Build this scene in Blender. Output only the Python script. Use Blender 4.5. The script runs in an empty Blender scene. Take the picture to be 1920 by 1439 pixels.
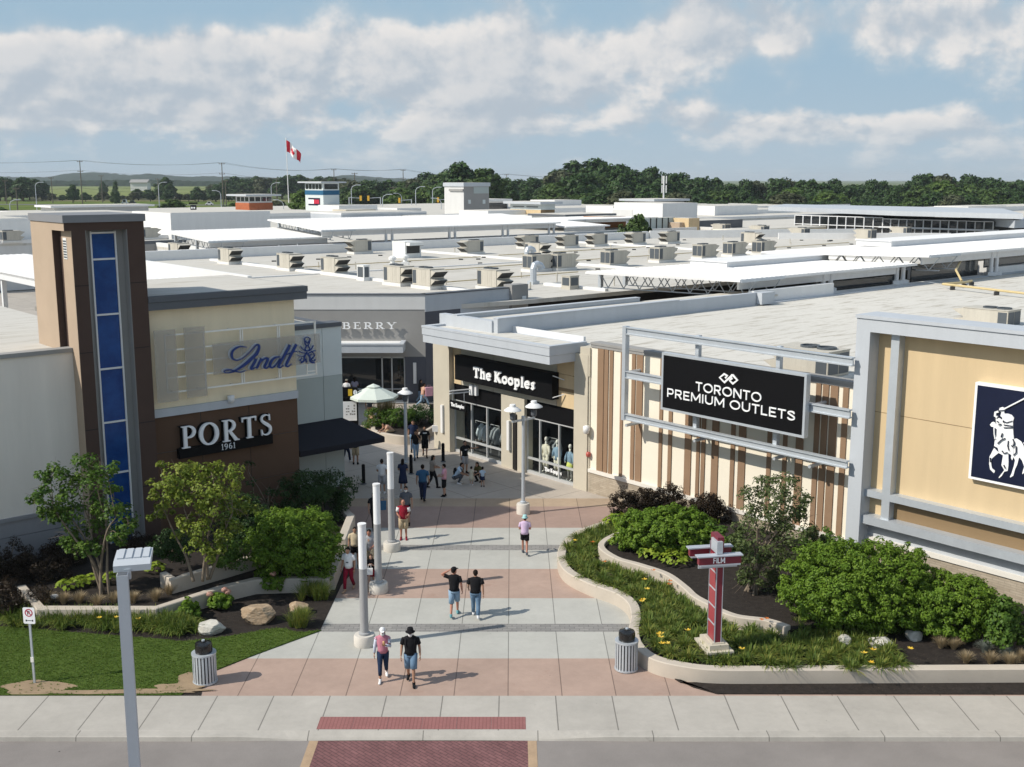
import bpy, math, random
import numpy as np
from mathutils import Vector, Matrix
C = bpy.context.scene
R = math.radians
random.seed(7); RNG = np.random.default_rng(7)
# ------------------------------------------------------------------ camera, sky, sun, exposure
F = 2100.0; PITCH = math.atan(382.5/F); CAMH = 14.7
cP, sP = math.cos(PITCH), math.sin(PITCH)
cam = bpy.data.cameras.new('camera'); camo = bpy.data.objects.new('camera', cam); C.collection.objects.link(camo)
camo.location = (0, 0, CAMH); camo.rotation_euler = (math.pi/2-PITCH, 0, 0)
cam.sensor_width = 36; cam.lens = 36*F/1920; cam.clip_start = 0.5; cam.clip_end = 20000
C.camera = camo
SUN_EL, SUN_DIR = R(41.2), (-0.945, -0.327)
sun = bpy.data.lights.new('sun', 'SUN'); suno = bpy.data.objects.new('sun', sun); C.collection.objects.link(suno)
sun.energy = 4.2; sun.angle = R(0.53); sun.color = (1, .93, .82)
sv = Vector((SUN_DIR[0]*math.cos(SUN_EL), SUN_DIR[1]*math.cos(SUN_EL), math.sin(SUN_EL)))
suno.rotation_euler = sv.to_track_quat('Z', 'Y').to_euler(); suno.location = (-40, -20, 60)
C.view_settings.view_transform = 'Standard'; C.view_settings.look = 'None'
C.view_settings.exposure = 0.12; C.view_settings.gamma = 1
def make_world():
    w = bpy.data.worlds.new('World'); C.world = w; w.use_nodes = True
    nt = w.node_tree; nt.nodes.clear(); N = nt.nodes.new; L = nt.links.new
    def mth(op, a, b=None, c=None):
        n = N('ShaderNodeMath'); n.operation = op
        for i, v in enumerate((a, b, c)):
            if v is None: continue
            if isinstance(v, (int, float)): n.inputs[i].default_value = v
            else: L(v, n.inputs[i])
        return n.outputs[0]
    def sstep(x, a, b):
        n = N('ShaderNodeMapRange'); n.interpolation_type = 'SMOOTHSTEP'
        L(x, n.inputs[0]); n.inputs[1].default_value = a; n.inputs[2].default_value = b
        return n.outputs[0]
    sky = N('ShaderNodeTexSky'); sky.sky_type = 'NISHITA'; sky.sun_disc = False
    sky.sun_elevation = SUN_EL; sky.sun_rotation = math.atan2(SUN_DIR[0], SUN_DIR[1])
    sky.altitude = 200; sky.air_density = 1.0; sky.dust_density = 0.6; sky.ozone_density = 1.6
    tc = N('ShaderNodeTexCoord'); sp = N('ShaderNodeSeparateXYZ'); L(tc.outputs['Generated'], sp.inputs[0])
    x, y, z = sp.outputs
    az = mth('ARCTAN2', x, y)
    zz = mth('ADD', mth('MAXIMUM', z, 0.0), 0.07)
    px = mth('MULTIPLY', az, 8.5); py = mth('MULTIPLY', mth('LOGARITHM', zz, 2.718), 1.75)
    def nz(ox, oy, scale, det, rough, dist=0.0):
        cb = N('ShaderNodeCombineXYZ'); L(mth('ADD', px, ox), cb.inputs[0]); L(mth('ADD', py, oy), cb.inputs[1])
        n = N('ShaderNodeTexNoise'); n.inputs['Scale'].default_value = scale; n.inputs['Detail'].default_value = det
        n.inputs['Roughness'].default_value = rough; n.inputs['Distortion'].default_value = dist
        L(cb.outputs[0], n.inputs['Vector']); return n.outputs[0]
    OX, OY = 11.2, 4.6
    big = nz(OX+4.0, OY+3.0, 0.55, 2, .5)
    def dens(dx, dy, det): return mth('ADD', mth('MULTIPLY', nz(OX+dx, OY+dy, 1.15, det, .53), .87), mth('MULTIPLY', nz(OX+7+dx, OY+2+dy, 3.4, det, .57), .28))
    mid = dens(0, 0, 10); off = dens(-.09, .14, 7)
    bell = lambda a0, w, z0, h: mth('MULTIPLY', sstep(mth('ABSOLUTE', mth('SUBTRACT', az, a0)), w, 0), sstep(mth('ABSOLUTE', mth('SUBTRACT', z, z0)), h, 0))
    # broad banks left and centre, open blue in the two upper corners and a gap right of centre
    plus = [(-.42, .20, .05, .045, .14), (.36, .26, .115, .05, .12), (.25, .20, .045, .025, .13), (-.16, .30, .105, .07, .16), (.02, .22, .10, .06, .12), (-.40, .14, .085, .05, .14), (.22, .22, .125, .04, .14), (.33, .20, .03, .03, .05), (-.1, .4, .05, .04, .10)]
    minus = [(.46, .10, .15, .04, .05), (-.31, .19, .150, .05, .34), (-.46, .10, .165, .04, .2), (.085, .07, .145, .035, .15), (.40, .16, .085, .05, .05), (.16, .10, .075, .03, .03)]
    bias = None
    for sg, lst in ((1, plus), (-1, minus)):
        for a0, w_, z0, h_, k in lst:
            q = mth('MULTIPLY', bell(a0, w_, z0, h_), sg*k); bias = q if bias is None else mth('ADD', bias, q)
    d = mth('ADD', mth('ADD', mth('MULTIPLY', big, .30), mid), bias)
    mask = sstep(d, .70, .85)
    thin = sstep(d, .58, .84)
    lit = sstep(mth("SUBTRACT", mid, off), -.095, .115)
    core = sstep(d, .80, 1.02)
    col = N('ShaderNodeMix'); col.data_type = 'RGBA'
    L(mth('MULTIPLY', lit, mth('SUBTRACT', 1.0, mth("MULTIPLY", core, .42))), col.inputs[0])
    col.inputs[6].default_value = (.43, .49, .555, 1); col.inputs[7].default_value = (.79, .76, .735, 1)
    bgs = N('ShaderNodeBackground'); L(sky.outputs[0], bgs.inputs[0]); bgs.inputs[1].default_value = .145
    bgv = N('ShaderNodeBackground'); bgv.inputs[0].default_value = (.415, .515, .595, 1); bgv.inputs[1].default_value = 1.0
    bgb = N('ShaderNodeBackground'); bgb.inputs[0].default_value = (.325, .465, .585, 1); bgb.inputs[1].default_value = 1.0
    low = N('ShaderNodeMixShader'); L(sstep(z, .60, .14), low.inputs[0]); L(bgs.outputs[0], low.inputs[1]); L(bgb.outputs[0], low.inputs[2])
    m1 = N('ShaderNodeMixShader'); L(mth('MAXIMUM', mth('MULTIPLY', thin, .85), sstep(z, .12, -.02)), m1.inputs[0])
    L(low.outputs[0], m1.inputs[1]); L(bgv.outputs[0], m1.inputs[2])
    bgc = N('ShaderNodeBackground'); L(col.outputs[2], bgc.inputs[0]); bgc.inputs[1].default_value = 1.0
    m2 = N('ShaderNodeMixShader')
    fade = mth('MULTIPLY', sstep(z, -.02, .06), mth('SUBTRACT', 1.0, sstep(z, .25, .6)))
    L(mth('MULTIPLY', mth('MULTIPLY', mask, .95), fade), m2.inputs[0]); L(m1.outputs[0], m2.inputs[1]); L(bgc.outputs[0], m2.inputs[2])
    out = N('ShaderNodeOutputWorld'); L(m2.outputs[0], out.inputs[0])
make_world()
# ------------------------------------------------------------------ plan frames and small geometry helpers
AU = R(40.67); U = (math.cos(AU), math.sin(AU)); V = (-U[1], U[0])
def ray(px, py):
    a = (px-960)/F; b = (719.5-py)/F
    return (a, cP+b*sP, -sP+b*cP)
def G(px, py, z=0.0):
    d = ray(px, py); t = (z-CAMH)/d[2]; return Vector((d[0]*t, d[1]*t, z))
def AtY(px, py, Y):
    d = ray(px, py); t = Y/d[1]; return Vector((d[0]*t, Y, CAMH+d[2]*t))
def plan(a, b, z=0.0): return Vector((a*U[0]+b*V[0], a*U[1]+b*V[1], z))
class Fr:
    """a vertical wall frame: s runs along the wall, o outwards, z up"""
    def __init__(s, o, X, N): s.o = Vector((o[0], o[1], 0)); s.X = Vector((X[0], X[1], 0)); s.N = Vector((N[0], N[1], 0))
    def p(s, a, z, o=0.0): return s.o+s.X*a+s.N*o+Vector((0, 0, z))
    def at(s, px, py, o=0.0):
        r = Vector(ray(px, py)); q = s.o+s.N*o; t = q.dot(s.N)/r.dot(s.N); w = r*t
        return ((w-q).dot(s.X), CAMH+w.z)
nV = (-V[0], -V[1]); nU = (-U[0], -U[1])
C1 = G(645, 924); R0 = G(1105, 922)
FL = Fr((C1.x+1.5*U[1], C1.y-1.5*U[0]), U, nV)      # the brown and cream store front on the left
FR = Fr((R0.x, R0.y), nV, nU)                       # the long front on the right
FP = Fr((0, 0), U, nV)                              # whole mall: s = a, o = -b
FX = Fr((-5.73, 73.62), (1, 0), (0, -1))            # chamfered store front at the end of the walk

class MB:
    def __init__(s): s.v = []; s.f = []; s.m = []
    def add(s, vs, fs, m=0):
        k = len(s.v); s.v += [tuple(q) for q in vs]; s.f += [tuple(k+i for i in f) for f in fs]; s.m += [m]*len(fs)
    def hexa(s, p, m=0):
        s.add(p, [(0, 3, 2, 1), (4, 5, 6, 7), (0, 1, 5, 4), (1, 2, 6, 5), (2, 3, 7, 6), (3, 0, 4, 7)], m)
    def box(s, x0, x1, y0, y1, z0, z1, m=0):
        s.hexa([(x0, y0, z0), (x1, y0, z0), (x1, y1, z0), (x0, y1, z0), (x0, y0, z1), (x1, y0, z1), (x1, y1, z1), (x0, y1, z1)], m)
    def wb(s, W, s0, s1, z0, z1, o0, o1, m=0):
        P = W.p; s.hexa([P(s0, z0, o1), P(s1, z0, o1), P(s1, z0, o0), P(s0, z0, o0), P(s0, z1, o1), P(s1, z1, o1), P(s1, z1, o0), P(s0, z1, o0)], m)
    def prism(s, poly, z0, z1, m=0, mside=None):
        n = len(poly); vs = [(q[0], q[1], z0) for q in poly]+[(q[0], q[1], z1) for q in poly]
        s.add(vs, [tuple(range(n, 2*n)), tuple(reversed(range(n)))], m)
        s.add(vs, [(i, (i+1) % n, n+(i+1) % n, n+i) for i in range(n)], m if mside is None else mside)
    def sheet(s, poly, z, m=0): s.add([(q[0], q[1], z) for q in poly], [tuple(range(len(poly)))], m)
    def wpoly(s, W, poly, o0, o1, m=0, mside=None):
        n = len(poly); vs = [W.p(q[0], q[1], o1) for q in poly]+[W.p(q[0], q[1], o0) for q in poly]
        s.add(vs, [tuple(range(n))], m); s.add(vs, [(i, n+i, n+(i+1) % n, (i+1) % n) for i in range(n)], m if mside is None else mside)
    def tube(s, pts, rad, n=8, m=0, cap=True):
        pts = [Vector(p) for p in pts]; k = len(pts)
        rad = [rad]*k if isinstance(rad, (int, float)) else rad
        vs = []; a = None
        for i in range(k):
            d = (pts[min(i+1, k-1)]-pts[max(i-1, 0)]); d = d.normalized() if d.length > 1e-9 else Vector((0, 0, 1))
            if a is None:
                a = d.orthogonal().normalized()
            else:
                a = (a-d*a.dot(d)); a = a.normalized() if a.length > 1e-6 else d.orthogonal().normalized()
            b = d.cross(a)
            for j in range(n):
                t = 2*math.pi*j/n; vs.append(pts[i]+(a*math.cos(t)+b*math.sin(t))*rad[i])
        fs = [(i*n+j, i*n+(j+1) % n, (i+1)*n+(j+1) % n, (i+1)*n+j) for i in range(k-1) for j in range(n)]
        if cap: fs += [tuple(reversed(range(n))), tuple((k-1)*n+j for j in range(n))]
        s.add(vs, fs, m)
    def bar(s, p, q, w, m=0, h=None):
        """square bar from p to q"""
        p = Vector(p); q = Vector(q); d = (q-p).normalized(); up = Vector((0, 0, 1)) if abs(d.z) < .95 else Vector((V[0], V[1], 0))
        a = d.cross(up).normalized()*(w/2); b = a.cross(d).normalized()*((h or w)/2)
        s.hexa([p-a-b, p+a-b, p+a+b, p-a+b, q-a-b, q+a-b, q+a+b, q-a+b], m)
    def lathe(s, prof, c, n=16, m=0, sx=1, sy=1):
        k = len(prof); vs = [(c[0]+r*math.cos(2*math.pi*j/n)*sx, c[1]+r*math.sin(2*math.pi*j/n)*sy, c[2]+z) for r, z in prof for j in range(n)]
        fs = [(i*n+j, i*n+(j+1) % n, (i+1)*n+(j+1) % n, (i+1)*n+j) for i in range(k-1) for j in range(n)]
        if prof[0][0] > 1e-6: fs.append(tuple(reversed(range(n))))
        if prof[-1][0] > 1e-6: fs.append(tuple((k-1)*n+j for j in range(n)))
        s.add(vs, fs, m)
    def ell(s, c, r, n=10, k=7, m=0):
        vs = []
        for i in range(k+1):
            t = math.pi*i/k; rr = max(math.sin(t), 1e-4)
            vs += [(c[0]+r[0]*rr*math.cos(2*math.pi*j/n), c[1]+r[1]*rr*math.sin(2*math.pi*j/n), c[2]-r[2]*math.cos(t)) for j in range(n)]
        s.add(vs, [(i*n+j, i*n+(j+1) % n, (i+1)*n+(j+1) % n, (i+1)*n+j) for i in range(k) for j in range(n)], m)
    def loft(s, rings, n=12, m=0, cap=True):
        """rings: (centre, side axis, depth axis, rx, ry)"""
        vs = []
        for c, ax, ay, rx, ry in rings:
            c = Vector(c)
            vs += [c+ax*(rx*math.cos(2*math.pi*j/n))+ay*(ry*math.sin(2*math.pi*j/n)) for j in range(n)]
        k = len(rings)
        fs = [(i*n+j, i*n+(j+1) % n, (i+1)*n+(j+1) % n, (i+1)*n+j) for i in range(k-1) for j in range(n)]
        if cap: fs += [tuple(reversed(range(n))), tuple((k-1)*n+j for j in range(n))]
        s.add(vs, fs, m)
    def ribbon(s, W, pts, wid, o0, o1, m=0):
        """a flat stroke on a wall frame: pts in (s, z), widths along it"""
        k = len(pts); wid = [wid]*k if isinstance(wid, (int, float)) else wid
        Lp = []; Rp = []
        for i in range(k):
            a = pts[max(i-1, 0)]; b = pts[min(i+1, k-1)]; dx, dy = b[0]-a[0], b[1]-a[1]; l = math.hypot(dx, dy) or 1
            nx, ny = -dy/l*wid[i]/2, dx/l*wid[i]/2
            Lp.append((pts[i][0]+nx, pts[i][1]+ny)); Rp.append((pts[i][0]-nx, pts[i][1]-ny))
        vs = [W.p(q[0], q[1], o1) for q in Lp]+[W.p(q[0], q[1], o1) for q in Rp]+[W.p(q[0], q[1], o0) for q in Lp]+[W.p(q[0], q[1], o0) for q in Rp]
        fs = []
        for i in range(k-1):
            fs += [(k+i, k+i+1, i+1, i), (i, i+1, 2*k+i+1, 2*k+i), (k+i, 3*k+i, 3*k+i+1, k+i+1)]
        fs += [(0, 2*k, 3*k, k), (k-1, 2*k-1, 4*k-1, 3*k-1)]
        s.add(vs, fs, m)
ORG = {}
def link(o): C.collection.objects.link(o); return o
def tag(o, label=None, cat=None, group=None, kind=None):
    for k, v in (('label', label), ('category', cat), ('group', group), ('kind', kind)):
        if v: o[k] = v
    return o
def thing(name, loc, label, cat, group=None):
    o = link(bpy.data.objects.new(name, None)); o.empty_display_size = .2
    o.location = loc; ORG[o.name] = Vector(loc); return tag(o, label, cat, group)
def mesh_obj(name, v, f, mi, mats, parent, smooth, structure=False):
    v = np.asarray(v, float)
    if parent is not None: org = ORG[parent.name]
    elif structure: org = Vector((0, 0, 0))
    else: org = Vector(((v[:, 0].min()+v[:, 0].max())/2, (v[:, 1].min()+v[:, 1].max())/2, v[:, 2].min()))
    v = v-np.array(org)
    me = bpy.data.meshes.new(name)
    if isinstance(f, np.ndarray):
        n, k = f.shape
        me.vertices.add(len(v)); me.vertices.foreach_set('co', v.ravel().astype(np.float32))
        me.loops.add(n*k); me.loops.foreach_set('vertex_index', f.ravel().astype(np.int32))
        me.polygons.add(n); me.polygons.foreach_set('loop_start', np.arange(0, n*k, k, dtype=np.int32))
        me.update(calc_edges=True); me.validate()
    else:
        me.from_pydata([tuple(q) for q in v], [], f); me.update()
    for m in mats: me.materials.append(m)
    if mi is not None and len(mats) > 1: me.polygons.foreach_set('material_index', np.asarray(mi, np.int32))
    if smooth: me.polygons.foreach_set('use_smooth', np.ones(len(me.polygons), bool))
    o = link(bpy.data.objects.new(name, me))
    if parent is not None: o.parent = parent; ORG[o.name] = org
    else: o.location = org; ORG[o.name] = org
    return o
def build(name, mb, mats, parent=None, label=None, cat=None, group=None, kind=None, smooth=False):
    mats = mats if isinstance(mats, (list, tuple)) else [mats]
    o = mesh_obj(name, mb.v, mb.f, mb.m, mats, parent, smooth, kind == 'structure')
    return tag(o, label, cat, group, kind)
def smooth_angle(o, ang=40):
    me = o.data; me.polygons.foreach_set('use_smooth', np.ones(len(me.polygons), bool))
    try: me.set_sharp_from_angle(angle=R(ang))
    except Exception: pass
    return o
def copy_tree(o, parent=None):
    c = o.copy(); link(c)
    if parent is not None: c.parent = parent; ORG[c.name] = ORG.get(parent.name, Vector())
    for ch in [q for q in o.children]: copy_tree(ch, c)
    return c
def catmull(p, n=8):
    p = [Vector(q) for q in p]; out = []
    for i in range(len(p)-1):
        a, b, c, d = p[max(i-1, 0)], p[i], p[i+1], p[min(i+2, len(p)-1)]
        for j in range(n):
            t = j/n; out.append(.5*((2*b)+(c-a)*t+(2*a-5*b+4*c-d)*t*t+(3*b-a-3*c+d)*t**3))
    out.append(p[-1]); return out
# ------------------------------------------------------------------ materials
def nodes(name):
    m = bpy.data.materials.new(name); m.use_nodes = True; nt = m.node_tree
    b = nt.nodes['Principled BSDF']; return m, nt, nt.nodes.new, nt.links.new, b
def rgba(c): return (c[0], c[1], c[2], 1)
def noise(N, L, vec, scale, det=4, rough=.6):
    n = N('ShaderNodeTexNoise'); n.inputs['Scale'].default_value = scale; n.inputs['Detail'].default_value = det
    n.inputs['Roughness'].default_value = rough
    if vec is not None: L(vec, n.inputs['Vector'])
    return n.outputs[0]
def rng(N, L, x, a, b, c, d):
    n = N('ShaderNodeMapRange'); L(x, n.inputs[0])
    for i, q in enumerate((a, b, c, d)): n.inputs[i+1].default_value = q
    return n.outputs[0]
def mix(N, L, fac, a, b, mode='MIX'):
    n = N('ShaderNodeMix'); n.data_type = 'RGBA'; n.blend_type = mode
    if isinstance(fac, (int, float)): n.inputs[0].default_value = fac
    else: L(fac, n.inputs[0])
    for i, q in ((6, a), (7, b)):
        if isinstance(q, (tuple, list)): n.inputs[i].default_value = rgba(q)
        else: L(q, n.inputs[i])
    return n.outputs[2]
def math_(N, L, op, a, b=None):
    n = N('ShaderNodeMath'); n.operation = op
    for i, q in enumerate((a, b)):
        if q is None: continue
        if isinstance(q, (int, float)): n.inputs[i].default_value = q
        else: L(q, n.inputs[i])
    return n.outputs[0]
def mat(name, col, rough=.8, var=.12, scale=1.2, fine=12, bump=.0, metal=0.0, spec=.3, stain=None, streak=False, coords='pos'):
    """painted / mineral surface: base colour broken up by wear at two scales"""
    m, nt, N, L, b = nodes(name)
    if coords == 'pos': vec = N('ShaderNodeNewGeometry').outputs['Position']
    else: vec = N('ShaderNodeTexCoord').outputs['Object']
    v1 = noise(N, L, vec, scale, 5, .65); v2 = noise(N, L, vec, fine, 3, .7)
    if streak:
        mp = N('ShaderNodeMapping'); L(vec, mp.inputs[0]); mp.inputs['Scale'].default_value = (1, 1, .12)
        v1 = noise(N, L, mp.outputs[0], scale*2, 5, .65)
    f = math_(N, L, 'ADD', rng(N, L, v1, .25, .75, 1-var, 1+var), rng(N, L, v2, .25, .75, -var*.5, var*.5))
    c = N('ShaderNodeVectorMath'); c.operation = 'SCALE'; c.inputs[0].default_value = col; L(f, c.inputs['Scale'])
    out = c.outputs[0]
    if stain:
        s2 = noise(N, L, vec, stain[1], 6, .7); out = mix(N, L, rng(N, L, s2, stain[2], stain[2]+.12, 0, stain[3]), out, stain[0])
    L(out, b.inputs['Base Color']); b.inputs['Roughness'].default_value = rough; b.inputs['Metallic'].default_value = metal
    b.inputs['Specular IOR Level'].default_value = spec
    if bump:
        bp = N('ShaderNodeBump'); bp.inputs['Strength'].default_value = bump; bp.inputs['Distance'].default_value = .02
        L(v2, bp.inputs['Height']); L(bp.outputs[0], b.inputs['Normal'])
    return m
def pos(N): return N('ShaderNodeNewGeometry').outputs['Position']
def dotv(N, L, vec, d):
    n = N('ShaderNodeVectorMath'); n.operation = 'DOT_PRODUCT'; L(vec, n.inputs[0]); n.inputs[1].default_value = d; return n.outputs['Value']
def joints(N, L, coord, period, offset, width):
    """1 on thin lines every period metres"""
    x = math_(N, L, 'FRACT', math_(N, L, 'DIVIDE', math_(N, L, 'SUBTRACT', coord, offset-width/2), period))
    return math_(N, L, 'LESS_THAN', x, width/period)
def slab_mat(name, col, jx=None, jy=None, var=.08, jcol=None, stain=None, dx=(1, 0, 0), dy=(0, 1, 0), rough=.85, jw=.03):
    """cast concrete with saw-cut joints, mottling and fine grain"""
    m, nt, N, L, b = nodes(name); P = pos(N)
    a = noise(N, L, P, .55, 6, .65); g = noise(N, L, P, 40, 2, .8); h = noise(N, L, P, 3.5, 6, .75)
    f = math_(N, L, 'ADD', rng(N, L, a, .3, .7, 1-var, 1+var), math_(N, L, 'ADD', rng(N, L, g, .2, .8, -.05, .05), rng(N, L, h, .3, .7, -var*.6, var*.6)))
    # every slab cures to its own tone
    if jx:
        cell = N('ShaderNodeTexWhiteNoise'); cell.noise_dimensions = '2D'
        cb = N('ShaderNodeCombineXYZ')
        L(math_(N, L, 'FLOOR', math_(N, L, 'DIVIDE', math_(N, L, 'SUBTRACT', dotv(N, L, P, dx), jx[1]), jx[0])), cb.inputs[0])
        if jy: L(math_(N, L, 'FLOOR', math_(N, L, 'DIVIDE', math_(N, L, 'SUBTRACT', dotv(N, L, P, dy), jy[1]), jy[0])), cb.inputs[1])
        L(cb.outputs[0], cell.inputs['Vector'])
        f = math_(N, L, 'ADD', f, rng(N, L, cell.outputs[0], 0, 1, -.035, .035))
    c = N('ShaderNodeVectorMath'); c.operation = 'SCALE'; c.inputs[0].default_value = col; L(f, c.inputs['Scale']); out = c.outputs[0]
    if stain:
        s2 = noise(N, L, P, stain[1], 7, .75); out = mix(N, L, rng(N, L, s2, stain[2], stain[2]+.15, 0, stain[3]), out, stain[0])
    jm = None
    for j, d in ((jx, dx), (jy, dy)):
        if j:
            q = joints(N, L, dotv(N, L, P, d), j[0], j[1], jw); jm = q if jm is None else math_(N, L, 'MAXIMUM', jm, q)
    if jm is not None:
        out = mix(N, L, math_(N, L, 'MULTIPLY', jm, .8), out, jcol or tuple(q*.35 for q in col))
    sp = N('ShaderNodeTexVoronoi'); sp.inputs['Scale'].default_value = 1.7; L(P, sp.inputs['Vector'])
    out = mix(N, L, math_(N, L, 'MULTIPLY', math_(N, L, 'LESS_THAN', sp.outputs['Distance'], .032), .55), out, tuple(q*.35 for q in col))
    L(out, b.inputs['Base Color']); b.inputs['Roughness'].default_value = rough; b.inputs['Specular IOR Level'].default_value = .25
    bp = N('ShaderNodeBump'); bp.inputs['Strength'].default_value = .25; bp.inputs['Distance'].default_value = .01
    L(g, bp.inputs['Height']); L(bp.outputs[0], b.inputs['Normal'])
    return m
def brick_mat(name, c1, c2, mortar, bw, bh, dx, dy=(0, 0, 1), msize=.01, var=.15, rot=0, bump=.4, off=.5):
    m, nt, N, L, b = nodes(name); P = pos(N)
    cb = N('ShaderNodeCombineXYZ'); L(dotv(N, L, P, dx), cb.inputs[0]); L(dotv(N, L, P, dy), cb.inputs[1])
    vec = cb.outputs[0]
    if rot:
        mp = N('ShaderNodeMapping'); mp.inputs['Rotation'].default_value = (0, 0, rot); L(vec, mp.inputs[0]); vec = mp.outputs[0]
    t = N('ShaderNodeTexBrick'); L(vec, t.inputs['Vector']); t.inputs['Scale'].default_value = 1
    t.inputs['Brick Width'].default_value = bw; t.inputs['Row Height'].default_value = bh; t.inputs['Mortar Size'].default_value = msize
    t.inputs['Color1'].default_value = rgba(c1); t.inputs['Color2'].default_value = rgba(c2); t.inputs['Mortar'].default_value = rgba(mortar)
    t.offset = off
    a = noise(N, L, P, 1.3, 6, .7); f = rng(N, L, a, .3, .7, 1-var, 1+var)
    c = N('ShaderNodeVectorMath'); c.operation = 'SCALE'; L(t.outputs[0], c.inputs[0]); L(f, c.inputs['Scale'])
    L(c.outputs[0], b.inputs['Base Color']); b.inputs['Roughness'].default_value = .9; b.inputs['Specular IOR Level'].default_value = .2
    bp = N('ShaderNodeBump'); bp.inputs['Strength'].default_value = bump; bp.inputs['Distance'].default_value = .01; bp.invert = True
    L(t.outputs['Fac'], bp.inputs['Height']); L(bp.outputs[0], b.inputs['Normal'])
    return m
def leaf_mat(name, cols, trans=.3, rough=.55, spec=.25):
    m, nt, N, L, b = nodes(name); g = N('ShaderNodeNewGeometry'); rp = N('ShaderNodeValToRGB')
    e = rp.color_ramp.elements
    while len(e) < len(cols): e.new(.5)
    for i, c in enumerate(cols): e[i].position = i/(len(cols)-1); e[i].color = rgba(c)
    big = noise(N, L, g.outputs['Position'], 1.1, 3, .6)
    L(math_(N, L, 'ADD', math_(N, L, 'MULTIPLY', g.outputs['Random Per Island'], .65), rng(N, L, big, .3, .7, 0, .35)), rp.inputs[0])
    L(rp.outputs[0], b.inputs['Base Color']); b.inputs['Roughness'].default_value = rough; b.inputs['Specular IOR Level'].default_value = spec
    t = N('ShaderNodeBsdfTranslucent'); tc = mix(N, L, .5, rp.outputs[0], (.16, .26, .03), 'ADD'); L(rp.outputs[0], t.inputs[0])
    ms = N('ShaderNodeMixShader'); ms.inputs[0].default_value = trans
    L(b.outputs[0], ms.inputs[1]); L(t.outputs[0], ms.inputs[2]); L(ms.outputs[0], nt.nodes['Material Output'].inputs[0])
    return m
def flat(name, col, rough=.7, metal=0.0, spec=.4, var=.06):
    return mat(name, col, rough, var, 2.5, 20, 0, metal, spec, coords='obj')
def glass_mat(name, tint=(.9, .95, .95), refl=.12, op=.0, body=(.02, .025, .03)):
    m, nt, N, L, b = nodes(name)
    t = N('ShaderNodeBsdfTransparent'); t.inputs[0].default_value = rgba(tint); g = N('ShaderNodeBsdfGlossy'); g.inputs['Roughness'].default_value = .03
    lw = N('ShaderNodeLayerWeight'); lw.inputs[0].default_value = .5
    f = math_(N, L, 'ADD', math_(N, L, 'MULTIPLY', math_(N, L, 'POWER', lw.outputs['Facing'], 4.0), .75), refl)
    s1 = N('ShaderNodeMixShader'); L(f, s1.inputs[0]); L(t.outputs[0], s1.inputs[1]); L(g.outputs[0], s1.inputs[2])
    b.inputs['Base Color'].default_value = rgba(body); s2 = N('ShaderNodeMixShader'); s2.inputs[0].default_value = op
    L(s1.outputs[0], s2.inputs[1]); L(b.outputs[0], s2.inputs[2]); L(s2.outputs[0], nt.nodes['Material Output'].inputs[0])
    return m
def roof_mat(name, col, dirt=.35, streakdir=None):
    """white roofing membrane: lap seams, dirty ponding streaks"""
    m, nt, N, L, b = nodes(name); P = pos(N)
    cb = N('ShaderNodeCombineXYZ'); L(math_(N, L, 'MULTIPLY', dotv(N, L, P, (U[0], U[1], 0)), .12), cb.inputs[0]); L(dotv(N, L, P, (V[0], V[1], 0)), cb.inputs[1])
    s = noise(N, L, cb.outputs[0], 2.6, 8, .72); w = noise(N, L, P, .12, 5, .6); g = noise(N, L, P, 2.2, 5, .75)
    out = mix(N, L, rng(N, L, w, .35, .7, 0, .5), col, tuple(q*.86 for q in col))
    out = mix(N, L, rng(N, L, s, .52, .63, 0, dirt), out, (.36, .33, .275))
    out = mix(N, L, rng(N, L, g, .55, .76, 0, dirt*.8), out, (.45, .43, .38))
    jm = joints(N, L, dotv(N, L, P, (V[0], V[1], 0)), 3.05, .4, .07)
    out = mix(N, L, math_(N, L, 'MULTIPLY', jm, .35), out, (.5, .48, .43))
    L(out, b.inputs['Base Color']); b.inputs['Roughness'].default_value = .8; b.inputs['Specular IOR Level'].default_value = .0
    return m
M = {}
M['roof'] = roof_mat('roof_membrane', (.57, .55, .505), .65)
M['roof_old'] = roof_mat('roof_membrane_weathered', (.62, .60, .55), .85)
M['white'] = mat('white_paint', (.74, .74, .73), .7, .05, .5, 6, streak=True)
M['white_metal'] = mat('white_corrugated', (.74, .74, .735), .9, .05, .4, 4, spec=0.0)
M['pale'] = mat('pale_stucco', (.62, .62, .61), .9, .05, .7, 30, .1, streak=True)
M['wing'] = mat('warm_grey_stucco', (.74, .69, .62), .9, .07, .6, 35, .2, streak=True)
M['wing_base'] = mat('grey_block', (.25, .25, .26), .9, .08, 1, 25, .2)
M['cream'] = mat('cream_stucco', (.82, .715, .52), .9, .07, .8, 40, .2, streak=True)
M['cream_light'] = mat('ivory_stucco', (.80, .74, .62), .85, .04, .8, 40, .1)
M['tan'] = mat('tan_stucco', (.42, .325, .24), .9, .06, .8, 40, .15)
M['brown'] = mat('brown_stucco', (.112, .066, .042), .9, .08, .9, 45, .2)
M['brown_dark'] = mat('dark_brown_stucco', (.078, .050, .040), .9, .08, .9, 45, .2)
M['stripe'] = mat('brown_siding', (.27, .175, .11), .85, .1, 1.2, 30, .1)
M['yellow'] = mat('ochre_stucco', (.60, .465, .285), .9, .07, .7, 40, .2, streak=True)
M['umber'] = mat('umber_panel', (.24, .165, .09), .85, .06, .8, 40, .1)
M['greymetal'] = mat('grey_cladding', (.47, .50, .535), .55, .05, .8, 10, streak=True)
M['capgrey'] = mat('tower_cap_grey', (.21, .215, .23), .7, .05, .8, 10)
M['bluegrey'] = mat('blue_grey_panel', (.60, .65, .65), .8, .04, .7, 30)
M['bluegrey2'] = mat('sage_grey_panel', (.40, .45, .44), .8, .04, .7, 30)
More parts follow.
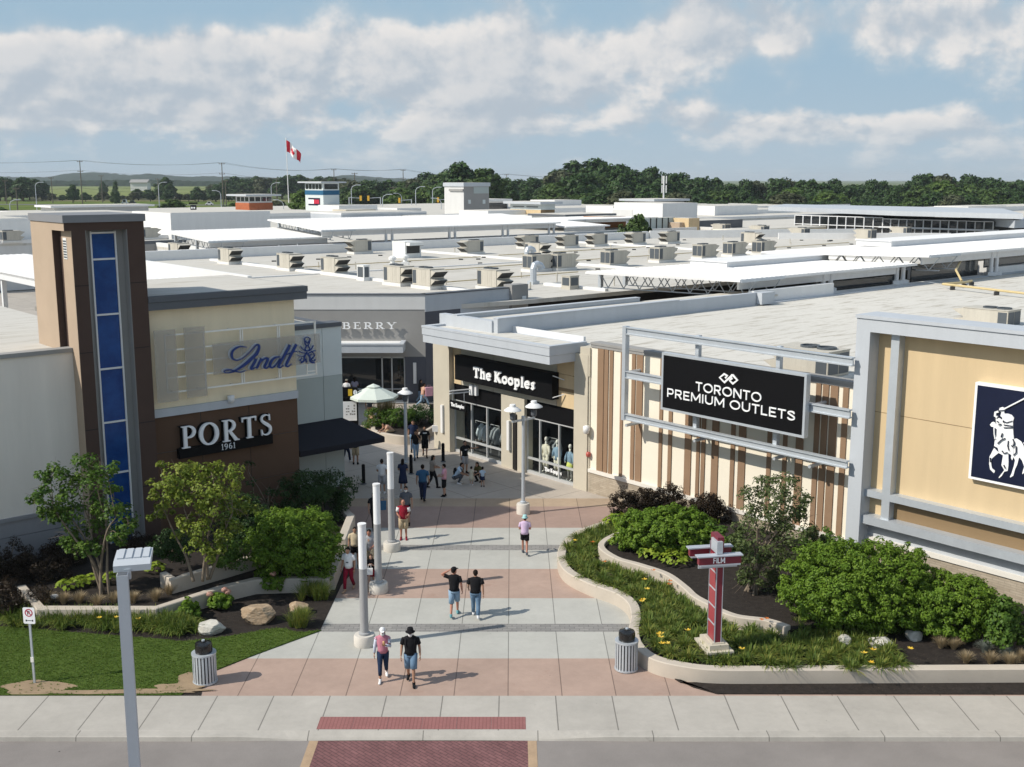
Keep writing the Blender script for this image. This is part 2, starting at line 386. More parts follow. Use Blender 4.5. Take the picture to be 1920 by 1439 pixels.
M['dkgrey'] = mat('charcoal_flashing', (.105, .115, .13), .6, .06, 1, 10)
M['midgrey'] = mat('mid_grey_stucco', (.30, .295, .285), .9, .05, .7, 40, .1)
M['dkpanel'] = mat('slate_panel', (.085, .09, .11), .7, .06, .7, 20)
M['stone'] = mat('precast_beige', (.52, .475, .385), .85, .06, 1, 30, .1)
M['galv'] = mat('galvanised_steel', (.52, .56, .60), .42, .07, 2, 14, 0, .35, .5)
M['steel'] = mat('white_steel', (.72, .73, .74), .5, .05, 2, 14)
M['dark'] = mat('dark_void_and_shade', (.018, .016, .015), .7, .1)  # near black; on shop walls it stands for painted shade
M['black'] = mat('black_panel', (.005, .005, .006), .6, .1, 1, 8, spec=.12)
M['blackfab'] = mat('black_awning_cloth', (.012, .013, .02), .8, .15, 1, 30)
M['navy'] = mat('navy_panel', (.008, .012, .035), .4, .1, 1, 8)
M['letter'] = mat('white_letter', (.86, .87, .88), .45, .03)
M['blueletter'] = mat('blue_letter', (.012, .04, .19), .35, .05)
M['silver'] = mat('silver_edge', (.46, .49, .54), .35, .04, metal=.2)
M['brick'] = brick_mat('thin_buff_brick', (.43, .37, .29), (.35, .295, .225), (.30, .26, .21), .42, .085, (V[0], V[1], 0), msize=.008)
M['brickcap'] = mat('limestone_cap', (.72, .69, .63), .8, .06, 1.4, 30)
M['unit'] = mat('rooftop_unit_beige', (.50, .47, .405), .6, .10, 2.2, 14, coords='obj', streak=True)
M['unit2'] = mat('rooftop_unit_white', (.76, .76, .74), .55, .06, 2, 14, coords='obj')
M['coil'] = flat('coil_grille', (.10, .115, .13), .5, .3)
M['hooddark'] = flat('hood_mesh', (.045, .045, .045), .6)
M['curb'] = flat('unit_curb', (.70, .69, .66), .8)
M['glass'] = glass_mat('shop_glass', (.96, .98, .98), .03, .0)
M['dglass'] = glass_mat('dark_glass', (.30, .33, .36), .10, .35)
M['frame'] = flat('anodised_frame', (.55, .56, .56), .45, .3)
def blue_glass():
    m, nt, N, L, b = nodes('blue_spandrel_glass'); P = pos(N)
    n1 = noise(N, L, P, .9, 6, .7); n2 = noise(N, L, P, 4.5, 5, .8)
    c = mix(N, L, rng(N, L, n1, .4, .7, 0, 1), (.010, .048, .19), (.018, .085, .29))
    c = mix(N, L, rng(N, L, n2, .66, .74, 0, .45), c, (.10, .22, .50))  # blue tones and pale patches painted as slight reflections in the panes
    L(c, b.inputs['Base Color']); b.inputs['Roughness'].default_value = .15; b.inputs['Specular IOR Level'].default_value = .25
    bp = N('ShaderNodeBump'); bp.inputs['Strength'].default_value = .12; bp.inputs['Distance'].default_value = .05; L(n1, bp.inputs['Height']); L(bp.outputs[0], b.inputs['Normal'])
    return m
M['blueglass'] = blue_glass()
def mesh_panel():
    m, nt, N, L, b = nodes('perforated_mesh'); b.inputs['Base Color'].default_value = (.46, .43, .38, 1); b.inputs['Roughness'].default_value = .6
    t = N('ShaderNodeBsdfTransparent'); ms = N('ShaderNodeMixShader'); ms.inputs[0].default_value = .40
    L(t.outputs[0], ms.inputs[1]); L(b.outputs[0], ms.inputs[2]); L(ms.outputs[0], nt.nodes['Material Output'].inputs[0]); return m
M['meshpanel'] = mesh_panel()
M['framebeige'] = flat('sign_frame_beige', (.84, .82, .76), .6)
M['redmetal'] = flat('red_sign_panel', (.17, .018, .032), .4)
M['redpink'] = mat('red_translucent_panel', (.30, .05, .06), .4, .1, 3, 20)
M['polebase'] = mat('pale_pole_base', (.60, .565, .51), .85, .08, 2, 30, .15)
M['precast'] = mat('planter_concrete', (.50, .445, .375), .85, .07, 1.2, 35, .2, stain=((.34, .29, .23), 2.2, .62, .5))
M['mulch'] = mat('bark_mulch', (.024, .019, .016), .95, .5, 5, 26, 1.0, stain=((.13, .095, .065), 17, .60, .8))
M['soil'] = mat('bare_soil', (.30, .22, .14), .95, .2, 2, 30, .6)
M['bark'] = mat('grey_bark', (.20, .16, .12), .9, .25, 6, 40, .5)
M['wood'] = mat('weathered_pole_wood', (.16, .135, .11), .9, .2, 2, 10)
# ------------------------------------------------------------------ ground, road, pavement, plaza
def ground_mat():
    m, nt, N, L, b = nodes('meadow_ground'); P = pos(N)
    a = noise(N, L, P, .012, 6, .6); g = noise(N, L, P, .15, 6, .7); h = noise(N, L, P, .05, 5, .7)
    c = mix(N, L, rng(N, L, a, .38, .62, 0, 1), (.085, .125, .035), (.15, .165, .065))
    c = mix(N, L, rng(N, L, g, .45, .75, 0, .6), c, (.06, .095, .03)); c = mix(N, L, rng(N, L, h, .58, .7, 0, .55), c, (.21, .185, .095))
    L(c, b.inputs['Base Color']); b.inputs['Roughness'].default_value = .95; b.inputs['Specular IOR Level'].default_value = .1
    return m
mb = MB(); n = 24
xs = np.linspace(-9000, 9000, n); ys = np.linspace(-400, 14000, n)
mb.add([(x, y, -.20) for y in ys for x in xs], [(j*n+i, j*n+i+1, (j+1)*n+i+1, (j+1)*n+i) for j in range(n-1) for i in range(n-1)])
build('ground', mb, ground_mat(), kind='structure')
YF, YS, YK = 30.27, 28.2, 27.86
def asphalt():
    m, nt, N, L, b = nodes('worn_asphalt'); P = pos(N)
    a = noise(N, L, P, .35, 6, .65); g = noise(N, L, P, 55, 2, .8); h = noise(N, L, P, 190, 2, .9); k = noise(N, L, P, 1.6, 7, .8)
    f = math_(N, L, 'ADD', rng(N, L, a, .3, .7, .86, 1.12), math_(N, L, 'ADD', rng(N, L, g, .25, .75, -.14, .14), rng(N, L, h, .35, .65, -.10, .10)))
    c = N('ShaderNodeVectorMath'); c.operation = 'SCALE'; c.inputs[0].default_value = (.245, .223, .208); L(f, c.inputs['Scale'])
    o = mix(N, L, rng(N, L, k, .62, .8, 0, .45), c.outputs[0], (.17, .155, .145))
    sp = N('ShaderNodeTexVoronoi'); sp.inputs['Scale'].default_value = 1.1; L(P, sp.inputs['Vector'])
    o = mix(N, L, math_(N, L, 'LESS_THAN', sp.outputs['Distance'], .028), o, (.06, .055, .05))
    L(o, b.inputs['Base Color']); b.inputs['Roughness'].default_value = .9; b.inputs['Specular IOR Level'].default_value = .25
    bp = N('ShaderNodeBump'); bp.inputs['Strength'].default_value = .5; bp.inputs['Distance'].default_value = .008; L(g, bp.inputs['Height']); L(bp.outputs[0], b.inputs['Normal'])
    return m
RZ = -.13
mb = MB(); mb.box(-60, 60, -40, YK, -.19, RZ); build('road', mb, asphalt(), kind='structure')
# crossing of red herringbone brick with tan borders
CX0, CX1 = -5.2, .42
m_hb = brick_mat('red_herringbone', (.215, .105, .105), (.175, .085, .087), (.09, .052, .052), .30, .11, (1, 0, 0), (0, 1, 0), .010, .18, R(45), .3)
m_tb = mat('tan_brick_border', (.40, .285, .185), .9, .15, 4, 25, .3)
mb = MB(); mb.box(CX0, CX1, -40, YK, RZ, RZ+.004); build('brick_crossing', mb, m_hb, kind='structure')
mb = MB(); mb.box(CX0-.24, CX0, -40, YK, RZ, RZ+.006); mb.box(CX1, CX1+.24, -40, YK, RZ, RZ+.006); build('crossing_border', mb, m_tb, kind='structure')
# kerb dropping at the crossing
m_kerb = slab_mat('kerb_concrete', (.41, .385, .345), (3.1, .7), None, .12, stain=((.20, .18, .15), 2.0, .60, .6))
mb = MB(); xs = [-40]+list(np.linspace(-9, 5, 57))+[40]; prof = []
def drop(x):
    d = max(CX0-.2-x, x-CX1-.2, 0); t = min(d/2.2, 1); return -.10*(1-t*t*(3-2*t))
def wob(x): return .10*math.exp(-((x+2.4)/4.2)**4)
for x in xs:
    z = drop(x); prof.append([(x, YS, 0), (x, YS-.03, -.006), (x, YK+.035+wob(x), z*.9), (x, YK+wob(x), z-.02), (x, YK-.03+wob(x), RZ-.02)])
vs = [q for p in prof for q in p]; k = 5
mb.add(vs, [(i*k+j, i*k+j+1, (i+1)*k+j+1, (i+1)*k+j) for i in range(len(xs)-1) for j in range(k-1)])
build('kerb', mb, m_kerb, kind='structure', smooth=False)
m_walk = slab_mat('sidewalk_concrete', (.415, .39, .35), (1.63, -2.0), None, .09, stain=((.33, .31, .27), .9, .60, .45), jw=.035)
mb = MB(); mb.box(-60, 60, YS, YF, -.15, 0); build('sidewalk', mb, m_walk, kind='structure')
m_pad = brick_mat('tactile_red', (.34, .155, .145), (.31, .14, .13), (.23, .10, .095), .10, .06, (1, 0, 0), (0, 1, 0), .012, .08, 0, .5, 0)
mb = MB()
for i in range(6): mb.box(-5.32+i*.95+.004, -5.32+(i+1)*.95-.004, 28.26, 28.97, .0, .006)
build('tactile_paving', mb, m_pad, kind='structure')
# plaza bands
JX = (1.565, -.115)
pink = slab_mat('rose_concrete', (.385, .28, .228), JX, None, .10, stain=((.30, .18, .135), .8, .58, .5))
grey = slab_mat('pale_concrete', (.43, .425, .39), JX, None, .08, stain=((.40, .39, .36), .9, .60, .4))
pav = brick_mat('grey_pavers', (.29, .28, .265), (.235, .23, .22), (.17, .165, .16), .32, .16, (1, 0, 0), (0, 1, 0), .012, .12)
wine = slab_mat('wine_concrete', (.325, .235, .198), JX, None, .10, stain=((.25, .15, .12), .8, .58, .5))
tanb = slab_mat('tan_concrete', (.38, .295, .215), JX, None, .10)
far = slab_mat('far_concrete', (.42, .375, .325), (2.6, .4), (2.6, .9), .09, dx=(U[0], U[1], 0), dy=(V[0], V[1], 0), stain=((.36, .33, .29), .7, .58, .5))
bands = [(YF, 32.84, pink), (32.84, 34.93, grey), (34.93, 35.61, pav), (35.61, 37.95, grey), (37.95, 41.01, pink), (41.01, 43.21, grey), (43.21, 43.88, pav), (43.88, 46.16, grey), (46.16, 49.35, wine), (49.35, 50.66, tanb), (50.66, 58.5, far)]
mats = [pink, grey, pav, wine, tanb, far]; mb = MB()
for y0, y1, m in bands: mb.box(-17, 16, y0, y1, -.15, 0, mats.index(m))
build('plaza', mb, mats, kind='structure')
mb = MB(); mb.prism([(-60, 44), (-22, 46), (24, 46), (330, 120), (330, 480), (-280, 480), (-280, 120)], -.16, -.09); 
build('mall_walkway', mb, slab_mat('walkway_concrete', (.40, .365, .32), (2.6, .4), (2.6, .9), .09, dx=(U[0], U[1], 0), dy=(V[0], V[1], 0)), kind='structure')
mb = MB(); mb.prism([(-17, 58.5), (16, 58.5), (16, 75), (-22, 75), (-22, 58.5)], -.08, -.004); build('plaza_end', mb, far, kind='structure')
# ---------------- lawn and beds on the left
def grass_mat():
    m, nt, N, L, b = nodes('mown_grass'); P = pos(N)
    a = noise(N, L, P, .9, 6, .7); g = noise(N, L, P, 30, 3, .8)
    c = mix(N, L, rng(N, L, a, .35, .65, 0, 1), (.06, .105, .018), (.10, .15, .03)); c = mix(N, L, rng(N, L, g, .3, .7, 0, .6), c, (.04, .07, .012))
    L(c, b.inputs['Base Color']); b.inputs['Roughness'].default_value = .95; b.inputs['Specular IOR Level'].default_value = .1
    bp = N('ShaderNodeBump'); bp.inputs['Strength'].default_value = 1; bp.inputs['Distance'].default_value = .03; L(g, bp.inputs['Height']); L(bp.outputs[0], b.inputs['Normal'])
    return m
g0 = lambda *a: [(G(x, y).x, G(x, y).y) for x, y in a]
lawn_edge = catmull([G(-260, 1165), G(0, 1176), G(120, 1186), G(300, 1200), G(345, 1204), G(440, 1193), G(520, 1180), G(560, 1187), G(603, 1183)], 6)
lawn = [(-30, YF), (G(340, 1305).x, YF), (G(395, 1262).x, G(395, 1262).y)]+g0((470, 1232), (603, 1183))[:-1]+[(p.x, p.y) for p in reversed(lawn_edge)]+[(-30, lawn_edge[0].y)]
mb = MB(); mb.prism([(-30, YF), (-9, YF), (-9.3, 32)]+g0((470, 1232), (600, 1183), (640, 1098))+[(-6, 41), (-8.5, 46), (-7.9, 51.4), (-30, 45), (-30, YF)][:-1], -.1, .012)
build('mulch_bed', mb, M['mulch'], kind='structure')
mb = MB(); mb.prism(lawn, -.1, .035); build('lawn', mb, grass_mat(), kind='structure')
# worn earth along the kerb line and by the sign post
def blob2(c, rx, ry, seed, n=26):
    r = random.Random(seed); ph = [r.random()*6 for _ in range(4)]
    return [(c[0]+rx*math.cos(t)*(1+.2*math.sin(3*t+ph[0])+.12*math.sin(5*t+ph[1])), c[1]+ry*math.sin(t)*(1+.2*math.sin(2*t+ph[2])+.12*math.sin(7*t+ph[3]))) for t in [2*math.pi*i/n for i in range(n)]]
dirt = [blob2((G(70, 1288).x, 30.72), 1.05, .42, 1), blob2((G(290, 1298).x, 30.50), 1.6, .17, 2), blob2((G(350, 1275).x+.12, 31.15), .42, .62, 4), blob2((G(160, 1303).x, 30.42), 1.5, .11, 5), blob2((G(330, 1292).x, 30.75), .7, .28, 8)]
def insoil(x, y):
    for p in dirt:
        k = False
        for i in range(len(p)):
            a, b = p[i], p[i-1]
            if (a[1] > y) != (b[1] > y) and x < (b[0]-a[0])*(y-a[1])/(b[1]-a[1])+a[0]: k = not k
        if k: return True
    return False
mb = MB()
for i, p in enumerate(dirt): mb.sheet([(x, max(y, YF+.01)) for x, y in p], .040+.002*i)
build('bare_earth', mb, M['soil'], kind='structure')
# ---------------- planter walls (curved precast) and their soil
def wallpath(name, pts, w, z0, z1, label, sm=8, closed=False):
    p = catmull(pts, sm) if sm else [Vector(q) for q in pts]; mb = MB(); vs = []; k = len(p)
    for i in range(k):
        d = (p[min(i+1, k-1)]-p[max(i-1, 0)]); d.z = 0; d.normalize(); nn = Vector((-d.y, d.x, 0))*(w/2)
        if 0 < i < k-1:      # mitre
            d1 = (p[i]-p[i-1]); d1.z = 0; d1.normalize(); cs = max(.5, d1.dot(d)); nn = nn/cs
        q = .025
        nq = nn.normalized()*q
        for s_, z in ((nn, z0), (nn, z1-q), (nn-nq, z1), (-nn+nq, z1), (-nn, z1-q), (-nn, z0)): vs.append((p[i].x+s_.x, p[i].y+s_.y, z))
    mb.add(vs, [(i*6+j, (i+1)*6+j, (i+1)*6+j+1, i*6+j+1) for i in range(k-1) for j in range(5)])
    mb.add(vs[:6]+vs[-6:], [(0, 1, 2, 3, 4, 5), (11, 10, 9, 8, 7, 6)])
    return smooth_angle(build(name, mb, M['precast'], None, label, 'planter wall', 'low concrete planter walls'), 35)
PZ = .55
outer = [(1112, 987), (1080, 1000), (1058, 1022), (1054, 1046), (1068, 1070), (1110, 1092), (1160, 1110), (1186, 1130), (1193, 1155), (1189, 1180), (1196, 1207), (1228, 1232), (1285, 1250), (1350, 1256), (1500, 1256), (1920, 1254), (2100, 1253)]
PZR = .46
S1 = [G(x, y-(4 if x > 1240 else 0), PZR) for x, y in [(1172, 968)]+outer]
wallpath('planter_wall', S1, .34, -.05, PZR, 'long pale S-curved concrete wall holding the bed beside the right walkway')
inner = [(1195, 989), (1158, 1000), (1132, 1014), (1130, 1028), (1158, 1046), (1200, 1058), (1250, 1075), (1284, 1099), (1304, 1117), (1332, 1132), (1353, 1144), (1386, 1155), (1440, 1162), (1478, 1174)]
S2 = [G(x, y, .76) for x, y in inner]
wallpath('planter_wall', S2, .26, .1, .76, 'inner winding concrete wall behind the red FILM post, around the hostas')
poly = [(p.x, p.y) for p in catmull(S1, 6)]+[(FR.p(26.5, 0, -.1).x, FR.p(26.5, 0, -.1).y), (FR.p(2.75, 0, -.02).x, FR.p(2.75, 0, -.02).y)]
mb = MB(); mb.prism(poly, -.05, .33); build('planter_soil', mb, M['mulch'], kind='structure')
poly = [(p.x, p.y) for p in catmull(S2, 6)]+g0((1560, 1196), (1750, 1196))+[(FR.p(22, 0, -.1).x, FR.p(22, 0, -.1).y), (FR.p(3.3, 0, -.05).x, FR.p(3.3, 0, -.05).y)]
mb = MB(); mb.prism(poly, .2, .60); build('planter_soil', mb, M['mulch'], kind='structure')
mb = MB(); mb.prism(g0((1255, 1268), (1300, 1290), (1345, 1302.5))+[(30, YF+.02), (30, 31.1), (5, 31.1)], -.1, .03); build('mulch_strip', mb, M['mulch'], kind='structure')
L1 = [G(x, y, PZ) for x, y in [(40, 1098), (76, 1139), (292, 1139), (411, 1101), (478, 1085), (545, 1083), (618, 1083)]]
L1b = [G(618, 1083, PZ), G(645, 1018, PZ)]
wallpath('planter_wall', L1, .30, -.05, PZ, 'low straight concrete wall behind the lilies and boulders on the left', 0)
wallpath('planter_wall', [L1[-1]+Vector((.0, .16, 0))]+[G(644, 1019, PZ)], .30, -.05, PZ, 'short concrete wall end beside the woman in red trousers', 0)
wallpath('planter_wall', [G(640, 1012, .8), G(658, 966, .8), G(640, 950, .8)], .34, -.05, .8, 'angled concrete wall corner next to the blue grey store wall', 0)
mb = MB(); mb.prism([(p.x, p.y) for p in L1]+[(G(645, 1018, PZ).x, G(645, 1018, PZ).y), (G(655, 968, .8).x, G(655, 968, .8).y), (C1.x, C1.y-.2), (FL.p(-9, 0).x, FL.p(-9, 0).y), (-22, 38)], -.05, .42)
build('planter_soil', mb, M['mulch'], kind='structure')
L2 = [G(x, y, .95) for x, y in [(306, 1073), (325, 1085), (345, 1078), (468, 1043), (520, 1028)]]
wallpath('planter_wall', L2, .26, .2, .95, 'upper concrete wall under the trees by the brown store front', 0)
# ------------------------------------------------------------------ LEFT STORE FRONT
def stroke_font():
    A = lambda cx, cy, rx, ry, a0, a1, n=14: [(cx+rx*math.cos(R(a0+(a1-a0)*i/n)), cy+ry*math.sin(R(a0+(a1-a0)*i/n))) for i in range(n+1)]
    def tw(n, a, b): return [a+(b-a)*math.sin(math.pi*i/n) for i in range(n+1)]
    g = {}
    stem = lambda x, w, y0=0, y1=1: [([(x, y0), (x, y1)], w)]
    ser = lambda x0, x1, y, w=.045: [([(x0, y), (x1, y)], w)]
    def bowl(cx, cy, rx, ry, t=.05, T=.15): return [(A(cx, cy, rx, ry, 90, -90), tw(14, t, T))]
    g['P'] = (.72, stem(.2, .16)+ser(.03, .42, .022)+ser(.03, .36, .978)+bowl(.34, .72, .30, .255)+[([(.2, .975), (.35, .975)], .045), ([(.2, .465), (.35, .465)], .045)])
    g['R'] = (.84, stem(.2, .16)+ser(.03, .40, .022)+ser(.03, .36, .978)+bowl(.34, .73, .28, .245)+[([(.2, .975), (.35, .975)], .045), ([(.2, .485), (.35, .485)], .045), ([(.36, .5), (.70, .03)], [.13, .16]), ([(.62, .022), (.86, .022)], .045)])
    g['O'] = (.98, [(A(.48, .5, .40, .48, 0, 360, 36), [.06+.12*abs(math.cos(R(360*i/36))) for i in range(37)])])
    g['T'] = (.80, stem(.4, .16)+ser(.24, .58, .022)+[([(.03, .965), (.77, .965)], .07), ([(.055, .99), (.055, .78)], [.06, .03]), ([(.745, .99), (.745, .78)], [.06, .03])])
    S = catmull([(.52, .74, 0), (.50, .90, 0), (.33, .972, 0), (.14, .90, 0), (.11, .74, 0), (.25, .60, 0), (.42, .48, 0), (.55, .34, 0), (.53, .14, 0), (.34, .028, 0), (.15, .09, 0), (.09, .27, 0)], 4)
    S = [(p[0], p[1]) for p in S]; k = len(S)-1
    g['S'] = (.66, [(S, [.05+.11*math.exp(-((i/k-.52)/.20)**2) for i in range(k+1)]), ([(.525, .99), (.525, .70)], [.03, .05]), ([(.09, .01), (.09, .29)], [.03, .05])])
    g['B'] = (.80, stem(.2, .16)+ser(.03, .40, .022)+ser(.03, .40, .978)+bowl(.38, .75, .24, .225)+bowl(.40, .27, .29, .25)+ser(.2, .42, .515))
    g['E'] = (.74, stem(.2, .16)+ser(.03, .66, .022)+ser(.03, .62, .978)+ser(.2, .48, .51)+[([(.62, .98), (.62, .76)], [.06, .03]), ([(.66, .02), (.66, .27)], [.06, .03]), ([(.48, .61), (.48, .41)], .04)])
    g['U'] = (.86, [([(.2, .98), (.2, .35)]+A(.45, .33, .25, .31, 180, 360)+[(.70, .35), (.70, .98)], [.16, .16]+[.14-.09*i/14 for i in range(15)]+[.05, .05])]+ser(.03, .36, .978)+ser(.58, .82, .978))
    g['Y'] = (.86, [([(.12, .98), (.43, .48)], [.16, .15]), ([(.74, .98), (.45, .48)], [.05, .06]), ([(.43, .5), (.43, 0)], .15)]+ser(.26, .60, .022)+ser(-.01, .28, .978)+ser(.60, .88, .978))
    g['1'] = (.42, stem(.22, .10)+ser(.08, .36, .03)+[([(.08, .82), (.22, .97)], .06)])
    g['9'] = (.60, [(A(.28, .68, .2, .27, 0, 360, 20), [.06+.05*abs(math.cos(R(18*i))) for i in range(21)]), ([(.48, .68), (.46, .4), (.34, .12), (.14, .03)], [.10, .09, .07, .05])])
    g['6'] = (.60, [(A(.30, .31, .2, .27, 0, 360, 20), [.06+.05*abs(math.cos(R(18*i))) for i in range(21)]), ([(.10, .31), (.12, .6), (.24, .88), (.44, .97)], [.10, .09, .07, .05])])
    # fat slab face, lower case
    w = .19
    sl = lambda x, y, h=.17: [([(x-.17, y), (x+.17, y)], .12)]
    g['fT'] = (.86, [([(.42, .02), (.42, 1)], .22), ([(.03, .93), (.81, .93)], .16), ([(.09, 1), (.09, .70)], .13), ([(.75, 1), (.75, .70)], .13)]+[([(.22, .06), (.62, .06)], .12)])
    g['fh'] = (.78, [([(.2, 0), (.2, 1)], w), ([(.2, .50)]+A(.40, .46, .2, .19, 150, 0, 8)+[(.60, 0)], w*.95)]+sl(.2, .06)+sl(.60, .06)+[([(.06, .94), (.24, .94)], .12)])
    g['fe'] = (.70, [(A(.35, .34, .25, .27, 0, 320, 22), .18), ([(.12, .36), (.58, .36)], .10)])
    g['fK'] = (.98, [([(.22, 0), (.22, 1)], .23), ([(.30, .45), (.74, .97)], .17), ([(.36, .55), (.80, .03)], .23)]+[([(.04, .06), (.42, .06)], .12), ([(.04, .94), (.42, .94)], .12), ([(.58, .94), (.92, .94)], .12), ([(.66, .06), (.98, .06)], .12)])
    g['fo'] = (.74, [(A(.36, .34, .26, .27, 0, 360, 24), .19)])
    g['fp'] = (.80, [([(.2, -.3), (.2, .66)], w), (A(.42, .34, .23, .27, 130, -130, 20), .18)]+sl(.2, -.26)+[([(.04, .62), (.22, .62)], .12)])
    g['fl'] = (.42, [([(.21, 0), (.21, 1)], .20)]+sl(.21, .06)+[([(.05, .94), (.24, .94)], .12)])
    g['fs'] = (.60, [([(.50, .52), (.34, .62), (.16, .53), (.20, .40), (.38, .31), (.46, .18), (.30, .05), (.10, .15)], .17)])
    for k_ in [q for q in g if q[0] == 'f']:
        g[k_] = (g[k_][0], [(p_, w_*1.2) for p_, w_ in g[k_][1]])
    t = .15; sn = lambda p_: (p_, t)
    g['sT'] = (.72, [sn([(.36, 0), (.36, 1)]), sn([(.02, .925), (.70, .925)])])
    g['sO'] = (1.02, [sn(A(.51, .5, .43, .43, 0, 360, 32))])
    g['sR'] = (.76, [sn([(.09, 0), (.09, 1)]), sn([(.09, .925), (.42, .925)]+A(.46, .69, .19, .235, 90, -90, 10)+[(.09, .455)]), sn([(.40, .44), (.68, 0)])])
    g['sP'] = (.72, [sn([(.09, 0), (.09, 1)]), sn([(.09, .925), (.42, .925)]+A(.44, .66, .20, .265, 90, -90, 10)+[(.09, .395)])])
    g['sN'] = (.84, [sn([(.09, 0), (.09, 1)]), sn([(.75, 0), (.75, 1)]), sn([(.08, .96), (.76, .04)])])
    g['sM'] = (1.0, [sn([(.09, 0), (.09, 1)]), sn([(.91, 0), (.91, 1)]), sn([(.09, .98), (.5, .22)]), sn([(.91, .98), (.5, .22)])])
    g['sE'] = (.66, [sn([(.09, 0), (.09, 1)]), sn([(.09, .925), (.62, .925)]), sn([(.09, .075), (.64, .075)]), sn([(.09, .5), (.56, .5)])])
    g['sF'] = (.62, [sn([(.09, 0), (.09, 1)]), sn([(.09, .925), (.60, .925)]), sn([(.09, .5), (.54, .5)])])
    g['sI'] = (.20, [sn([(.10, 0), (.10, 1)])]); g['sL'] = (.62, [sn([(.09, 0), (.09, 1)]), sn([(.09, .075), (.60, .075)])])
    g['sU'] = (.82, [sn([(.09, 1), (.09, .38)]+A(.41, .38, .32, .305, 180, 360, 14)+[(.73, 1)])])
    g['sS'] = (.70, [(S and [(p_[0]*1.18-.03, .08+.84*(p_[1]-.028)/.944) for p_ in S], t)])
    return g
FONT = stroke_font()
def write(mb, W, text, s0, z0, h, o0, o1, m=0, prefix='', sx=1.0, track=.06, slope=0.0, fit=None, ws=1.0):
    adv = sum((FONT[prefix+c][0]+track) if c != ' ' else .35 for c in text)-track
    if fit: sx = fit/(adv*h)
    x = s0; k = 0
    for c in text:
        if c == ' ': x += .35*h*sx; continue
        w, st = FONT[prefix+c]
        for pts, wd in st:
            k += 1; wd2 = [q*h*ws for q in wd] if isinstance(wd, list) else wd*h*ws
            mb.ribbon(W, [(x+p[0]*h*sx, z0+p[1]*h+slope*(x-s0)) for p in pts], wd2, o0, o1+.0016*(k % 9), m)
        x += (w+track)*h*sx
    return x
_fc = {}
def text_mesh(txt, bold=0.0):
    """outline of a word in Blender's built-in face, unit cap height, as vertices and faces"""
    if (txt, bold) in _fc: return _fc[(txt, bold)]
    cu = bpy.data.curves.new('lettering_source', 'FONT'); cu.body = txt; cu.size = 1; cu.extrude = .02; cu.offset = bold; cu.resolution_u = 4
    o = link(bpy.data.objects.new('lettering_source', cu)); dg = bpy.context.evaluated_depsgraph_get(); me = bpy.data.meshes.new_from_object(o.evaluated_get(dg))
    v = np.array([q.co[:] for q in me.vertices]); f = [tuple(p.vertices) for p in me.polygons]
    bpy.data.objects.remove(o); bpy.data.curves.remove(cu); bpy.data.meshes.remove(me)
    v[:, 0] -= v[:, 0].min(); v[:, 1] -= v[:, 1].min(); v /= [1, 1, 1]; _fc[(txt, bold)] = (v, f); return v, f
def words(mb, W, txt, s0, s1, z0, z1, o0, o1, m=0, bold=0.0):
    v, f = text_mesh(txt, bold); sx = (s1-s0)/v[:, 0].max(); sz = (z1-z0)/v[:, 1].max(); zz = (v[:, 2]-v[:, 2].min())/(v[:, 2].max()-v[:, 2].min())
    mb.add([W.p(s0+q[0]*sx, z0+q[1]*sz, o0+(o1-o0)*t) for q, t in zip(v, zz)], f, m)

SR = FL.at(557, 746)[0]                     # right end of the brown front, about -3.2
TW0, TW1 = -12.92, -9.88                    # tower
left = thing('store_building', FL.p(-6, 0), 'brown and cream store with the blue glazed tower on its left', 'building')
m_joint = M['dkgrey']
mb = MB(); mb.wb(FL, TW1, SR, 5.58, 9.62, -6, 0, 0); build('upper_wall', mb, [M['cream']], left)
mb = MB()
js = [FL.at(x, 760)[0] for x in (461, 389)]
edges = [TW1]+[-7.75, -5.55]+[SR]; zs = [0, 1.9, 3.75, 5.25]
for i in range(3):
    for j in range(3): mb.wb(FL, edges[i]+.012, edges[i+1]-(.012 if i < 2 else 0), zs[j]+.012, zs[j+1]-.012, -.3, 0.0, 0)
mb.wb(FL, TW1, SR-.02, 0, 5.25, -6, -.03, 1); build('lower_wall', mb, [M['brown'], M['dkgrey']], left)
mb = MB(); mb.wb(FL, TW1, SR, 5.25, 5.58, -.3, .13); build('trim_band', mb, M['greymetal'], left)
mb = MB(); mb.wb(FL, TW1, SR+.42, 9.62, 9.93, -7, .42, 0); mb.wb(FL, TW1, SR+.45, 9.94, 10.18, -7.03, .46, 0); build('cornice', mb, M['dkgrey'], left)
mb = MB(); mb.wb(FL, TW1, SR+.3, 10.185, 10.2, -6.8, .3); build('roof', mb, M['roof'], left)
# tower
tz = 13.12; o1 = .42; wl, wr = -12.15, -10.55
mb = MB()
mb.wb(FL, TW0+.25, wl, 0, 12.82, -.9, o1, 0); mb.wb(FL, wr, TW1, 0, 12.82, -.9, o1, 0); mb.wb(FL, TW0, TW1, 12.82, tz, -.9, o1, 0)
mb.wb(FL, TW0, TW1, 0, tz, -3.3, -.9, 0)
build('tower', mb, [M['brown_dark']], left)
mb = MB(); mb.wb(FL, TW0-.015, TW0, 0, tz-.01, -3.3, -.9, 0); mb.wb(FL, TW0-.015, TW0, 12.82, tz-.01, -.9, o1-.002, 0); mb.wb(FL, TW0+.235, TW0+.25, 0, 12.82, -.62, o1-.002, 0)
build('tower_side', mb, [M['tan']], left)
mb = MB(); mb.wb(FL, TW0-.06, TW1+.06, tz, 13.40, -3.36, o1+.06, 0); build('tower_cap', mb, M['capgrey'], left)
mb = MB()
for z in (10.75, 8.2, 5.2, 2.6):
    for a, b in ((TW0+.25, wl), (wr, TW1)): mb.wb(FL, a, b, z, z+.03, o1-.02, o1+.003)
build('tower_joint', mb, M['dark'], left)
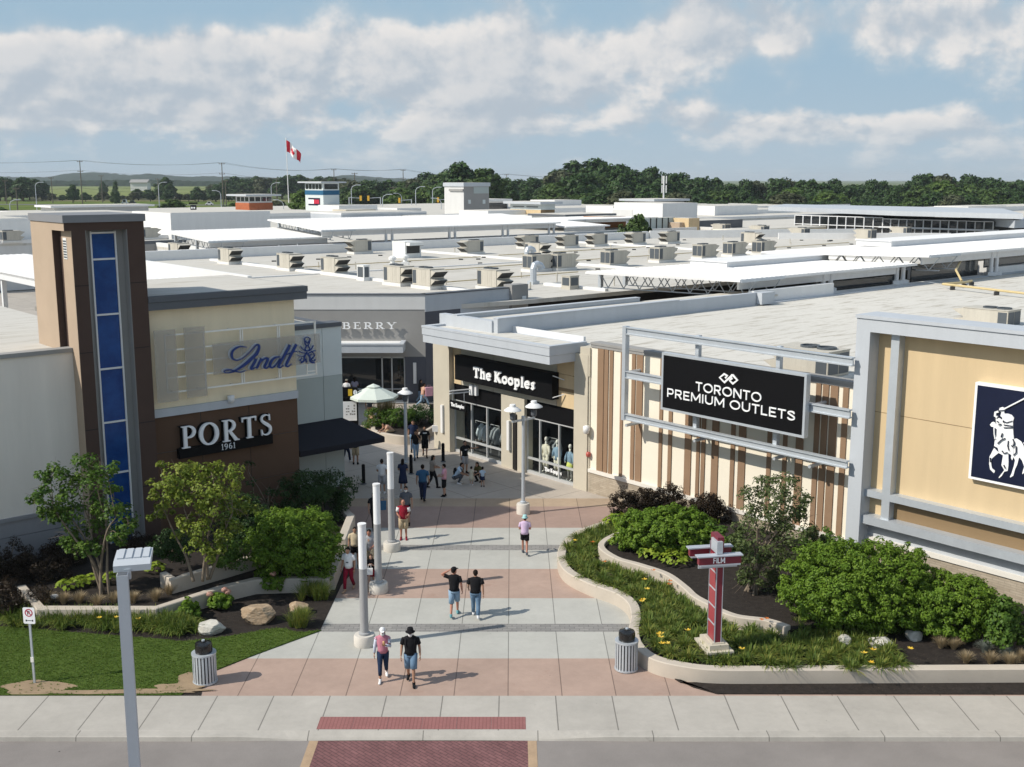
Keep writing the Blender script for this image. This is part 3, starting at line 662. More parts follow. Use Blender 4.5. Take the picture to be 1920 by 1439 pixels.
mb = MB(); mb.wb(FL, wl, wr, 0, 12.82, -.35, -.02, 0); mb.wb(FL, wl, wl+.02, 0, 12.82, -.02, o1-.01); mb.wb(FL, wr-.02, wr, 0, 12.82, -.02, o1-.01); build('window_recess', mb, M['midgrey'], left)
vent = MB(); vz = FL.at(113, 470, 0)[1]
vent.wb(FL, TW0+.22, TW0+.235, vz-.35, vz+.45, -.45, -.1, 0)
for i in range(7): vent.wb(FL, TW0+.205, TW0+.22, vz-.30+i*.10, vz-.25+i*.10, -.42, -.13, 1)
build('vent_grille', vent, [M['white'], M['coil']], left)
# glazing: white frame with seven blue panes
wz = [12.70]+[FL.at(198, y, .0)[1] for y in (486, 590, 692, 793, 890)]+[1.7, .05]
a, b = -11.80, -10.92
mb = MB(); mb.wb(FL, a-.06, a, 0, 12.77, -.02, .08); mb.wb(FL, b, b+.06, 0, 12.77, -.02, .08)
for z in wz[:-1]: mb.wb(FL, a, b, z-.03, z+.04, -.02, .075)
win = build('tower_window', mb, M['white'], left)
for i in range(len(wz)-1):
    mb = MB(); mb.wb(FL, a, b, wz[i+1]+.04, wz[i]-.03, -.02, .02); build('pane', mb, M['blueglass'], win)
# wing to the left
mb = MB(); mb.wb(FL, -34, TW0+.25, 2.13, 8.2, -26, -.3, 0); build('wing_wall', mb, M['wing'], left)
mb = MB(); mb.wb(FL, -34, TW0+.25, 0, .68, -1, -.25, 0); mb.wb(FL, -34, TW0+.25, .70, 1.38, -1, -.25, 0); mb.wb(FL, -34, TW0+.25, 1.40, 2.0, -1, -.25, 0); mb.wb(FL, -34, TW0+.25, 2.0, 2.14, -1, -.2, 0); build('wing_plinth', mb, M['wing_base'], left)
mb = MB(); mb.wb(FL, -34, TW0+.3, 8.2, 8.36, -.75, -.22, 0); mb.wb(FL, -34, TW0+.3, 8.2, 8.36, -26.2, -25.8, 0); build('wing_parapet_cap', mb, M['midgrey'], left)
mb = MB(); mb.wb(FL, -34, -9.9, 8.19, 8.22, -25.8, -.75, 0); build('wing_roof', mb, M['roof'], left)
# blue grey wing on the right, set back, with the black awning
FB = Fr((C1.x, C1.y), U, nV)
mb = MB()
for s0, s1 in ((SR-1, -.95), (-.93, .08)):
    mb.wb(FB, s0, s1, 5.73, 8.0, -.2, 0, 0); mb.wb(FB, s0, s1, 0, 5.72, -.2, -.005, 1)
mb.wb(FB, SR-1, .06, 0, 7.9, -6, -.2, 0); mb.wb(FB, SR-1, .06, 0, 6.0, -13, -6, 0); mb.wb(FB, -.93, -.95, 0, 8, -.1, -.04, 2)
build('side_wall', mb, [M['bluegrey'], M['bluegrey2'], M['dkgrey']], left)
mb = MB(); mb.wb(FB, SR-1, .10, 8.0, 8.2, -.7, .06, 0); mb.wb(FB, -.30, .10, 7.9, 8.06, -6, -.7, 0); build('side_parapet', mb, M['dkgrey'], left)
mb = MB(); mb.wb(FB, SR-1, -.30, 7.9, 8.0, -6, -.7, 0); build('side_roof', mb, M['roof'], left)
aw = MB(); P = FB.p; zt, zb = 3.66, 2.72
ins = [P(-3.0, zt, .01), P(.0, zt, .01), P(.01, zt, -6)]; outr = [P(-3.0, zb, 1.25), P(1.55, zb, 1.25), P(1.55, zb, -6)]; lo = [q-Vector((0, 0, .26)) for q in outr]
aw.add(ins+outr+lo, [(0, 3, 4, 1), (1, 4, 5, 2), (3, 6, 7, 4), (4, 7, 8, 5)], 0)
aw.add([ins[0], outr[0], lo[0], P(-3.0, zb-.26, .01)], [(0, 3, 2, 1)], 0)
build('awning', aw, M['blackfab'], left)
mb = MB(); c = FL.p(FL.at(429, 742)[0], FL.at(429, 742)[1]-.13, .19); mb.lathe([(.0, -.17), (.12, -.13), (.15, 0), (.15, .16)], c, 14, 0); mb.tube([c+Vector((0, 0, .05)), c+FL.N*-.2+Vector((0, 0, .05))], .05, 8); build('security_camera', mb, M['white'], None, 'white dome camera on the grey trim below the script sign', 'camera', smooth=True)
# script sign on a beige tube frame with perforated panels
so = .45
sign = thing('lindt_sign'.replace('lindt_', 'script_'), FL.p(-6, 6, so), 'blue script Lindt sign with crest on a beige frame and mesh panels', 'sign')
q = lambda x, y, o=so: FL.at(x, y, o)
z26 = lambda x, y: (270+x*.1946, 590+y*.1946)
def qq(x, y, o=so): return FL.at(*z26(x, y), o)
mb = MB()
za, zb_ = qq(460, 180)[1], qq(500, 725)[1]
s_l, s_r = qq(205, 205)[0], qq(1655, 80)[0]
zrow = [qq(345, y)[1] for y in (193, 338, 470, 605, 745)]
s_pr = qq(605, 400)[0]; s_mid = qq(650, 430)[0]
for z in zrow: mb.wb(FL, s_l, s_pr, z-.03, z+.03, so-.1, so-.05)
mb.wb(FL, s_l-.03, s_l+.03, zrow[-1], zrow[0], so-.1, so-.05); mb.wb(FL, s_pr-.1, s_pr-.04, zrow[-1], zrow[0], so-.1, so-.05)
zt_, zbm = zrow[0], zrow[-1]
mb.wb(FL, s_pr, s_r, zt_-.035, zt_+.035, so-.1, so-.05); mb.wb(FL, s_pr, s_r+.05, zbm-.035, zbm+.035, so-.1, so-.05)
for z in zrow[1:4]: mb.wb(FL, s_pr, s_mid+.9, z-.03, z+.03, so-.1, so-.05)
for x in (945, 965, 1305, 1322): s_ = qq(x, 300)[0]; mb.wb(FL, s_-.025, s_+.025, zbm, zt_, so-.16, so-.1)
mb.wb(FL, s_r-.05, s_r+.03, zbm-.03, zt_+.035, so-.1, so-.05); s_x = qq(1580, 520)[0]; mb.wb(FL, s_x-.03, s_x+.02, zbm+.03, zbm+.75, so-.1, so-.05)
mb.wb(FL, s_x, s_r, zbm+.13, zbm+.18, so-.1, so-.05)
for s_ in (s_l+.3, s_pr-.3, s_mid+1, qq(1310, 300)[0]):
    for z in (zt_, zbm): mb.wb(FL, s_-.02, s_+.02, z-.02, z+.02, .0, so-.1)
build('frame', mb, M['framebeige'], sign)
for c in (((78, 160), (350, 830)), ((368, 130), (625, 780)), ((650, 275), (1700, 470))):
    (x0, y0), (x1, y1) = c
    if x0 < 600: s0, z1 = qq(x0+12, y0); s1, z0 = qq(x1-12, y1)
    else: s0, z1 = qq(655, 285); s1 = qq(1695, 300)[0]; z0 = qq(660, 585)[1]
    mb = MB(); mb.wb(FL, s0, s1, z0, z1, so, so+.015); build('mesh_panel', mb, M['meshpanel'], sign)
st = []
st.append(([(975, 312), (905, 308), (850, 340), (832, 385), (845, 425), (890, 438), (950, 410), (1020, 345), (1062, 297), (1090, 292), (1096, 320), (1070, 375), (1010, 435), (950, 485), (890, 525), (830, 553), (780, 560), (760, 548), (775, 533), (820, 530), (870, 545), (915, 553), (950, 545), (975, 530)], [10, 16, 24, 28, 20, 12, 9, 10, 14, 24, 30, 34, 38, 32, 24, 15, 11, 10, 11, 16, 16, 12, 9, 6]))
st.append(([(1068, 425), (1045, 470), (1020, 512), (1030, 525), (1060, 505)], [30, 28, 26, 18, 8])); st.append(([(1070, 372), (1082, 388)], 26))
st.append(([(1118, 420), (1095, 470), (1070, 518)], [24, 26, 24])); st.append(([(1085, 490), (1120, 445), (1160, 418), (1180, 428), (1165, 465), (1148, 503), (1165, 515), (1195, 490)], [10, 14, 22, 28, 28, 26, 16, 8]))
st.append(([(1300, 405), (1255, 410), (1215, 445), (1200, 490), (1220, 510), (1260, 480), (1300, 420)], [12, 20, 28, 28, 18, 14, 12])); st.append(([(1392, 290), (1350, 370), (1305, 450), (1282, 498), (1300, 508), (1330, 485)], [30, 30, 28, 26, 16, 8]))
st.append(([(1455, 285), (1415, 360), (1375, 440), (1355, 485), (1372, 500), (1410, 470)], [30, 30, 28, 24, 14, 8])); st.append(([(1365, 382), (1410, 362), (1462, 352)], [10, 14, 8]))
mb = MB(); kx = (qq(1392, 290)[0]-qq(1092, 292)[0])/300
for i, (pts, wd) in enumerate(st):
    P3 = catmull([(x, y, 0) for x, y in pts], 4); n0 = len(pts)
    if isinstance(wd, list): wi = np.interp(np.linspace(0, n0-1, len(P3)), range(n0), wd)
    else: wi = [wd]*len(P3)
    pp = [qq(p[0], p[1]) for p in P3]
    mb.ribbon(FL, pp, [w*kx*.74 for w in wi], so+.10, so+.14+.002*i, 0)
    mb.ribbon(FL, [(s-.065, z+.018) for s, z in pp], [w*kx*.78+.012 for w in wi], so+.02, so+.07+.002*i, 1)
build('lettering', mb, [M['blueletter'], M['silver']], sign)
mb = MB()       # heraldic crest: crown, lion rampant, scrolls
crest = [([(1535, 235), (1545, 290), (1575, 290), (1590, 235)], 12), ([(1528, 235), (1560, 215), (1595, 235)], 8), ([(1545, 250), (1562, 275), (1580, 250)], 9), ([(1556, 300), (1540, 330), (1560, 350), (1585, 330), (1570, 300)], 12),
 ([(1495, 300), (1515, 330), (1545, 350)], 10), ([(1480, 350), (1510, 365), (1545, 370)], 10), ([(1475, 395), (1510, 400), (1540, 395)], 9), ([(1620, 295), (1600, 330), (1575, 350)], 10), ([(1640, 345), (1605, 355), (1575, 370)], 10),
 ([(1560, 360), (1535, 400), (1530, 440), (1500, 465)], 16), ([(1560, 370), (1585, 410), (1590, 450), (1630, 462)], 18), ([(1600, 350), (1630, 390), (1600, 430), (1625, 445), (1640, 425)], 10), ([(1510, 420), (1490, 440), (1520, 455)], 9), ([(1545, 420), (1550, 460)], 10), ([(1600, 380), (1575, 400)], 9)]
for i, (pts, wd) in enumerate(crest):
    pp = [qq(p[0], p[1]) for p in catmull([(x, y, 0) for x, y in pts], 4)]
    mb.ribbon(FL, pp, wd*kx*.8, so+.09, so+.12+.002*i, 0); mb.ribbon(FL, [(s-.02, z+.015) for s, z in pp], wd*kx*2.0, so+.02, so+.06+.002*i, 1)
build('crest', mb, [M['blueletter'], M['silver']], sign)
ps = thing('store_sign', FL.p(-6, 4, .2), 'white serif PORTS 1961 letters on a black bar on the brown wall', 'sign')
s0, z0 = FL.at(341, 840, .28); s1, z1 = FL.at(510, 778, .28)
sb, zb0 = FL.at(334, 857, .25); sb1, zbt = FL.at(511, 812, .25)
zL = FL.at(343, 842, .28)[1]; zT = FL.at(340, 801, .28)[1]
mb = MB(); mb.wb(FL, s0-.1, s1+.02, zL-.42, zL-.02, 0, .24); build('backing_bar', mb, M['black'], ps)
mb = MB(); write(mb, FL, 'PORTS', s0, zL, zT-zL, .2, .30, 0, fit=s1-s0, track=.16); build('lettering', mb, M['letter'], ps)
mb = MB(); write(mb, FL, 'PORTS', s0-.04, zL-.03, (zT-zL)*1.03, .0, .19, 0, fit=(s1-s0)*1.01, track=.16); build('letter_backing', mb, M['black'], ps)  # black copy of the letters behind them, offset down and left
mb = MB(); sx, zx = FL.at(415, 842, .26); write(mb, FL, '1961', sx, zL-.33, .25, .24, .27, 0, sx=1.15, track=.08); build('year_lettering', mb, M['letter'], ps)
# ------------------------------------------------------------------ RIGHT STORE FRONT
right = thing('store_building', FR.p(-6, 0), 'beige store with a grey canopy, two shop windows and mannequins', 'building')
KW = [(-10.62, -6.45), (-4.64, -1.0)]
mb = MB(); mb.wb(FR, -12.05, -10.62, 0, 6.35, -.8, .25, 0); build('pier', mb, M['stone'], right)
mb = MB(); mb.wb(FR, -6.45, -4.64, 0, 3.82, -.5, .08, 0); build('pier', mb, M['stone'], right)
mb = MB(); mb.wb(FR, -1.0, -.08, 0, 6.6, -.5, .12, 0)
mb.wb(FR, -.62, .02, 5.6, 6.95, -.5, .10, 0); mb.wb(FR, -.10, .02, 0, 5.6, -.5, .05, 0)
build('pier', mb, M['stone'], right)
mb = MB(); 
for s0, s1 in ((-10.62, -9.9), (-9.88, -7.2), (-7.18, -2.35), (-2.33, -1.0)):
    mb.wb(FR, s0, s1-.02, 5.45, 6.4, -.4, -.02, 0 if s0 < -9.89 or s0 > -2.4 else 1); mb.wb(FR, s0, s1-.02, 3.82, 5.43, -.4, -.02, 0 if s0 < -9.89 or s0 > -2.4 else 1)
mb.wb(FR, -2.3, -1.0, 4.62, 4.78, -.1, -.005, 2)
build('front_wall', mb, [M['yellow'], M['stone'], M['umber']], right)
mb = MB()
for a, b in KW: mb.wb(FR, a, b, 2.92, 3.82, -.45, -.1, 0)
build('shopfront_header', mb, M['black'], right)
mul = [[-10.62]+[FR.at(x, y, -.15)[0] for x, y in ((885, 800), (914, 800))]+[-6.45], [-4.64]+[FR.at(x, y, -.15)[0] for x, y in ((1013, 830), (1049, 830))]+[-1.0]]
for (a, b), ms in zip(KW, mul):
    mb = MB(); mb.wb(FR, a, b, 0, .14, -.25, -.08); mb.wb(FR, a, b, .74, .84, -.22, -.10); mb.wb(FR, a, b, 2.86, 2.92, -.22, -.1)
    for x in ms: mb.wb(FR, max(a, x-.035), min(b, x+.035), .14, .74, -.22, -.1); mb.wb(FR, max(a, x-.035), min(b, x+.035), .84, 2.86, -.22, -.1)
    w = build('shop_window', mb, M['frame'], right)
    for i in range(3):
        mb = MB(); mb.wb(FR, ms[i]+.036, ms[i+1]-.036, .84, 2.86, -.17, -.16); mb.wb(FR, ms[i]+.036, ms[i+1]-.036, .14, .74, -.17, -.16); build('pane', mb, M['glass'], w)
# shop interior: floor, back wall, ceiling
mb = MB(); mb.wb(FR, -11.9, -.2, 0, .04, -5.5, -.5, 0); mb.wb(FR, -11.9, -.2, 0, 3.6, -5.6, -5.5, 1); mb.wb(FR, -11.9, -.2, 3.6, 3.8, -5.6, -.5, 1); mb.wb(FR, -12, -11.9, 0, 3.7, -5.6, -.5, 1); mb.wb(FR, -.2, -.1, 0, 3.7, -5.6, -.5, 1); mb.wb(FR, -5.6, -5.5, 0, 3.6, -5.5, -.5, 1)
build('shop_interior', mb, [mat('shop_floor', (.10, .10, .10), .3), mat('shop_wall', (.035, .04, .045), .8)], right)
# canopy
ca, cb_ = FR.at(792, 612, 1.8)[0], FR.at(1030, 648, 1.8)[0]
zt = 7.0
mb = MB(); mb.wb(FR, ca, cb_, 6.22, 6.62, -.6, 1.78, 0); mb.wb(FR, ca-.03, cb_+.03, 6.63, zt, -.6, 1.82, 0)
mb.wb(FR, ca+.5, cb_-.25, zt+.002, zt+.012, -.3, 1.45, 1)
for a, b, c, d in ((ca-.05, cb_+.05, 1.5, 1.84), (ca-.05, ca+.3, -.6, 1.5), (cb_-.22, cb_+.05, -.6, 1.5)): mb.wb(FR, a, b, zt+.001, zt+.10, c, d, 0)
mb.wb(FR, ca+.6, cb_-.2, zt+.0, zt+.30, -.75, -.6, 2)
build('canopy', mb, [M['greymetal'], M['roof_old'], M['white']], right)
mb = MB(); mb.wb(FR, -12.3, 60, .0, 6.88, -12, -6, 0); mb.wb(FR, -12.05, 13.9, 3.85, 6.85, -6, -.55, 0); mb.wb(FR, -.1, 13.9, 0, 6.8, -2, -.4, 0); build('core_wall', mb, M['pale'], right)
# the roof behind, with its upstand along the covered walk
mb = MB(); mb.wb(FP, 36.2, 150, 6.70, 6.90, -43.2, 30, 0)
rp = [plan(36.75, 43.2, 0), plan(130, 44.4, 0), plan(130, -10, 0), plan(37.2, -10, 0), plan(37.2, 36, 0)]
mb = MB(); mb.prism([(p.x, p.y) for p in rp], 6.62, 6.92); build('main_roof', mb, M['roof_old'], right)
mb = MB(); 
def along(mb, a0, b0, a1, b1, th, z0, z1, m=0):
    p, q = plan(a0, b0), plan(a1, b1); d = (q-p).normalized(); n_ = Vector((-d.y, d.x, 0))*th
    mb.prism([(p.x, p.y), (q.x, q.y), ((q+n_).x, (q+n_).y), ((p+n_).x, (p+n_).y)], z0, z1, m)
along(mb, 36.2, 43.25, 58.6, 43.15, .35, 6.3, 7.72); along(mb, 58.6, 43.15, 110, 44.6, .35, 6.3, 7.0)
along(mb, 36.2, 46.5, 50.0, 46.3, .3, 6.3, 7.62); along(mb, 36.1, 43.6, 36.1, 48.0, -.4, 6.3, 7.62)
along(mb, 58.6, 43.12, 57.3, 43.12, .38, 7.0, 7.73)
build('roof_upstand', mb, M['greymetal'], right)
mb = MB(); mb.prism([tuple(plan(36.3, 43.6)[:2]), tuple(plan(60, 43.5)[:2]), tuple(plan(60, 46.3)[:2]), tuple(plan(36.3, 46.5)[:2])], 7.3, 7.42); along(mb, 36.2, 43.2, 50, 43.15, .42, 7.73, 7.78, 1); along(mb, 36.1, 46.45, 50, 46.25, .42, 7.63, 7.68, 1); build('roof_strip', mb, [M['roof_old'], M['greymetal']], right)
# black fascia board with fat white lettering
ks = thing('store_sign', FR.p(-6, 4.7, .4), 'long black board with fat white The Kooples lettering above the mannequin window', 'sign')
a, b = -9.85, FR.at(1035, 702, .45)[0]; zb0, zb1 = FR.at(1035, 751, .45)[1], FR.at(864, 668, .45)[1]
mb = MB(); mb.wb(FR, a, b, zb0, zb1, .0, .45); build('board', mb, M['black'], ks)
mb = MB()
for z in (zb0+.12, zb1-.12): mb.bar(FR.p(b, z, .4), FR.p(b+.45, (zb0+zb1)/2+(.35 if z > (zb0+zb1)/2 else -.35), .05), .04)
build('bracket', mb, M['steel'], ks)
sa, za = FR.at(888, 707, .5); sb, zb = FR.at(1004, 727, .5); zc = FR.at(891, 690, .5)[1]
mb = MB(); write(mb, FR, 'The Kooples', sa, za-.02, (zc-za)*1.12, .46, .53, 0, prefix='f', fit=sb-sa, track=.04); build('lettering', mb, M['letter'], ks)
# small hanging blade sign on a white bracket
hs = thing('hanging_sign', FR.p(-10.3, 3, .5), 'small black The Kooples sign hanging from a white bracket', 'sign')
mb = MB(); p0 = FR.p(-8.85, 3.72, .02); mb.wb(FR, -9.0, -8.75, 3.42, 4.0, .0, .16); mb.wb(FR, -8.55, -8.40, 3.45, 4.0, .0, .16)
for z in (3.60, 3.74): mb.tube([FR.p(-8.9, z, .2), FR.p(-9.15, z, 1.35)], .035, 8)
build('bracket', mb, M['steel'], hs)
mb = MB(); Wn = Fr(FR.p(-9.35, 0, .25), FR.N*-1, FR.X)
mb.wb(FR, -10.35, -8.9, 2.52, 2.98, .40, .45); build('panel', mb, M['black'], hs)
mb = MB(); write(mb, FR, 'The Kooples', -10.2, 2.68, .2, .452, .462, 0, prefix='f', fit=1.15); build('lettering', mb, M['letter'], hs)
mb = MB(); mb.bar(FR.p(-10.1, 2.98, .42), FR.p(-10.1, 3.55, .42), .02); mb.bar(FR.p(-9.1, 2.98, .42), FR.p(-9.1, 3.6, .42), .02); build('hanger', mb, M['galv'], hs)
mb = MB(); write(mb, FR, 'The Kooples', -3.35, .34, .2, -.155, -.150, 0, prefix='f', fit=1.25); build('window_lettering', mb, M['letter'], right)
for s_, lab in ((-11.2, 'white upright wall lamp on the left beige pier of the shop'), (-5.75, 'white upright wall lamp on the pier between the two shop windows')):
    mb = MB(); mb.wb(FR, s_-.09, s_+.09, 1.0, 2.55, .12 if s_ > -8 else .25, .24 if s_ > -8 else .37); tag(build('wall_lamp', mb, M['white']), lab, 'wall lamp')
mb = MB(); mb.wb(FR, -5.45, -5.2, .05, 2.95, .081, .16); build('door_slot', mb, M['dark'], right)
# mannequins and clothes behind the glass
mann = flat('mannequin_white', (.80, .77, .70), .5)
def mannequin(s_, o_, top, bot, label, skirt=False, head=True):
    c = FR.p(s_, .04, o_); t = thing('mannequin', c, label, 'mannequin', 'mannequins in the shop window'); X, Y, Z = FR.X, FR.N, Vector((0, 0, 1))
    mb = MB(); p = lambda x, y, z: c+X*x+Y*y+Z*z
    if head: mb.loft([(p(0, 0, z), X, Y, r, r*1.15) for z, r in ((1.60, .03), (1.64, .075), (1.72, .088), (1.80, .07), (1.84, .02))], 10)
    mb.tube([p(0, 0, 1.40), p(0, 0, 1.62)], [.07, .05], 8)
    for k in (-1, 1):
        mb.tube([p(.10*k, 0, .9), p(.11*k, .02, .5), p(.12*k, 0, .08)], [.085, .06, .04], 8); mb.tube([p(.12*k, .0, .08), p(.13*k, .14, .03)], [.045, .03], 6); mb.tube([p(.2*k, 0, 1.36), p(.26*k, .02, 1.1), p(.25*k, .1, .86)], [.05, .045, .035], 8)
    build('body', mb, mann, t, smooth=True)
    mb = MB(); mb.loft([(p(0, 0, z), X, Y, rx, ry) for z, rx, ry in ((.80, .20, .14), (1.05, .17, .12), (1.28, .20, .13), (1.40, .18, .10), (1.46, .08, .07))], 12)
    for k in (-1, 1): mb.tube([p(.17*k, 0, 1.38), p(.28*k, .02, 1.12), p(.27*k, .07, .93)], [.075, .075, .06], 8)
    build('jacket', mb, top, t, smooth=True)
    mb = MB()
    if skirt: mb.loft([(p(0, 0, z), X, Y, r, r*.8) for z, r in ((.55, .27), (.75, .22), (.95, .16))], 14)
    else:
        for k in (-1, 1): mb.tube([p(.10*k, 0, .95), p(.11*k, .02, .5), p(.12*k, 0, .12)], [.12, .09, .08], 10)
    build('skirt' if skirt else 'trousers', mb, bot, t, smooth=True)
fb = flat('cream_knit', (.74, .69, .56), .9); fd = flat('pale_denim', (.25, .36, .46), .9); fy = flat('lime_tulle', (.62, .66, .16), .9)
def wpx(x, y, o): return FR.at(x, y, o)[0]
mannequin(wpx(1024, 850, -.8), -.8, fb, fb, 'headless looking mannequin in a cream jacket, leftmost in the shop window', head=True)
mannequin(wpx(1045, 850, -.8), -.8, fd, fb, 'mannequin in a pale denim jacket and cream trousers')
mannequin(wpx(1069, 865, -.6), -.6, fd, fy, 'mannequin in a lime skirt and denim jacket, right end of the window', skirt=True)
cl = [flat('garment_grey', (.30, .32, .33), .9), flat('garment_pale', (.60, .66, .68), .9), flat('garment_charcoal', (.05, .055, .06), .9)]
def rack(s0, s1, o_, cols, label):
    t = thing('clothes_rack', FR.p((s0+s1)/2, .04, o_), label, 'clothes rack', 'clothes racks behind the shop window')
    mb = MB(); 
    for s_ in (s0, s1): mb.tube([FR.p(s_, .04, o_), FR.p(s_, 1.72, o_)], .02, 6)
    mb.tube([FR.p(s0, 1.72, o_), FR.p(s1, 1.72, o_)], .02, 6); build('rail', mb, M['frame'], t)
    for i, c in enumerate(cols):
        s_ = s0+.12+(s1-s0-.2)*i/max(1, len(cols)-1); mb = MB(); w = .26
        Z = Vector((0, 0, 1)); mb.loft([(FR.p(s_, z, o_), FR.X, FR.N, .075, ww) for z, ww in ((.72, w), (1.0, w*.92), (1.35, w), (1.50, w*.85), (1.62, .07))], 10)
        for k in (-1, 1): mb.tube([FR.p(s_, 1.48, o_+.2*k), FR.p(s_, 1.15, o_+.32*k), FR.p(s_, .98, o_+.30*k)], [.07, .07, .06], 8)
        build('garment', mb, cl[c], t, smooth=True)
rack(-9.9, -8.9, -1.0, [2, 1, 1], 'rack of pale shirts behind the left pane'); rack(-8.6, -7.9, -1.0, [2, 0, 0], 'rack of grey shirts in the middle of the left shop window'); rack(-7.5, -6.7, -1.0, [0, 0, 1, 0], 'rack of grey and pale jackets at the right of the left shop window'); rack(-4.3, -3.6, -1.3, [2, 2, 2, 0], 'rack of charcoal coats beside the mannequins')
# ------------------------------------------------------------------ long striped wall with the big frame
lw = thing('store_building', FR.p(7, 0), 'ivory wall with brown vertical stripes and a buff brick base behind the grey sign frame', 'building')
mb = MB(); mb.wb(FR, .02, 14.4, 0, 1.0, -.4, .10); build('brick_base', mb, M['brick'], lw)
mb = MB(); mb.wb(FR, .02, 14.4, 1.0, 1.16, -.4, .15); build('base_cap', mb, M['brickcap'], lw)
mb = MB(); mb.wb(FR, .02, 14.4, 1.16, 7.0, -.4, 0); build('wall', mb, M['cream_light'], lw)
mb = MB(); mb.wb(FR, .02, 14.4, 7.0, 7.12, -.5, .05); mb.wb(FR, .02, 14.4, 7.13, 7.24, -.55, .08); build('parapet_cap', mb, M['midgrey'], lw)
top = [(1122, 1133), (1134.6, 1141.6), (1144.2, 1150.5)]
stp = [FR.at(a, 690)+FR.at(b, 690) for a, b in top]
st2 = [(FR.at(a, y)[0], FR.at(b, y)[0]) for a, b, y in ((1186, 1192.5, 690), (1195, 1206.5, 690), (1163, 1168, 800), (1237, 1243, 790), (1254.5, 1261, 800), (1285.5, 1297.5, 810), (1307.5, 1313.5, 815), (1316.5, 1323.5, 820), (1336, 1348.5, 820), (1371.5, 1379, 825), (1386, 1399, 830), (1438, 1445.5, 870), (1467, 1474.5, 880), (1490.5, 1504, 890), (1524, 1533, 880), (1536, 1547, 890), (1550, 1564, 900), (1573, 1583, 905))]
mb = MB()
for q in [(p[0], p[2]) for p in stp]+st2: mb.wb(FR, q[0], q[1], 1.16, 6.99, 0, .05)
build('stripe', mb, M['stripe'], lw)
mb = MB(); c = FR.p(-.0, 3.05, .25); mb.lathe([(0, -.2), (.13, -.15), (.16, 0), (.16, .18)], c, 14); mb.wb(FR, -.08, .08, 3.15, 3.26, .1, .3); tag(build('security_camera', mb, M['white'], smooth=True), 'white dome camera at the corner beside the brown stripes', 'camera')
mb = MB(); c = FR.p(.02, 1.85, .12); mb.lathe([(0, -.14), (.10, -.1), (.12, 0), (.10, .1), (0, .14)], c, 12); tag(build('fire_bell', mb, flat('bell_red', (.45, .10, .08), .4), smooth=True), 'small red fire bell low on the corner of the striped wall', 'bell')
# frame
fo = 1.0; fl = thing('sign_frame', FR.p(8, 4.4, fo), 'big grey steel frame standing off the striped wall and carrying the black outlets sign', 'frame')
A_ = lambda x, y: FR.at(x, y, fo+.12)
s0 = A_(1166, 690)[0]; zt0 = A_(1168, 613)[1]; zt1 = A_(1168, 627)[1]; z2a, z2b = A_(1168, 695)[1], A_(1168, 709)[1]; z3a, z3b = A_(1166, 775)[1], A_(1166, 787)[1]
s1 = FR.at(1596, 760, fo)[0]
def channel(mb, s0, s1, z0, z1):
    mb.wb(FR, s0, s1, z0, z0+.05, fo-.1, fo+.12); mb.wb(FR, s0, s1, z1-.05, z1, fo-.1, fo+.12); mb.wb(FR, s0, s1, z0+.05, z1-.05, fo-.02, fo+.06)
for z0, z1 in ((zt1, zt0), (z2b, z2a), (z3b, z3a)):
    mb = MB(); channel(mb, s0+.2, s1, z0, z1); build('beam', mb, M['galv'], fl)
mb = MB(); mb.wb(FR, s0, s0+.2, z3b-.02, zt0+.03, fo-.12, fo+.13); build('post', mb, M['galv'], fl)
for x in (1300, 1453):
    s_ = A_(x, 660)[0]; mb = MB(); mb.wb(FR, s_-.09, s_+.09, z3b, zt0+.02, fo-.3, fo-.1); build('post', mb, M['galv'], fl)
for s_ in (s0+.1, A_(1300, 660)[0], A_(1453, 660)[0], 12.8):
    for z in (6.3, 3.9):
        mb = MB(); mb.tube([FR.p(s_, z, .0), FR.p(s_, z, fo-.1)], .07, 8); build('standoff', mb, M['galv'], fl)
bs = thing('billboard_sign', FR.p(8, 5.5, fo+.3), 'large black sign reading TORONTO PREMIUM OUTLETS in white', 'sign')
so2 = fo+.38; B = lambda x, y: FR.at(x, y, so2)
sa, zT = B(1241, 661); sb = B(1513, 702)[0]; zB = B(1240, 768)[1]
mb = MB(); mb.wb(FR, sa+.10, sb-.10, zB+.10, zT-.10, fo+.12, so2-.02); build('panel', mb, M['black'], bs)
mb = MB()
mb.wb(FR, sa, sb, zT-.10, zT, fo+.12, so2); mb.wb(FR, sa, sb, zB, zB+.10, fo+.12, so2); mb.wb(FR, sa, sa+.10, zB+.10, zT-.10, fo+.12, so2); mb.wb(FR, sb-.10, sb, zB+.10, zT-.10, fo+.12, so2)
build('border', mb, M['galv'], bs)
mb = MB(); t1, z1 = B(1304, 733); t1b, z1b = B(1428, 752); h1 = B(1306, 717)[1]-z1
write(mb, FR, 'TORONTO', t1, z1, h1*1.06, so2-.02, so2+.01, 0, prefix='s', fit=t1b-t1, track=.10)
t2, z2 = B(1250.5, 744); t2b = B(1491, 788)[0]; h2 = B(1252, 728)[1]-z2
write(mb, FR, 'PREMIUM OUTLETS', t2, z2, h2, so2-.02, so2+.01, 0, prefix='s', fit=t2b-t2, track=.10)
build('lettering', mb, M['letter'], bs)
mb = MB(); L8 = lambda x, y: B(1100+x/6, 600+y/6)
for i, pts in enumerate(([(1560, 655), (1583, 630), (1548, 610), (1497, 650), (1550, 705), (1640, 622)], [(1628, 625), (1645, 622), (1697, 680), (1645, 720), (1610, 683), (1640, 655)])):
    mb.ribbon(FR, [L8(*p) for p in pts], .085, so2-.02, so2+.015+.003*i, 0)
build('emblem', mb, M['letter'], bs)
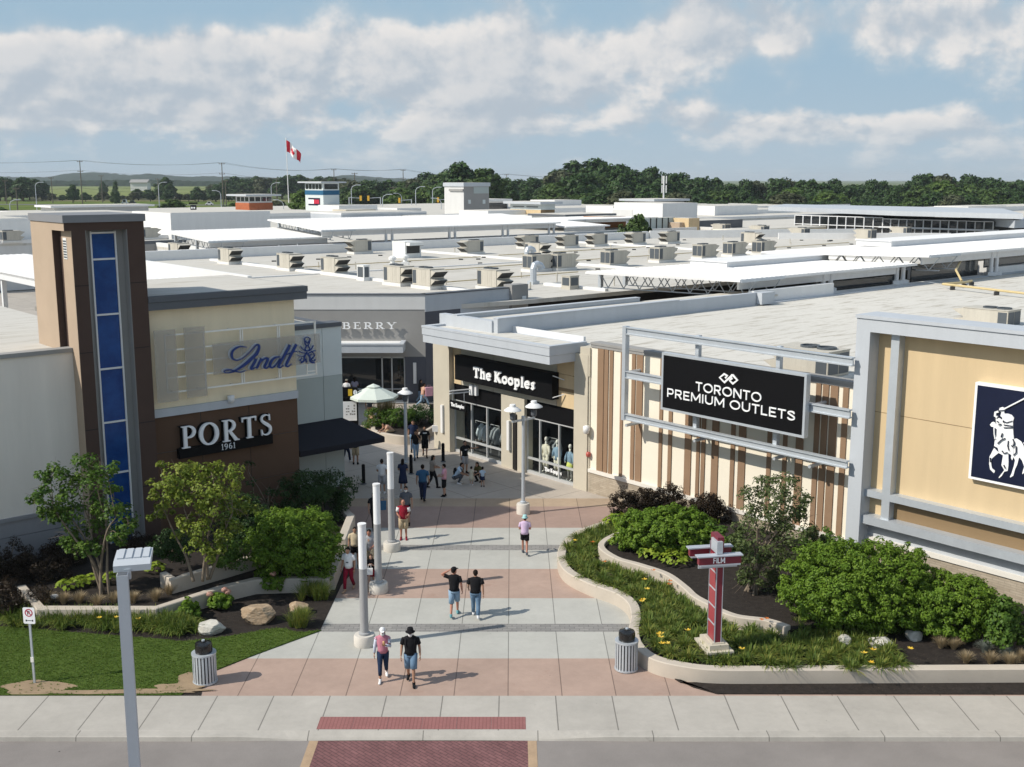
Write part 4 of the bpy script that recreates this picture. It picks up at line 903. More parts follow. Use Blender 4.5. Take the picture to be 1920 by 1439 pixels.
# ------------------------------------------------------------------ ochre store on the far right
rb = thing('store_building', FR.p(20, 0), 'ochre store wall in a pale grey frame with the navy polo sign', 'building')
ro = .75; D_ = lambda x, y, o=ro: FR.at(x, y, o)
sL0, sL1 = D_(1597, 812)[0]-.02, D_(1627, 700)[0]
sL0 = D_(1583, 1035)[0]; sL0 = min(sL0, D_(1610, 595)[0]); sL1 = D_(1610, 1000)[0]
zt = D_(1611, 590)[1]; ztb = D_(1632, 623)[1]; SE = 32
mb = MB(); mb.wb(FR, sL0, sL1, 0, zt-.12, -.5, ro); mb.wb(FR, sL1, SE, ztb, zt-.12, -.5, ro); mb.wb(FR, sL0-.04, SE, zt-.12, zt, -.6, ro+.05); build('frame', mb, M['greymetal'], rb)
zh0, zh1 = D_(1617, 916, .5)[1], D_(1617, 929, .5)[1]; zg0, zg1 = D_(1614, 964, .55)[1], D_(1612, 979, .55)[1]; zcap = D_(1615, 1003, .3)[1]; zc2 = D_(1615, 1010, .3)[1]
sv0, sv1 = D_(1651, 970, .5)[0], D_(1666, 970, .5)[0]
mb = MB(); mb.wb(FR, sL1, SE, zg0, ztb, -.5, .12, 0)
build('wall', mb, [M['yellow']], rb)
mb = MB(); zj = D_(1640, 772, .12)[1]; sj = D_(1880, 990, .12)[0]; mb.wb(FR, sv1, SE, zj-.01, zj+.012, .11, .124); mb.wb(FR, 20.9, 20.92, zh0, ztb, .11, .1235); mb.wb(FR, sL1, sv0, zj+.0, zj+.022, .11, .124); build('wall_joint', mb, M['umber'], rb)
mb = MB(); mb.wb(FR, sv1, SE, zg0, zh1, .1, .16); build('umber_panel', mb, M['umber'], rb)
mb = MB(); mb.wb(FR, sv0, sv1, zg0, ztb, .1, .5); mb.wb(FR, sL1, sv0, zh1, zh0, .1, .5); mb.wb(FR, sv1, SE, zh1, zh0, .1, .5); mb.wb(FR, sL1-.1, SE, zg1, zg0, .1, .60); build('rail', mb, M['galv'], rb)
mb = MB(); mb.wb(FR, sL1, SE, zcap, zg1, -.5, .14); build('lower_panel', mb, M['greymetal'], rb)
mb = MB(); mb.wb(FR, sL1, SE, zc2, zcap, -.5, .32); build('base_cap', mb, M['brickcap'], rb)
mb = MB(); mb.wb(FR, sL1, SE, 0, zc2, -.5, .26); build('brick_base', mb, M['brick'], rb)
mb = MB(); mb.wb(FR, sL0, SE, 0, zt-.3, -1.2, -.5); build('back_wall', mb, M['pale'], rb)
pg = thing('polo_sign', FR.p(20.3, 6.2, .4), 'square navy sign with white rider on horse emblem and white border', 'sign')
po = .36; E_ = lambda x, y: FR.at(x, y, po)
a, zT = E_(1829, 717); a2, zB = E_(1815, 897); a = (a+a2)/2; w = (zT-zB)*1.02
mb = MB(); mb.wb(FR, a, a+w, zB, zT, .12, po-.01); build('board', mb, M['letter'], pg)
mb = MB(); mb.wb(FR, a+.09, a+w-.09, zB+.09, zT-.09, po-.03, po); build('navy_panel', mb, M['navy'], pg)
H_ = lambda p: E_(1800+p[0]/6, 690+p[1]/6)
mb = MB()
shapes = [
 [(338, 640), (360, 612), (388, 606), (384, 588), (402, 570), (440, 563), (478, 585), (496, 635), (500, 700), (516, 765), (560, 832), (600, 800), (640, 795), (690, 828), (720, 880), (722, 935), (700, 980), (655, 1005), (600, 995), (545, 960), (520, 985), (486, 985), (440, 960), (425, 900), (385, 880), (392, 820), (412, 770), (415, 690), (382, 668), (352, 662)],
 [(385, 900), (440, 955), (400, 985), (362, 1018), (352, 1050), (354, 1095), (362, 1130), (395, 1158), (384, 1186), (340, 1142), (330, 1080), (334, 1000)],
 [(487, 980), (545, 960), (548, 1060), (545, 1110), (538, 1160), (500, 1168), (472, 1216), (440, 1242), (438, 1230), (470, 1190), (500, 1150), (468, 1095)],
 [(600, 985), (700, 970), (664, 1020), (646, 1090), (622, 1140), (602, 1214), (568, 1234), (566, 1222), (582, 1190), (610, 1100), (622, 1040)],
 [(660, 990), (740, 900), (775, 960), (742, 1020), (765, 1090), (742, 1170), (706, 1196), (704, 1182), (726, 1110), (700, 1040)],
 [(440, 480), (452, 450), (480, 440), (505, 452), (512, 478), (500, 492), (505, 515), (540, 515), (585, 530), (612, 565), (600, 600), (600, 670), (604, 740), (610, 800), (596, 870), (604, 960), (610, 1000), (590, 1040), (578, 1010), (586, 960), (560, 880), (552, 820), (520, 760), (500, 690), (495, 620), (480, 590), (480, 560), (458, 540), (470, 500)],
 [(720, 838), (790, 825), (860, 900), (880, 1010), (850, 1020), (830, 920), (780, 860), (720, 856)]]
for i, p in enumerate(shapes): mb.wpoly(FR, [H_(q) for q in p], po-.01, po+.010+.004*i, 0)
px_ = (H_((100, 0))[0]-H_((0, 0))[0])/100
mb.ribbon(FR, [H_(q) for q in ((505, 460), (720, 350), (890, 262))], 14*px_, po-.01, po+.05); mb.ribbon(FR, [H_(q) for q in ((870, 240), (915, 300))], 26*px_, po-.01, po+.054)
mb.ribbon(FR, [H_(q) for q in ((440, 490), (405, 500), (400, 540), (425, 555))], 22*px_, po-.01, po+.056); mb.ribbon(FR, [H_(q) for q in ((390, 668), (392, 740), (402, 800))], 10*px_, po-.01, po+.058)
dk = [((440, 482), (512, 476)), ((498, 600), (530, 616), (596, 596)), ((500, 640), (600, 655)), ((500, 672), (602, 672)), ((430, 850), (470, 810), (515, 790)), ((480, 930), (500, 960), (540, 950)), ((552, 820), (545, 880), (560, 930)), ((425, 600), (440, 610)), ((602, 800), (622, 840), (610, 880)), ((440, 640), (470, 630)), ((395, 560), (400, 610)), ((350, 1010), (352, 1060)), ((500, 1090), (520, 1130)), ((586, 870), (606, 890)), ((640, 880), (640, 950), (610, 980)), ((485, 735), (470, 780)), ((495, 590), (500, 615))]
for i, p in enumerate(dk): mb.ribbon(FR, [H_(q) for q in p], 8*px_, po+.03, po+.062+.001*i, 1)
build('emblem', mb, [M['letter'], M['navy']], pg)
# ------------------------------------------------------------------ store at the end of the walk
be = thing('store_building', FX.p(-4, 0), 'grey store at the end of the walk with a white canopy and dark glass front', 'building')
mb = MB(); XR = 0; mb.wb(FX, -22, XR, 6.25, 7.2, -.5, 0, 0); mb.wb(FX, -22, -12.4, 3.1, 6.24, -.5, -.03, 1); mb.wb(FX, -12.36, XR, 3.1, 6.24, -.5, -.03, 1); mb.wb(FX, -1.4, XR, 0, 3.1, -.5, -.04, 2); mb.wb(FX, -22, XR, 7.2, 7.28, -.55, .04, 3)
build('front_wall', mb, [M['pale'], M['midgrey'], M['dkpanel'], M['dkgrey']], be)
FS = Fr((-5.73, 73.62), U, nV)
mb = MB(); mb.wb(FS, 0, 7.3, 6.1, 7.2, -.6, 0, 0); mb.wb(FS, 0, 7.3, 7.2, 7.28, -.6, .04, 1); mb.wb(FS, 0, 2.95, 0, 6.1, -.6, -.02, 2); mb.wb(FS, 2.95, 7.3, 3.2, 6.1, -.6, 0, 0); mb.wb(FS, 7.3, 8.8, 3, 7.45, -.6, .3, 3); mb.wb(FS, 2.95, 60, 0, 3.2, -.6, -.05, 4); mb.wb(FS, 8.8, 60, 3.2, 6.1, -.6, -.02, 4)  # last two stretches near black: shade of the lane put into the colour
build('side_wall', mb, [M['greymetal'], M['dkgrey'], M['dkpanel'], M['midgrey'], M['dark']], be)
mb = MB(); mb.wb(FX, -22, -1.35, 3.62, 4.12, -.03, 1.7, 0); mb.wb(FX, -22, -1.3, 4.12, 4.22, 1.4, 1.74, 0); mb.wb(FX, -1.6, -1.3, 4.12, 4.22, 0, 1.4, 0); mb.wb(FX, -22, -1.6, 4.12, 4.16, -.03, 1.4, 1); build('canopy', mb, [M['greymetal'], M['white']], be)
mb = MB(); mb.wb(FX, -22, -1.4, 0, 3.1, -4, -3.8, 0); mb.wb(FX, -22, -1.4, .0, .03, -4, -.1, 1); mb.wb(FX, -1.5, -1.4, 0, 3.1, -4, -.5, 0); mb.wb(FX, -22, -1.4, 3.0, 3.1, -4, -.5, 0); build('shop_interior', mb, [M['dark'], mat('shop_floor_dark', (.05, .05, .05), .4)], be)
mb = MB(); fx = [-16, -13, -10.9, -9.0, -8.45, -5.75, -2.95, -2.3, -1.45]
for x in fx: mb.wb(FX, x-.045, x+.045, .1, 3.1, -.35, -.2)
mb.wb(FX, -22, -1.4, 0, .12, -.4, -.18); mb.wb(FX, -22, -1.4, 2.98, 3.1, -.35, -.2); mb.wb(FX, -13, -9, 2.35, 2.45, -.35, -.2); mb.wb(FX, -11.3, -11.2, 0.1, 2.35, -.35, -.2)
mb.wb(FX, -22, -1.4, 3.1, 3.62, -.4, -.1); w = build('shop_window', mb, M['frame'], be)
for i in range(len(fx)-1):
    mb = MB(); mb.wb(FX, fx[i]+.046, fx[i+1]-.046, .12, 2.98, -.29, -.28); build('pane', mb, M['dglass'], w)
mb = MB(); mb.wb(FX, -10.4, -10.3, 0, 2.25, .0, .9); mb.wb(FX, -10.4, -10.3, 2.15, 2.25, 0, .9); dr = build('door', mb, M['frame'], be)
mb = MB(); mb.tube([FX.p(-10.25, .9, .8), FX.p(-10.2, .9, .84), FX.p(-10.2, 1.4, .84), FX.p(-10.25, 1.4, .8)], .02, 6); build('handle', mb, M['galv'], dr)
mb = MB()
for x in (-4.4, -1.2): mb.tube([FX.p(x, 0, .45), FX.p(x, 1.0, .45)], .03, 6)
mb.tube([FX.p(-8.4, 1.0, .45), FX.p(-1.2, 1.0, .45)], .03, 6); mb.tube([FX.p(-8.4, .1, .45), FX.p(-1.2, .1, .45)], .03, 6); build('handrail', mb, M['galv'], be)
for s_ in (-.75,):
    mb = MB(); mb.wb(FX, s_-.1, s_+.1, 1.3, 2.7, -.04, .1); tag(build('wall_lamp', mb, M['white']), 'slim white wall lamp on the dark corner of the grey store, left one', 'wall lamp')
mb = MB(); mb.wb(FS, 1.0, 1.2, 1.2, 2.6, -.02, .12); tag(build('wall_lamp', mb, M['white']), 'slim white wall lamp on the dark side wall of the grey store, right one', 'wall lamp')
bg = thing('store_sign', FX.p(-8, 5, .1), 'white serif BURBERRY letters casting slanted shadows on the grey wall', 'sign')
sB, zB0 = FX.at(641.5, 617, .2); sE = FX.at(743, 617, .2)[0]; hB = FX.at(642, 605, .2)[1]-zB0
adv = lambda t: sum(FONT[c][0]+.22 for c in t)
wB = (sE-sB)/(adv('BERRY')-.22)
mb = MB(); write(mb, FX, 'BURBERRY', sB-wB*adv('BUR'), zB0, hB, .14, .22, 0, sx=wB/hB, track=.22, ws=1.45); build('lettering', mb, M['letter'], bg)
# second shop front seen in the gap on its right
mb = MB(); a0 = FS.p(3.4, 0, 0)
mb.wb(FS, 3.0, 8.0, 2.6, 3.15, -.05, 1.5, 0); mb.wb(FS, 3.0, 8.0, 3.15, 3.2, -.05, 1.55, 1); build('side_canopy', mb, [M['greymetal'], M['white']], be)
mb = MB()
for x in (3.1, 4.9, 6.7): mb.wb(FS, x, x+.08, 0, 2.6, -.04, .03)
mb.wb(FS, 3.1, 7, 1.2, 1.26, -.04, .02); build('side_mullion', mb, M['frame'], be)
# ------------------------------------------------------------------ the mall roofs behind
RZ0 = 6.3
def wside(p, q): return Vector(p)-Vector(q)
ce = thing('store_building', plan(60, 62), 'long central mall block with a wide flat white roof crowded with air units', 'building')
mb = MB(); mb.prism([tuple(FX.p(-26, 0, -.55)[:2]), tuple(FX.p(-.25, 0, -.55)[:2]), tuple(plan(51, 58.7)[:2]), tuple(plan(150, 58.7)[:2]), tuple(plan(150, 109)[:2]), tuple(plan(45.0, 113)[:2]), tuple(plan(44, 84)[:2])], 6.1, RZ0+.1)
build('roof', mb, M['roof'], ce)
mb = MB(); along(mb, 45, 112.6, 120.0, 109.6, .4, 0, 7.35); along(mb, 120, 109.4, 150, 93, .4, 0, 7.5); along(mb, 132, 96, 150, 80, .4, 6, 7.3); build('parapet', mb, M['white'], ce)
mb = MB(); along(mb, 43.9, 84, 44.9, 112.6, .35, 5.5, 6.9); along(mb, 44.4, 112.7, 120, 109.75, .55, 7.351, 7.40); build('parapet_cap', mb, M['white_metal'], ce)
mb = MB()
for a0, b0, a1, b1 in ((52.2, 59.2, 52.6, 109), (77, 59.2, 77.6, 109), (60, 66, 60.2, 59.3), (104, 59.2, 104.6, 108)): along(mb, a0, b0, a1, b1, .35, 6.39, 6.62)
for a0, b0, a1, b1 in ((45, 87, 76, 86),): along(mb, a0, b0, a1, b1, .3, 6.39, 6.50)
build('roof_curb', mb, M['white'], ce)
mb = MB()
rr = random.Random(3)
for i in range(70):
    a, b = rr.uniform(54, 140), rr.choice([70, 74, 82.5, 88, 93, 95, 104])+rr.uniform(-1.2, 1.2); p = plan(a, b); mb.box(p.x-.22, p.x+.22, p.y-.12, p.y+.12, RZ0+.1, RZ0+.22, 0)
for a0, a1, b in ((54, 76, 93.2), (79, 103, 94.2), (62, 76, 82), (79, 130, 83), (54, 70, 72)):
    mb.tube([plan(a0, b, RZ0+.26), plan(a1, b+.4, RZ0+.26)], .05, 6, 1)
for i in range(34):
    p = plan(rr.uniform(53, 140), rr.uniform(62, 106), RZ0+.1); mb.tube([p, p+Vector((0, 0, rr.uniform(.35, .8)))], .06, 6, 2)
build('roof_fitting', mb, [M['hooddark'], mat('gas_pipe', (.50, .42, .26), .6), M['unit']], ce); ce.children[-1]['kind'] = 'stuff'
# --- one rooftop unit, copied and turned
def unit_proto(long=2.3, dual=False):
    t = thing('rooftop_unit', (0, 0, 0), 'unit', 'rooftop unit', 'rooftop air conditioning units')
    w, h = 1.35, 1.25
    mb = MB(); mb.box(-w/2-.08, w/2+.08, -long/2-.12, long/2+.12, 0, .26); build('curb', mb, M['curb'], t)
    mb = MB(); mb.box(-w/2, w/2, -long/2, long/2, .28, .28+h)
    mb.box(-w/2-.012, -w/2, -long/2+.55, -long/2+.57, .3, h+.26); mb.box(-w/2-.012, -w/2, -.1, -.08, .3, h+.26); mb.box(-w/2-.03, w/2+.03, -long/2-.03, long/2+.03, .28+h, .32+h)
    body = build('body', mb, M['unit'], t)
    mb = MB(); mb.box(-w/2+.06, -.03, long/2, long/2+.015, .40, 1.42); mb.box(.03, w/2-.06, long/2, long/2+.015, .40, 1.42)
    for s in (-1, 1): mb.box(s*(w/2), s*(w/2+.013), long/2-.5, long/2-.05, .40, 1.42) if s > 0 else mb.box(-(w/2+.013), -(w/2), long/2-.5, long/2-.05, .40, 1.42)
    build('coil', mb, M['coil'], body)
    y = -long/2
    for z0, z1, dep in ((.92, 1.50, .62), (.34, .84, .55)):
        mb = MB(); x0, x1 = -w/2+.05, w/2-.05
        mb.add([(x0, y, z1), (x1, y, z1), (x0, y-dep, z1-.12), (x1, y-dep, z1-.12), (x0, y, z0), (x1, y, z0)], [(0, 2, 3, 1), (0, 4, 2), (1, 3, 5)], 0)
        mb.add([(x0+.03, y-dep+.02, z1-.15), (x1-.03, y-dep+.02, z1-.15), (x1-.03, y-.03, z0+.02), (x0+.03, y-.03, z0+.02)], [(0, 1, 2, 3)], 1)
        build('hood', mb, [M['unit'], M['hooddark']], t)
    for y0 in (.35, -.35):
        mb = MB(); mb.lathe([(.36, 0), (.36, .10), (.30, .10), (.30, .02)], (0, y0+long*.12, .32+h), 16, 0); build('fan_ring', mb, M['coil'], t)
    return t
up = unit_proto()
HANG = {'V-': 0, 'U+': 90, 'V+': 180, 'U-': 270}       # side on which the hoods open
unit_list = [
 (627, 519, 'V-', 'beige rooftop unit just left of the slim white condenser on the central roof'), (748, 539, 'V-', 'beige rooftop unit over the grey store, left of the two standing side by side'), (803, 545, 'V-', 'beige rooftop unit over the grey store, right of the two standing side by side'), (925, 547, 'V-', 'beige rooftop unit sunk behind the slanting grey parapet right of the grey store'),
 (675, 480, 'U-', 'rooftop unit with hoods to the left, leftmost before the long covered walk'), (885, 481, 'U-', 'rooftop unit with hoods to the left, below the middle posts of the long covered walk'), (990, 470, 'U-', 'rooftop unit peeping out behind a nearer beige unit, hoods to the left'), (1006, 487, 'V-', 'large beige rooftop unit standing just in front of another unit, hood to the right'), (1065, 469, 'U-', 'rooftop unit in the back row just right of the overlapping pair'),
 (1006, 513, 'U+', 'dark faced rooftop unit, left of the close pair behind the silver duct'), (1053, 511, 'U+', 'dark faced rooftop unit, right of the close pair behind the silver duct'), (1120, 466, 'U-', 'rooftop unit of the back row second from the overlapping pair'), (1192, 463, 'U-', 'rooftop unit of the back row below the grey blue panel fence'), (1256, 461, 'U-', 'rooftop unit of the back row in front of the red topped wall corner'),
 (1353, 443, 'V+', 'beige rooftop unit against the bright white rear parapet, first from the left'), (1425, 447, 'V+', 'beige rooftop unit against the bright white rear parapet, second from the left'), (1408, 463, 'V-', 'pale rooftop unit with a dark hood at right, in front of the white rear parapet'), (1150, 504, 'U+', 'wide rooftop unit with two dark coil panels left of the white truss canopy'), (1241, 496, 'U+', 'rooftop unit with zigzag hoods right of the wide double panel one'), (1320, 490, 'U+', 'rooftop unit behind the nearer truss canopy, left of its skylight box'), (1376, 485, 'U+', 'rooftop unit behind the nearer truss canopy, above its middle'), (1430, 482, 'U+', 'rooftop unit behind the nearer truss canopy, last before the farther canopy'),
 (1500, 452, 'V+', 'beige rooftop unit before the long white wall under the ochre strip'), (1624, 455, 'V+', 'beige rooftop unit just left of the louvred glass pavilion base'), (1690, 450, 'V+', 'low beige rooftop unit under the louvred glass pavilion'), (336, 487, 'V-', 'beige rooftop unit right of the brown tower against the low white wall'), (431, 499, 'V-', 'beige rooftop unit second to the right of the brown tower'), (543, 511, 'V-', 'beige rooftop unit third to the right of the brown tower, above the dark cornice end'),
 (20, 459, 'U+', 'rooftop unit at the left edge of the photo beside the brown tower'), (278, 453, 'U+', 'rooftop unit just right of the top of the brown tower'), (342, 446, 'V+', 'small rooftop unit at the foot of the big white windowless block')]
first = True
for px, py, k, lab in unit_list:
    o = up if first else copy_tree(up); first = False
    o.location = G(px, py-4, RZ0+.1); o.rotation_euler = (0, 0, AU+R(HANG[k])); o['label'] = lab
for (px, py), k, lab in (((1858, 606), 'V+', 'beige rooftop unit with an open hood peeping over the top of the ochre store'), ((1520, 703), 'V+', 'large rooftop unit with two round fans right behind the black outlets sign')):
    o = copy_tree(up); o.location = G(px, py, 6.92)+Vector((0, 0, -.12 if px < 1600 else -.42)); o.rotation_euler = (0, 0, AU+R(180)); o['label'] = lab; o.scale = (1.1, 1.1, .8)
# other roof plant
t = thing('rooftop_unit', G(775, 484, RZ0+.1), 'bright white box shaped rooftop unit with an overhanging hood', 'rooftop unit')
def plant_box(t, w, d, h, m, hood=True):
    org = ORG[t.name]; c = org.copy(); f = Fr((c.x, c.y), U, nV)
    mb = MB(); mb.wb(f, -w/2, w/2, c.z+.15, c.z+h, -d, 0); mb.wb(f, -w/2-.05, w/2+.05, c.z, c.z+.15, -d-.05, .05); mb.wb(f, -w/2-.03, w/2+.03, c.z+h, c.z+h+.06, -d-.03, .03); build('body', mb, m, t)
    if hood:
        mb = MB(); mb.wb(f, -w/2+.1, w/2-.1, c.z+h-.35, c.z+h-.02, .0, .7, 0); build('hood', mb, m, t)
        mb = MB(); mb.wb(f, -w/2+.14, w/2-.14, c.z+h-.38, c.z+h-.352, .05, .66); mb.wb(f, -w/2+.2, w/2-.2, c.z+.5, c.z+h-.4, .0, .02); build('grille', mb, M['hooddark'], t)
    else:
        mb = MB()
        mb.wb(f, -w/2+.1, w/2-.1, c.z+.3, c.z+h-.1, 0, .015); mb.wb(f, -w/2-.015, -w/2, c.z+.3, c.z+h-.1, -d+.1, -.1); build('coil', mb, M['coil'], t)
plant_box(t, 2.1, 2.4, 1.7, M['unit2'])
t = thing('condenser', G(1077, 543, RZ0+.1), 'small cube shaped grey condenser standing alone near the front of the central roof', 'condenser'); plant_box(t, .95, .95, 1.0, M['unit'], False)
t = thing('condenser', G(688, 527, RZ0+.1), 'slim white condenser on a wide white curb left of the unit pair', 'condenser'); plant_box(t, .6, 1.0, 1.25, M['unit2'], False)
def goose(px, py, h, lab):
    t = G(px, py, RZ0+.1); mb = MB(); f = Fr((t.x, t.y), U, nV)
    mb.wb(f, -.35, .35, t.z, t.z+.25, -.35, .35)
    pts = [f.p(0, t.z+.2), f.p(0, t.z+h-.35), f.p(.1, t.z+h-.08), f.p(.4, t.z+h), f.p(.75, t.z+h-.15), f.p(.85, t.z+h-.4)]
    mb.tube(pts, [.27, .27, .28, .28, .30, .34], 10); tag(build('duct_vent', mb, M['galv'], smooth=False), lab, 'duct vent', 'silver gooseneck ducts')
goose(1000, 533, 1.6, 'silver gooseneck duct standing in front of the close unit pair'); goose(988, 494, 1.5, 'silver gooseneck duct behind the close unit pair')
for px, py, lab in ((760, 501, 'white mushroom vent right of the far left ridge on the central roof'), (736, 504, 'grey mushroom vent left of the white one on the central roof')):
    t = G(px, py, RZ0+.1); mb = MB(); mb.box(t.x-.35, t.x+.35, t.y-.35, t.y+.35, t.z, t.z+.5); mb.lathe([(.2, .5), (.2, .8), (.36, .85), (.36, 1.05), (.12, 1.2), (0, 1.22)], t, 12); tag(build('roof_vent', mb, M['unit2']), lab, 'roof vent', 'mushroom vents')
mb = MB(); z = 6.92; g1 = [G(1822, 527, z+.35), G(1808, 530, z+.35), G(1768, 533, z+.35), G(1805, 537, z+.35), G(1925, 551, z+.35)]; mb.tube(g1, .085, 8, 0)
mb.tube([G(1799, 483, 8.4)+Vector((.1, -.3, 0)), G(1803, 527, z+.35)+Vector((0, 1.2, .7)), G(1803, 527, z+.35)], .085, 8, 0)
for p in (g1[0], g1[2]*.5+g1[3]*.5, g1[3]*.45+g1[4]*.55, g1[1]): mb.box(p.x-.15, p.x+.15, p.y-.1, p.y+.1, z, z+.26, 1)
tag(build('gas_pipe', mb, [mat('gas_pipe_yellow', (.56, .45, .24), .55), M['hooddark']]), 'ochre gas pipe lying on blocks on the right roof', 'pipe')
# --- covered walks: corrugated roofs on trusses and posts
def covered(a0, a1, b0, b1, zf, zb, label, posts, fascia=.62, box=None, left_truss=True, base=6.3, cut=None):
    t = thing('covered_walk', plan(a0, b0, base), label, 'canopy', 'white covered walks over the mall lanes')
    mb = MB(); A0, A1, B1, B0 = plan(a0, b0, zf), plan(a1, b0, zf), plan(a1, b1, zb), plan(a0, b1, zb); th = Vector((0, 0, .16))
    n = 40; vs = []
    mb.hexa([A0-th, A1-th, B1-th, B0-th, A0, A1, B1, B0])
    k = int((a1-a0)/.5)
    for i in range(k):
        p, q = A0.lerp(A1, (i+.25)/k), A0.lerp(A1, (i+.6)/k); r, s = B0.lerp(B1, (i+.25)/k), B0.lerp(B1, (i+.6)/k); u = Vector((0, 0, .022))
        mb.add([p, q, s, r, p+u, q+u, s+u, r+u], [(4, 5, 6, 7), (0, 1, 5, 4), (0, 4, 7, 3), (1, 2, 6, 5)])
    build('roof_deck', mb, M['white_metal'], t)
    mb = MB(); f = FP
    if cut is None: cut = [(a0+.6, a1-.2)]
    for c0, c1 in cut: mb.wb(f, c0, c1, zf-.14-fascia, zf-.17, -b0-1.0, -b0-.85)
    build('fascia', mb, M['steel'], t)
    for a in posts:
        for d in (0, .9):
            mb = MB(); mb.tube([plan(a+d, b0+.9, base), plan(a+d, b0+.9, zf-.2)], .17, 10); mb.box(*[v for v in (lambda p: (p.x-.35, p.x+.35, p.y-.35, p.y+.35, base, base+.3))(plan(a+d, b0+.9))]); build('post', mb, M['steel'], t)
    if left_truss:
        mb = MB()
        for da in (0, 2.6):
            n = 9; top = [plan(a0+1.6+da, b0+(b1-b0)*i/n, zf+(zb-zf)*i/n-.22) for i in range(n+1)]; low = [p-Vector((0, 0, 1.0)) for p in top]
            for i in range(n):
                mb.bar(top[i], top[i+1], .09); mb.bar(low[i], low[i+1], .07); m_ = (low[i]+low[i+1])/2
                mb.bar(top[i], m_, .055); mb.bar(m_, top[i+1], .055)
            mb.bar(top[-1], plan(a0+1.6+da, b1, base), .28)
        for i in range(0, 10, 3): mb.bar(plan(a0+.1, b0+(b1-b0)*i/9, zf+(zb-zf)*i/9-.13), plan(a0+4.6, b0+(b1-b0)*i/9, zf+(zb-zf)*i/9-.13), .14)
        build('truss', mb, M['galv'], t)
    if box:
        mb = MB(); (x0, x1, y0, y1) = box; mb.wb(FP, x0, x1, zf-.3, zf+.16, -y1, -y0, 0); mb.wb(FP, x0-.1, x1+.1, zf+.16, zf+.21, -y1-.1, -y0+.1, 0)
        build('skylight', mb, M['white_metal'], t)
    return t
covered(56.8, 78.0, 44.1, 58.0, 8.5, 8.15, 'nearest white corrugated walk roof on zigzag trusses, left of the two on the right', [67.2, 76.7], box=(66, 79, 52.5, 56), base=6.95, cut=[(57.8, 76.5)])
covered(78.0, 130, 43.2, 58.5, 9.15, 8.7, 'farther long white corrugated walk roof with glass below, on the right', [89.5, 100.2, 111, 122], box=(90, 128, 53.5, 57), base=6.95)
mb = MB()
for s0, s1, z0, z1 in ((66.5, 67, 6.95, 7.9), (67.1, 76.9, 6.95, 7.62), (79, 89.3, 6.95, 8.2), (90.4, 99.5, 7.5, 8.2), (101, 111, 7.5, 8.2)): mb.wb(FP, s0, s1, z0, z1, -45.2, -45.1, 0)
gl = build('walk_glazing', mb, M['dglass']); tag(gl, 'dark glazing strips under the white walk roofs on the right', 'glazing')
mb = MB(); mb.wb(FP, 57.6, 66.4, 6.5, 7.75, -44.0, -43.6, 0); mb.wb(FP, 90.4, 130, 6.5, 7.55, -44.9, -44.5, 0); mb.wb(FP, 66.4, 90.4, 6.5, 7.0, -44.9, -44.5, 0); build('walk_wall', mb, M['white'], right)
covered(67.5, 105.0, 112.0, 124.5, 9.0, 9.9, 'long white covered walk across the middle of the mall with twin posts', [77.0, 86.6, 95.4, 103.6], box=None, left_truss=True)
covered(54, 69.5, 112.8, 124.5, 8.2, 8.9, 'shorter white walk roof with an open truss end right of the brown tower', [], fascia=.6)
covered(105.4, 114, 111.5, 122, 8.4, 8.9, 'low white walk roof at the right end of the long covered walk', [], fascia=.6, left_truss=False)
covered(23.6, 31.2, 60.0, 100.0, 8.45, 8.45, 'wide pale walk roof running back behind the brown tower', [], fascia=.55, left_truss=False)
mb = MB(); mb.bar(plan(23.7, 60, 8.18), plan(23.7, 100, 8.18), .2, 0, .5)
for b in (66, 74, 82): mb.bar(plan(23.9, b, 0), plan(23.9, b, 8.0), .3)
tag(build('steel_pergola', mb, M['steel']), 'white steel edge beam and posts of the walk behind the left store', 'pergola')
# shade under the covered walks, put into near-black shop fronts beyond each lane
mb = MB(); mb.wb(FP, 46, 130, 0, 6.3, -125.8, -125, 0); dv = build('shopfront_wall', mb, M['dark']); tag(dv, 'row of shop fronts coloured as deep shade under the long covered walk in the middle', 'shop front')
rf = thing('store_building', plan(150, 200, 0), 'pale roofs of the rear mall blocks behind the long covered walk', 'building')
for a0, a1, b0, b1, z in ((60, 150, 126, 152, 6.2), (155, 330, 60, 152, 6.0), (40, 125, 158, 205, 6.25), (132, 330, 158, 205, 6.1), (90, 330, 212, 330, 6.22)):
    mb = MB(); mb.wb(FP, a0, a1, 0, z-.3, -b1, -b0, 0); build('wall', mb, M['pale'], rf); mb = MB(); mb.wb(FP, a0, a1, z-.3, z, -b1, -b0, 0); build('roof', mb, M['roof'], rf)
    mb = MB(); mb.wb(FP, a0, a1, z, z+.5, -b0-.4, -b0, 0); mb.wb(FP, a0, a0+.4, z, z+.5, -b1, -b0-.4, 0); build('parapet', mb, M['white'], rf)
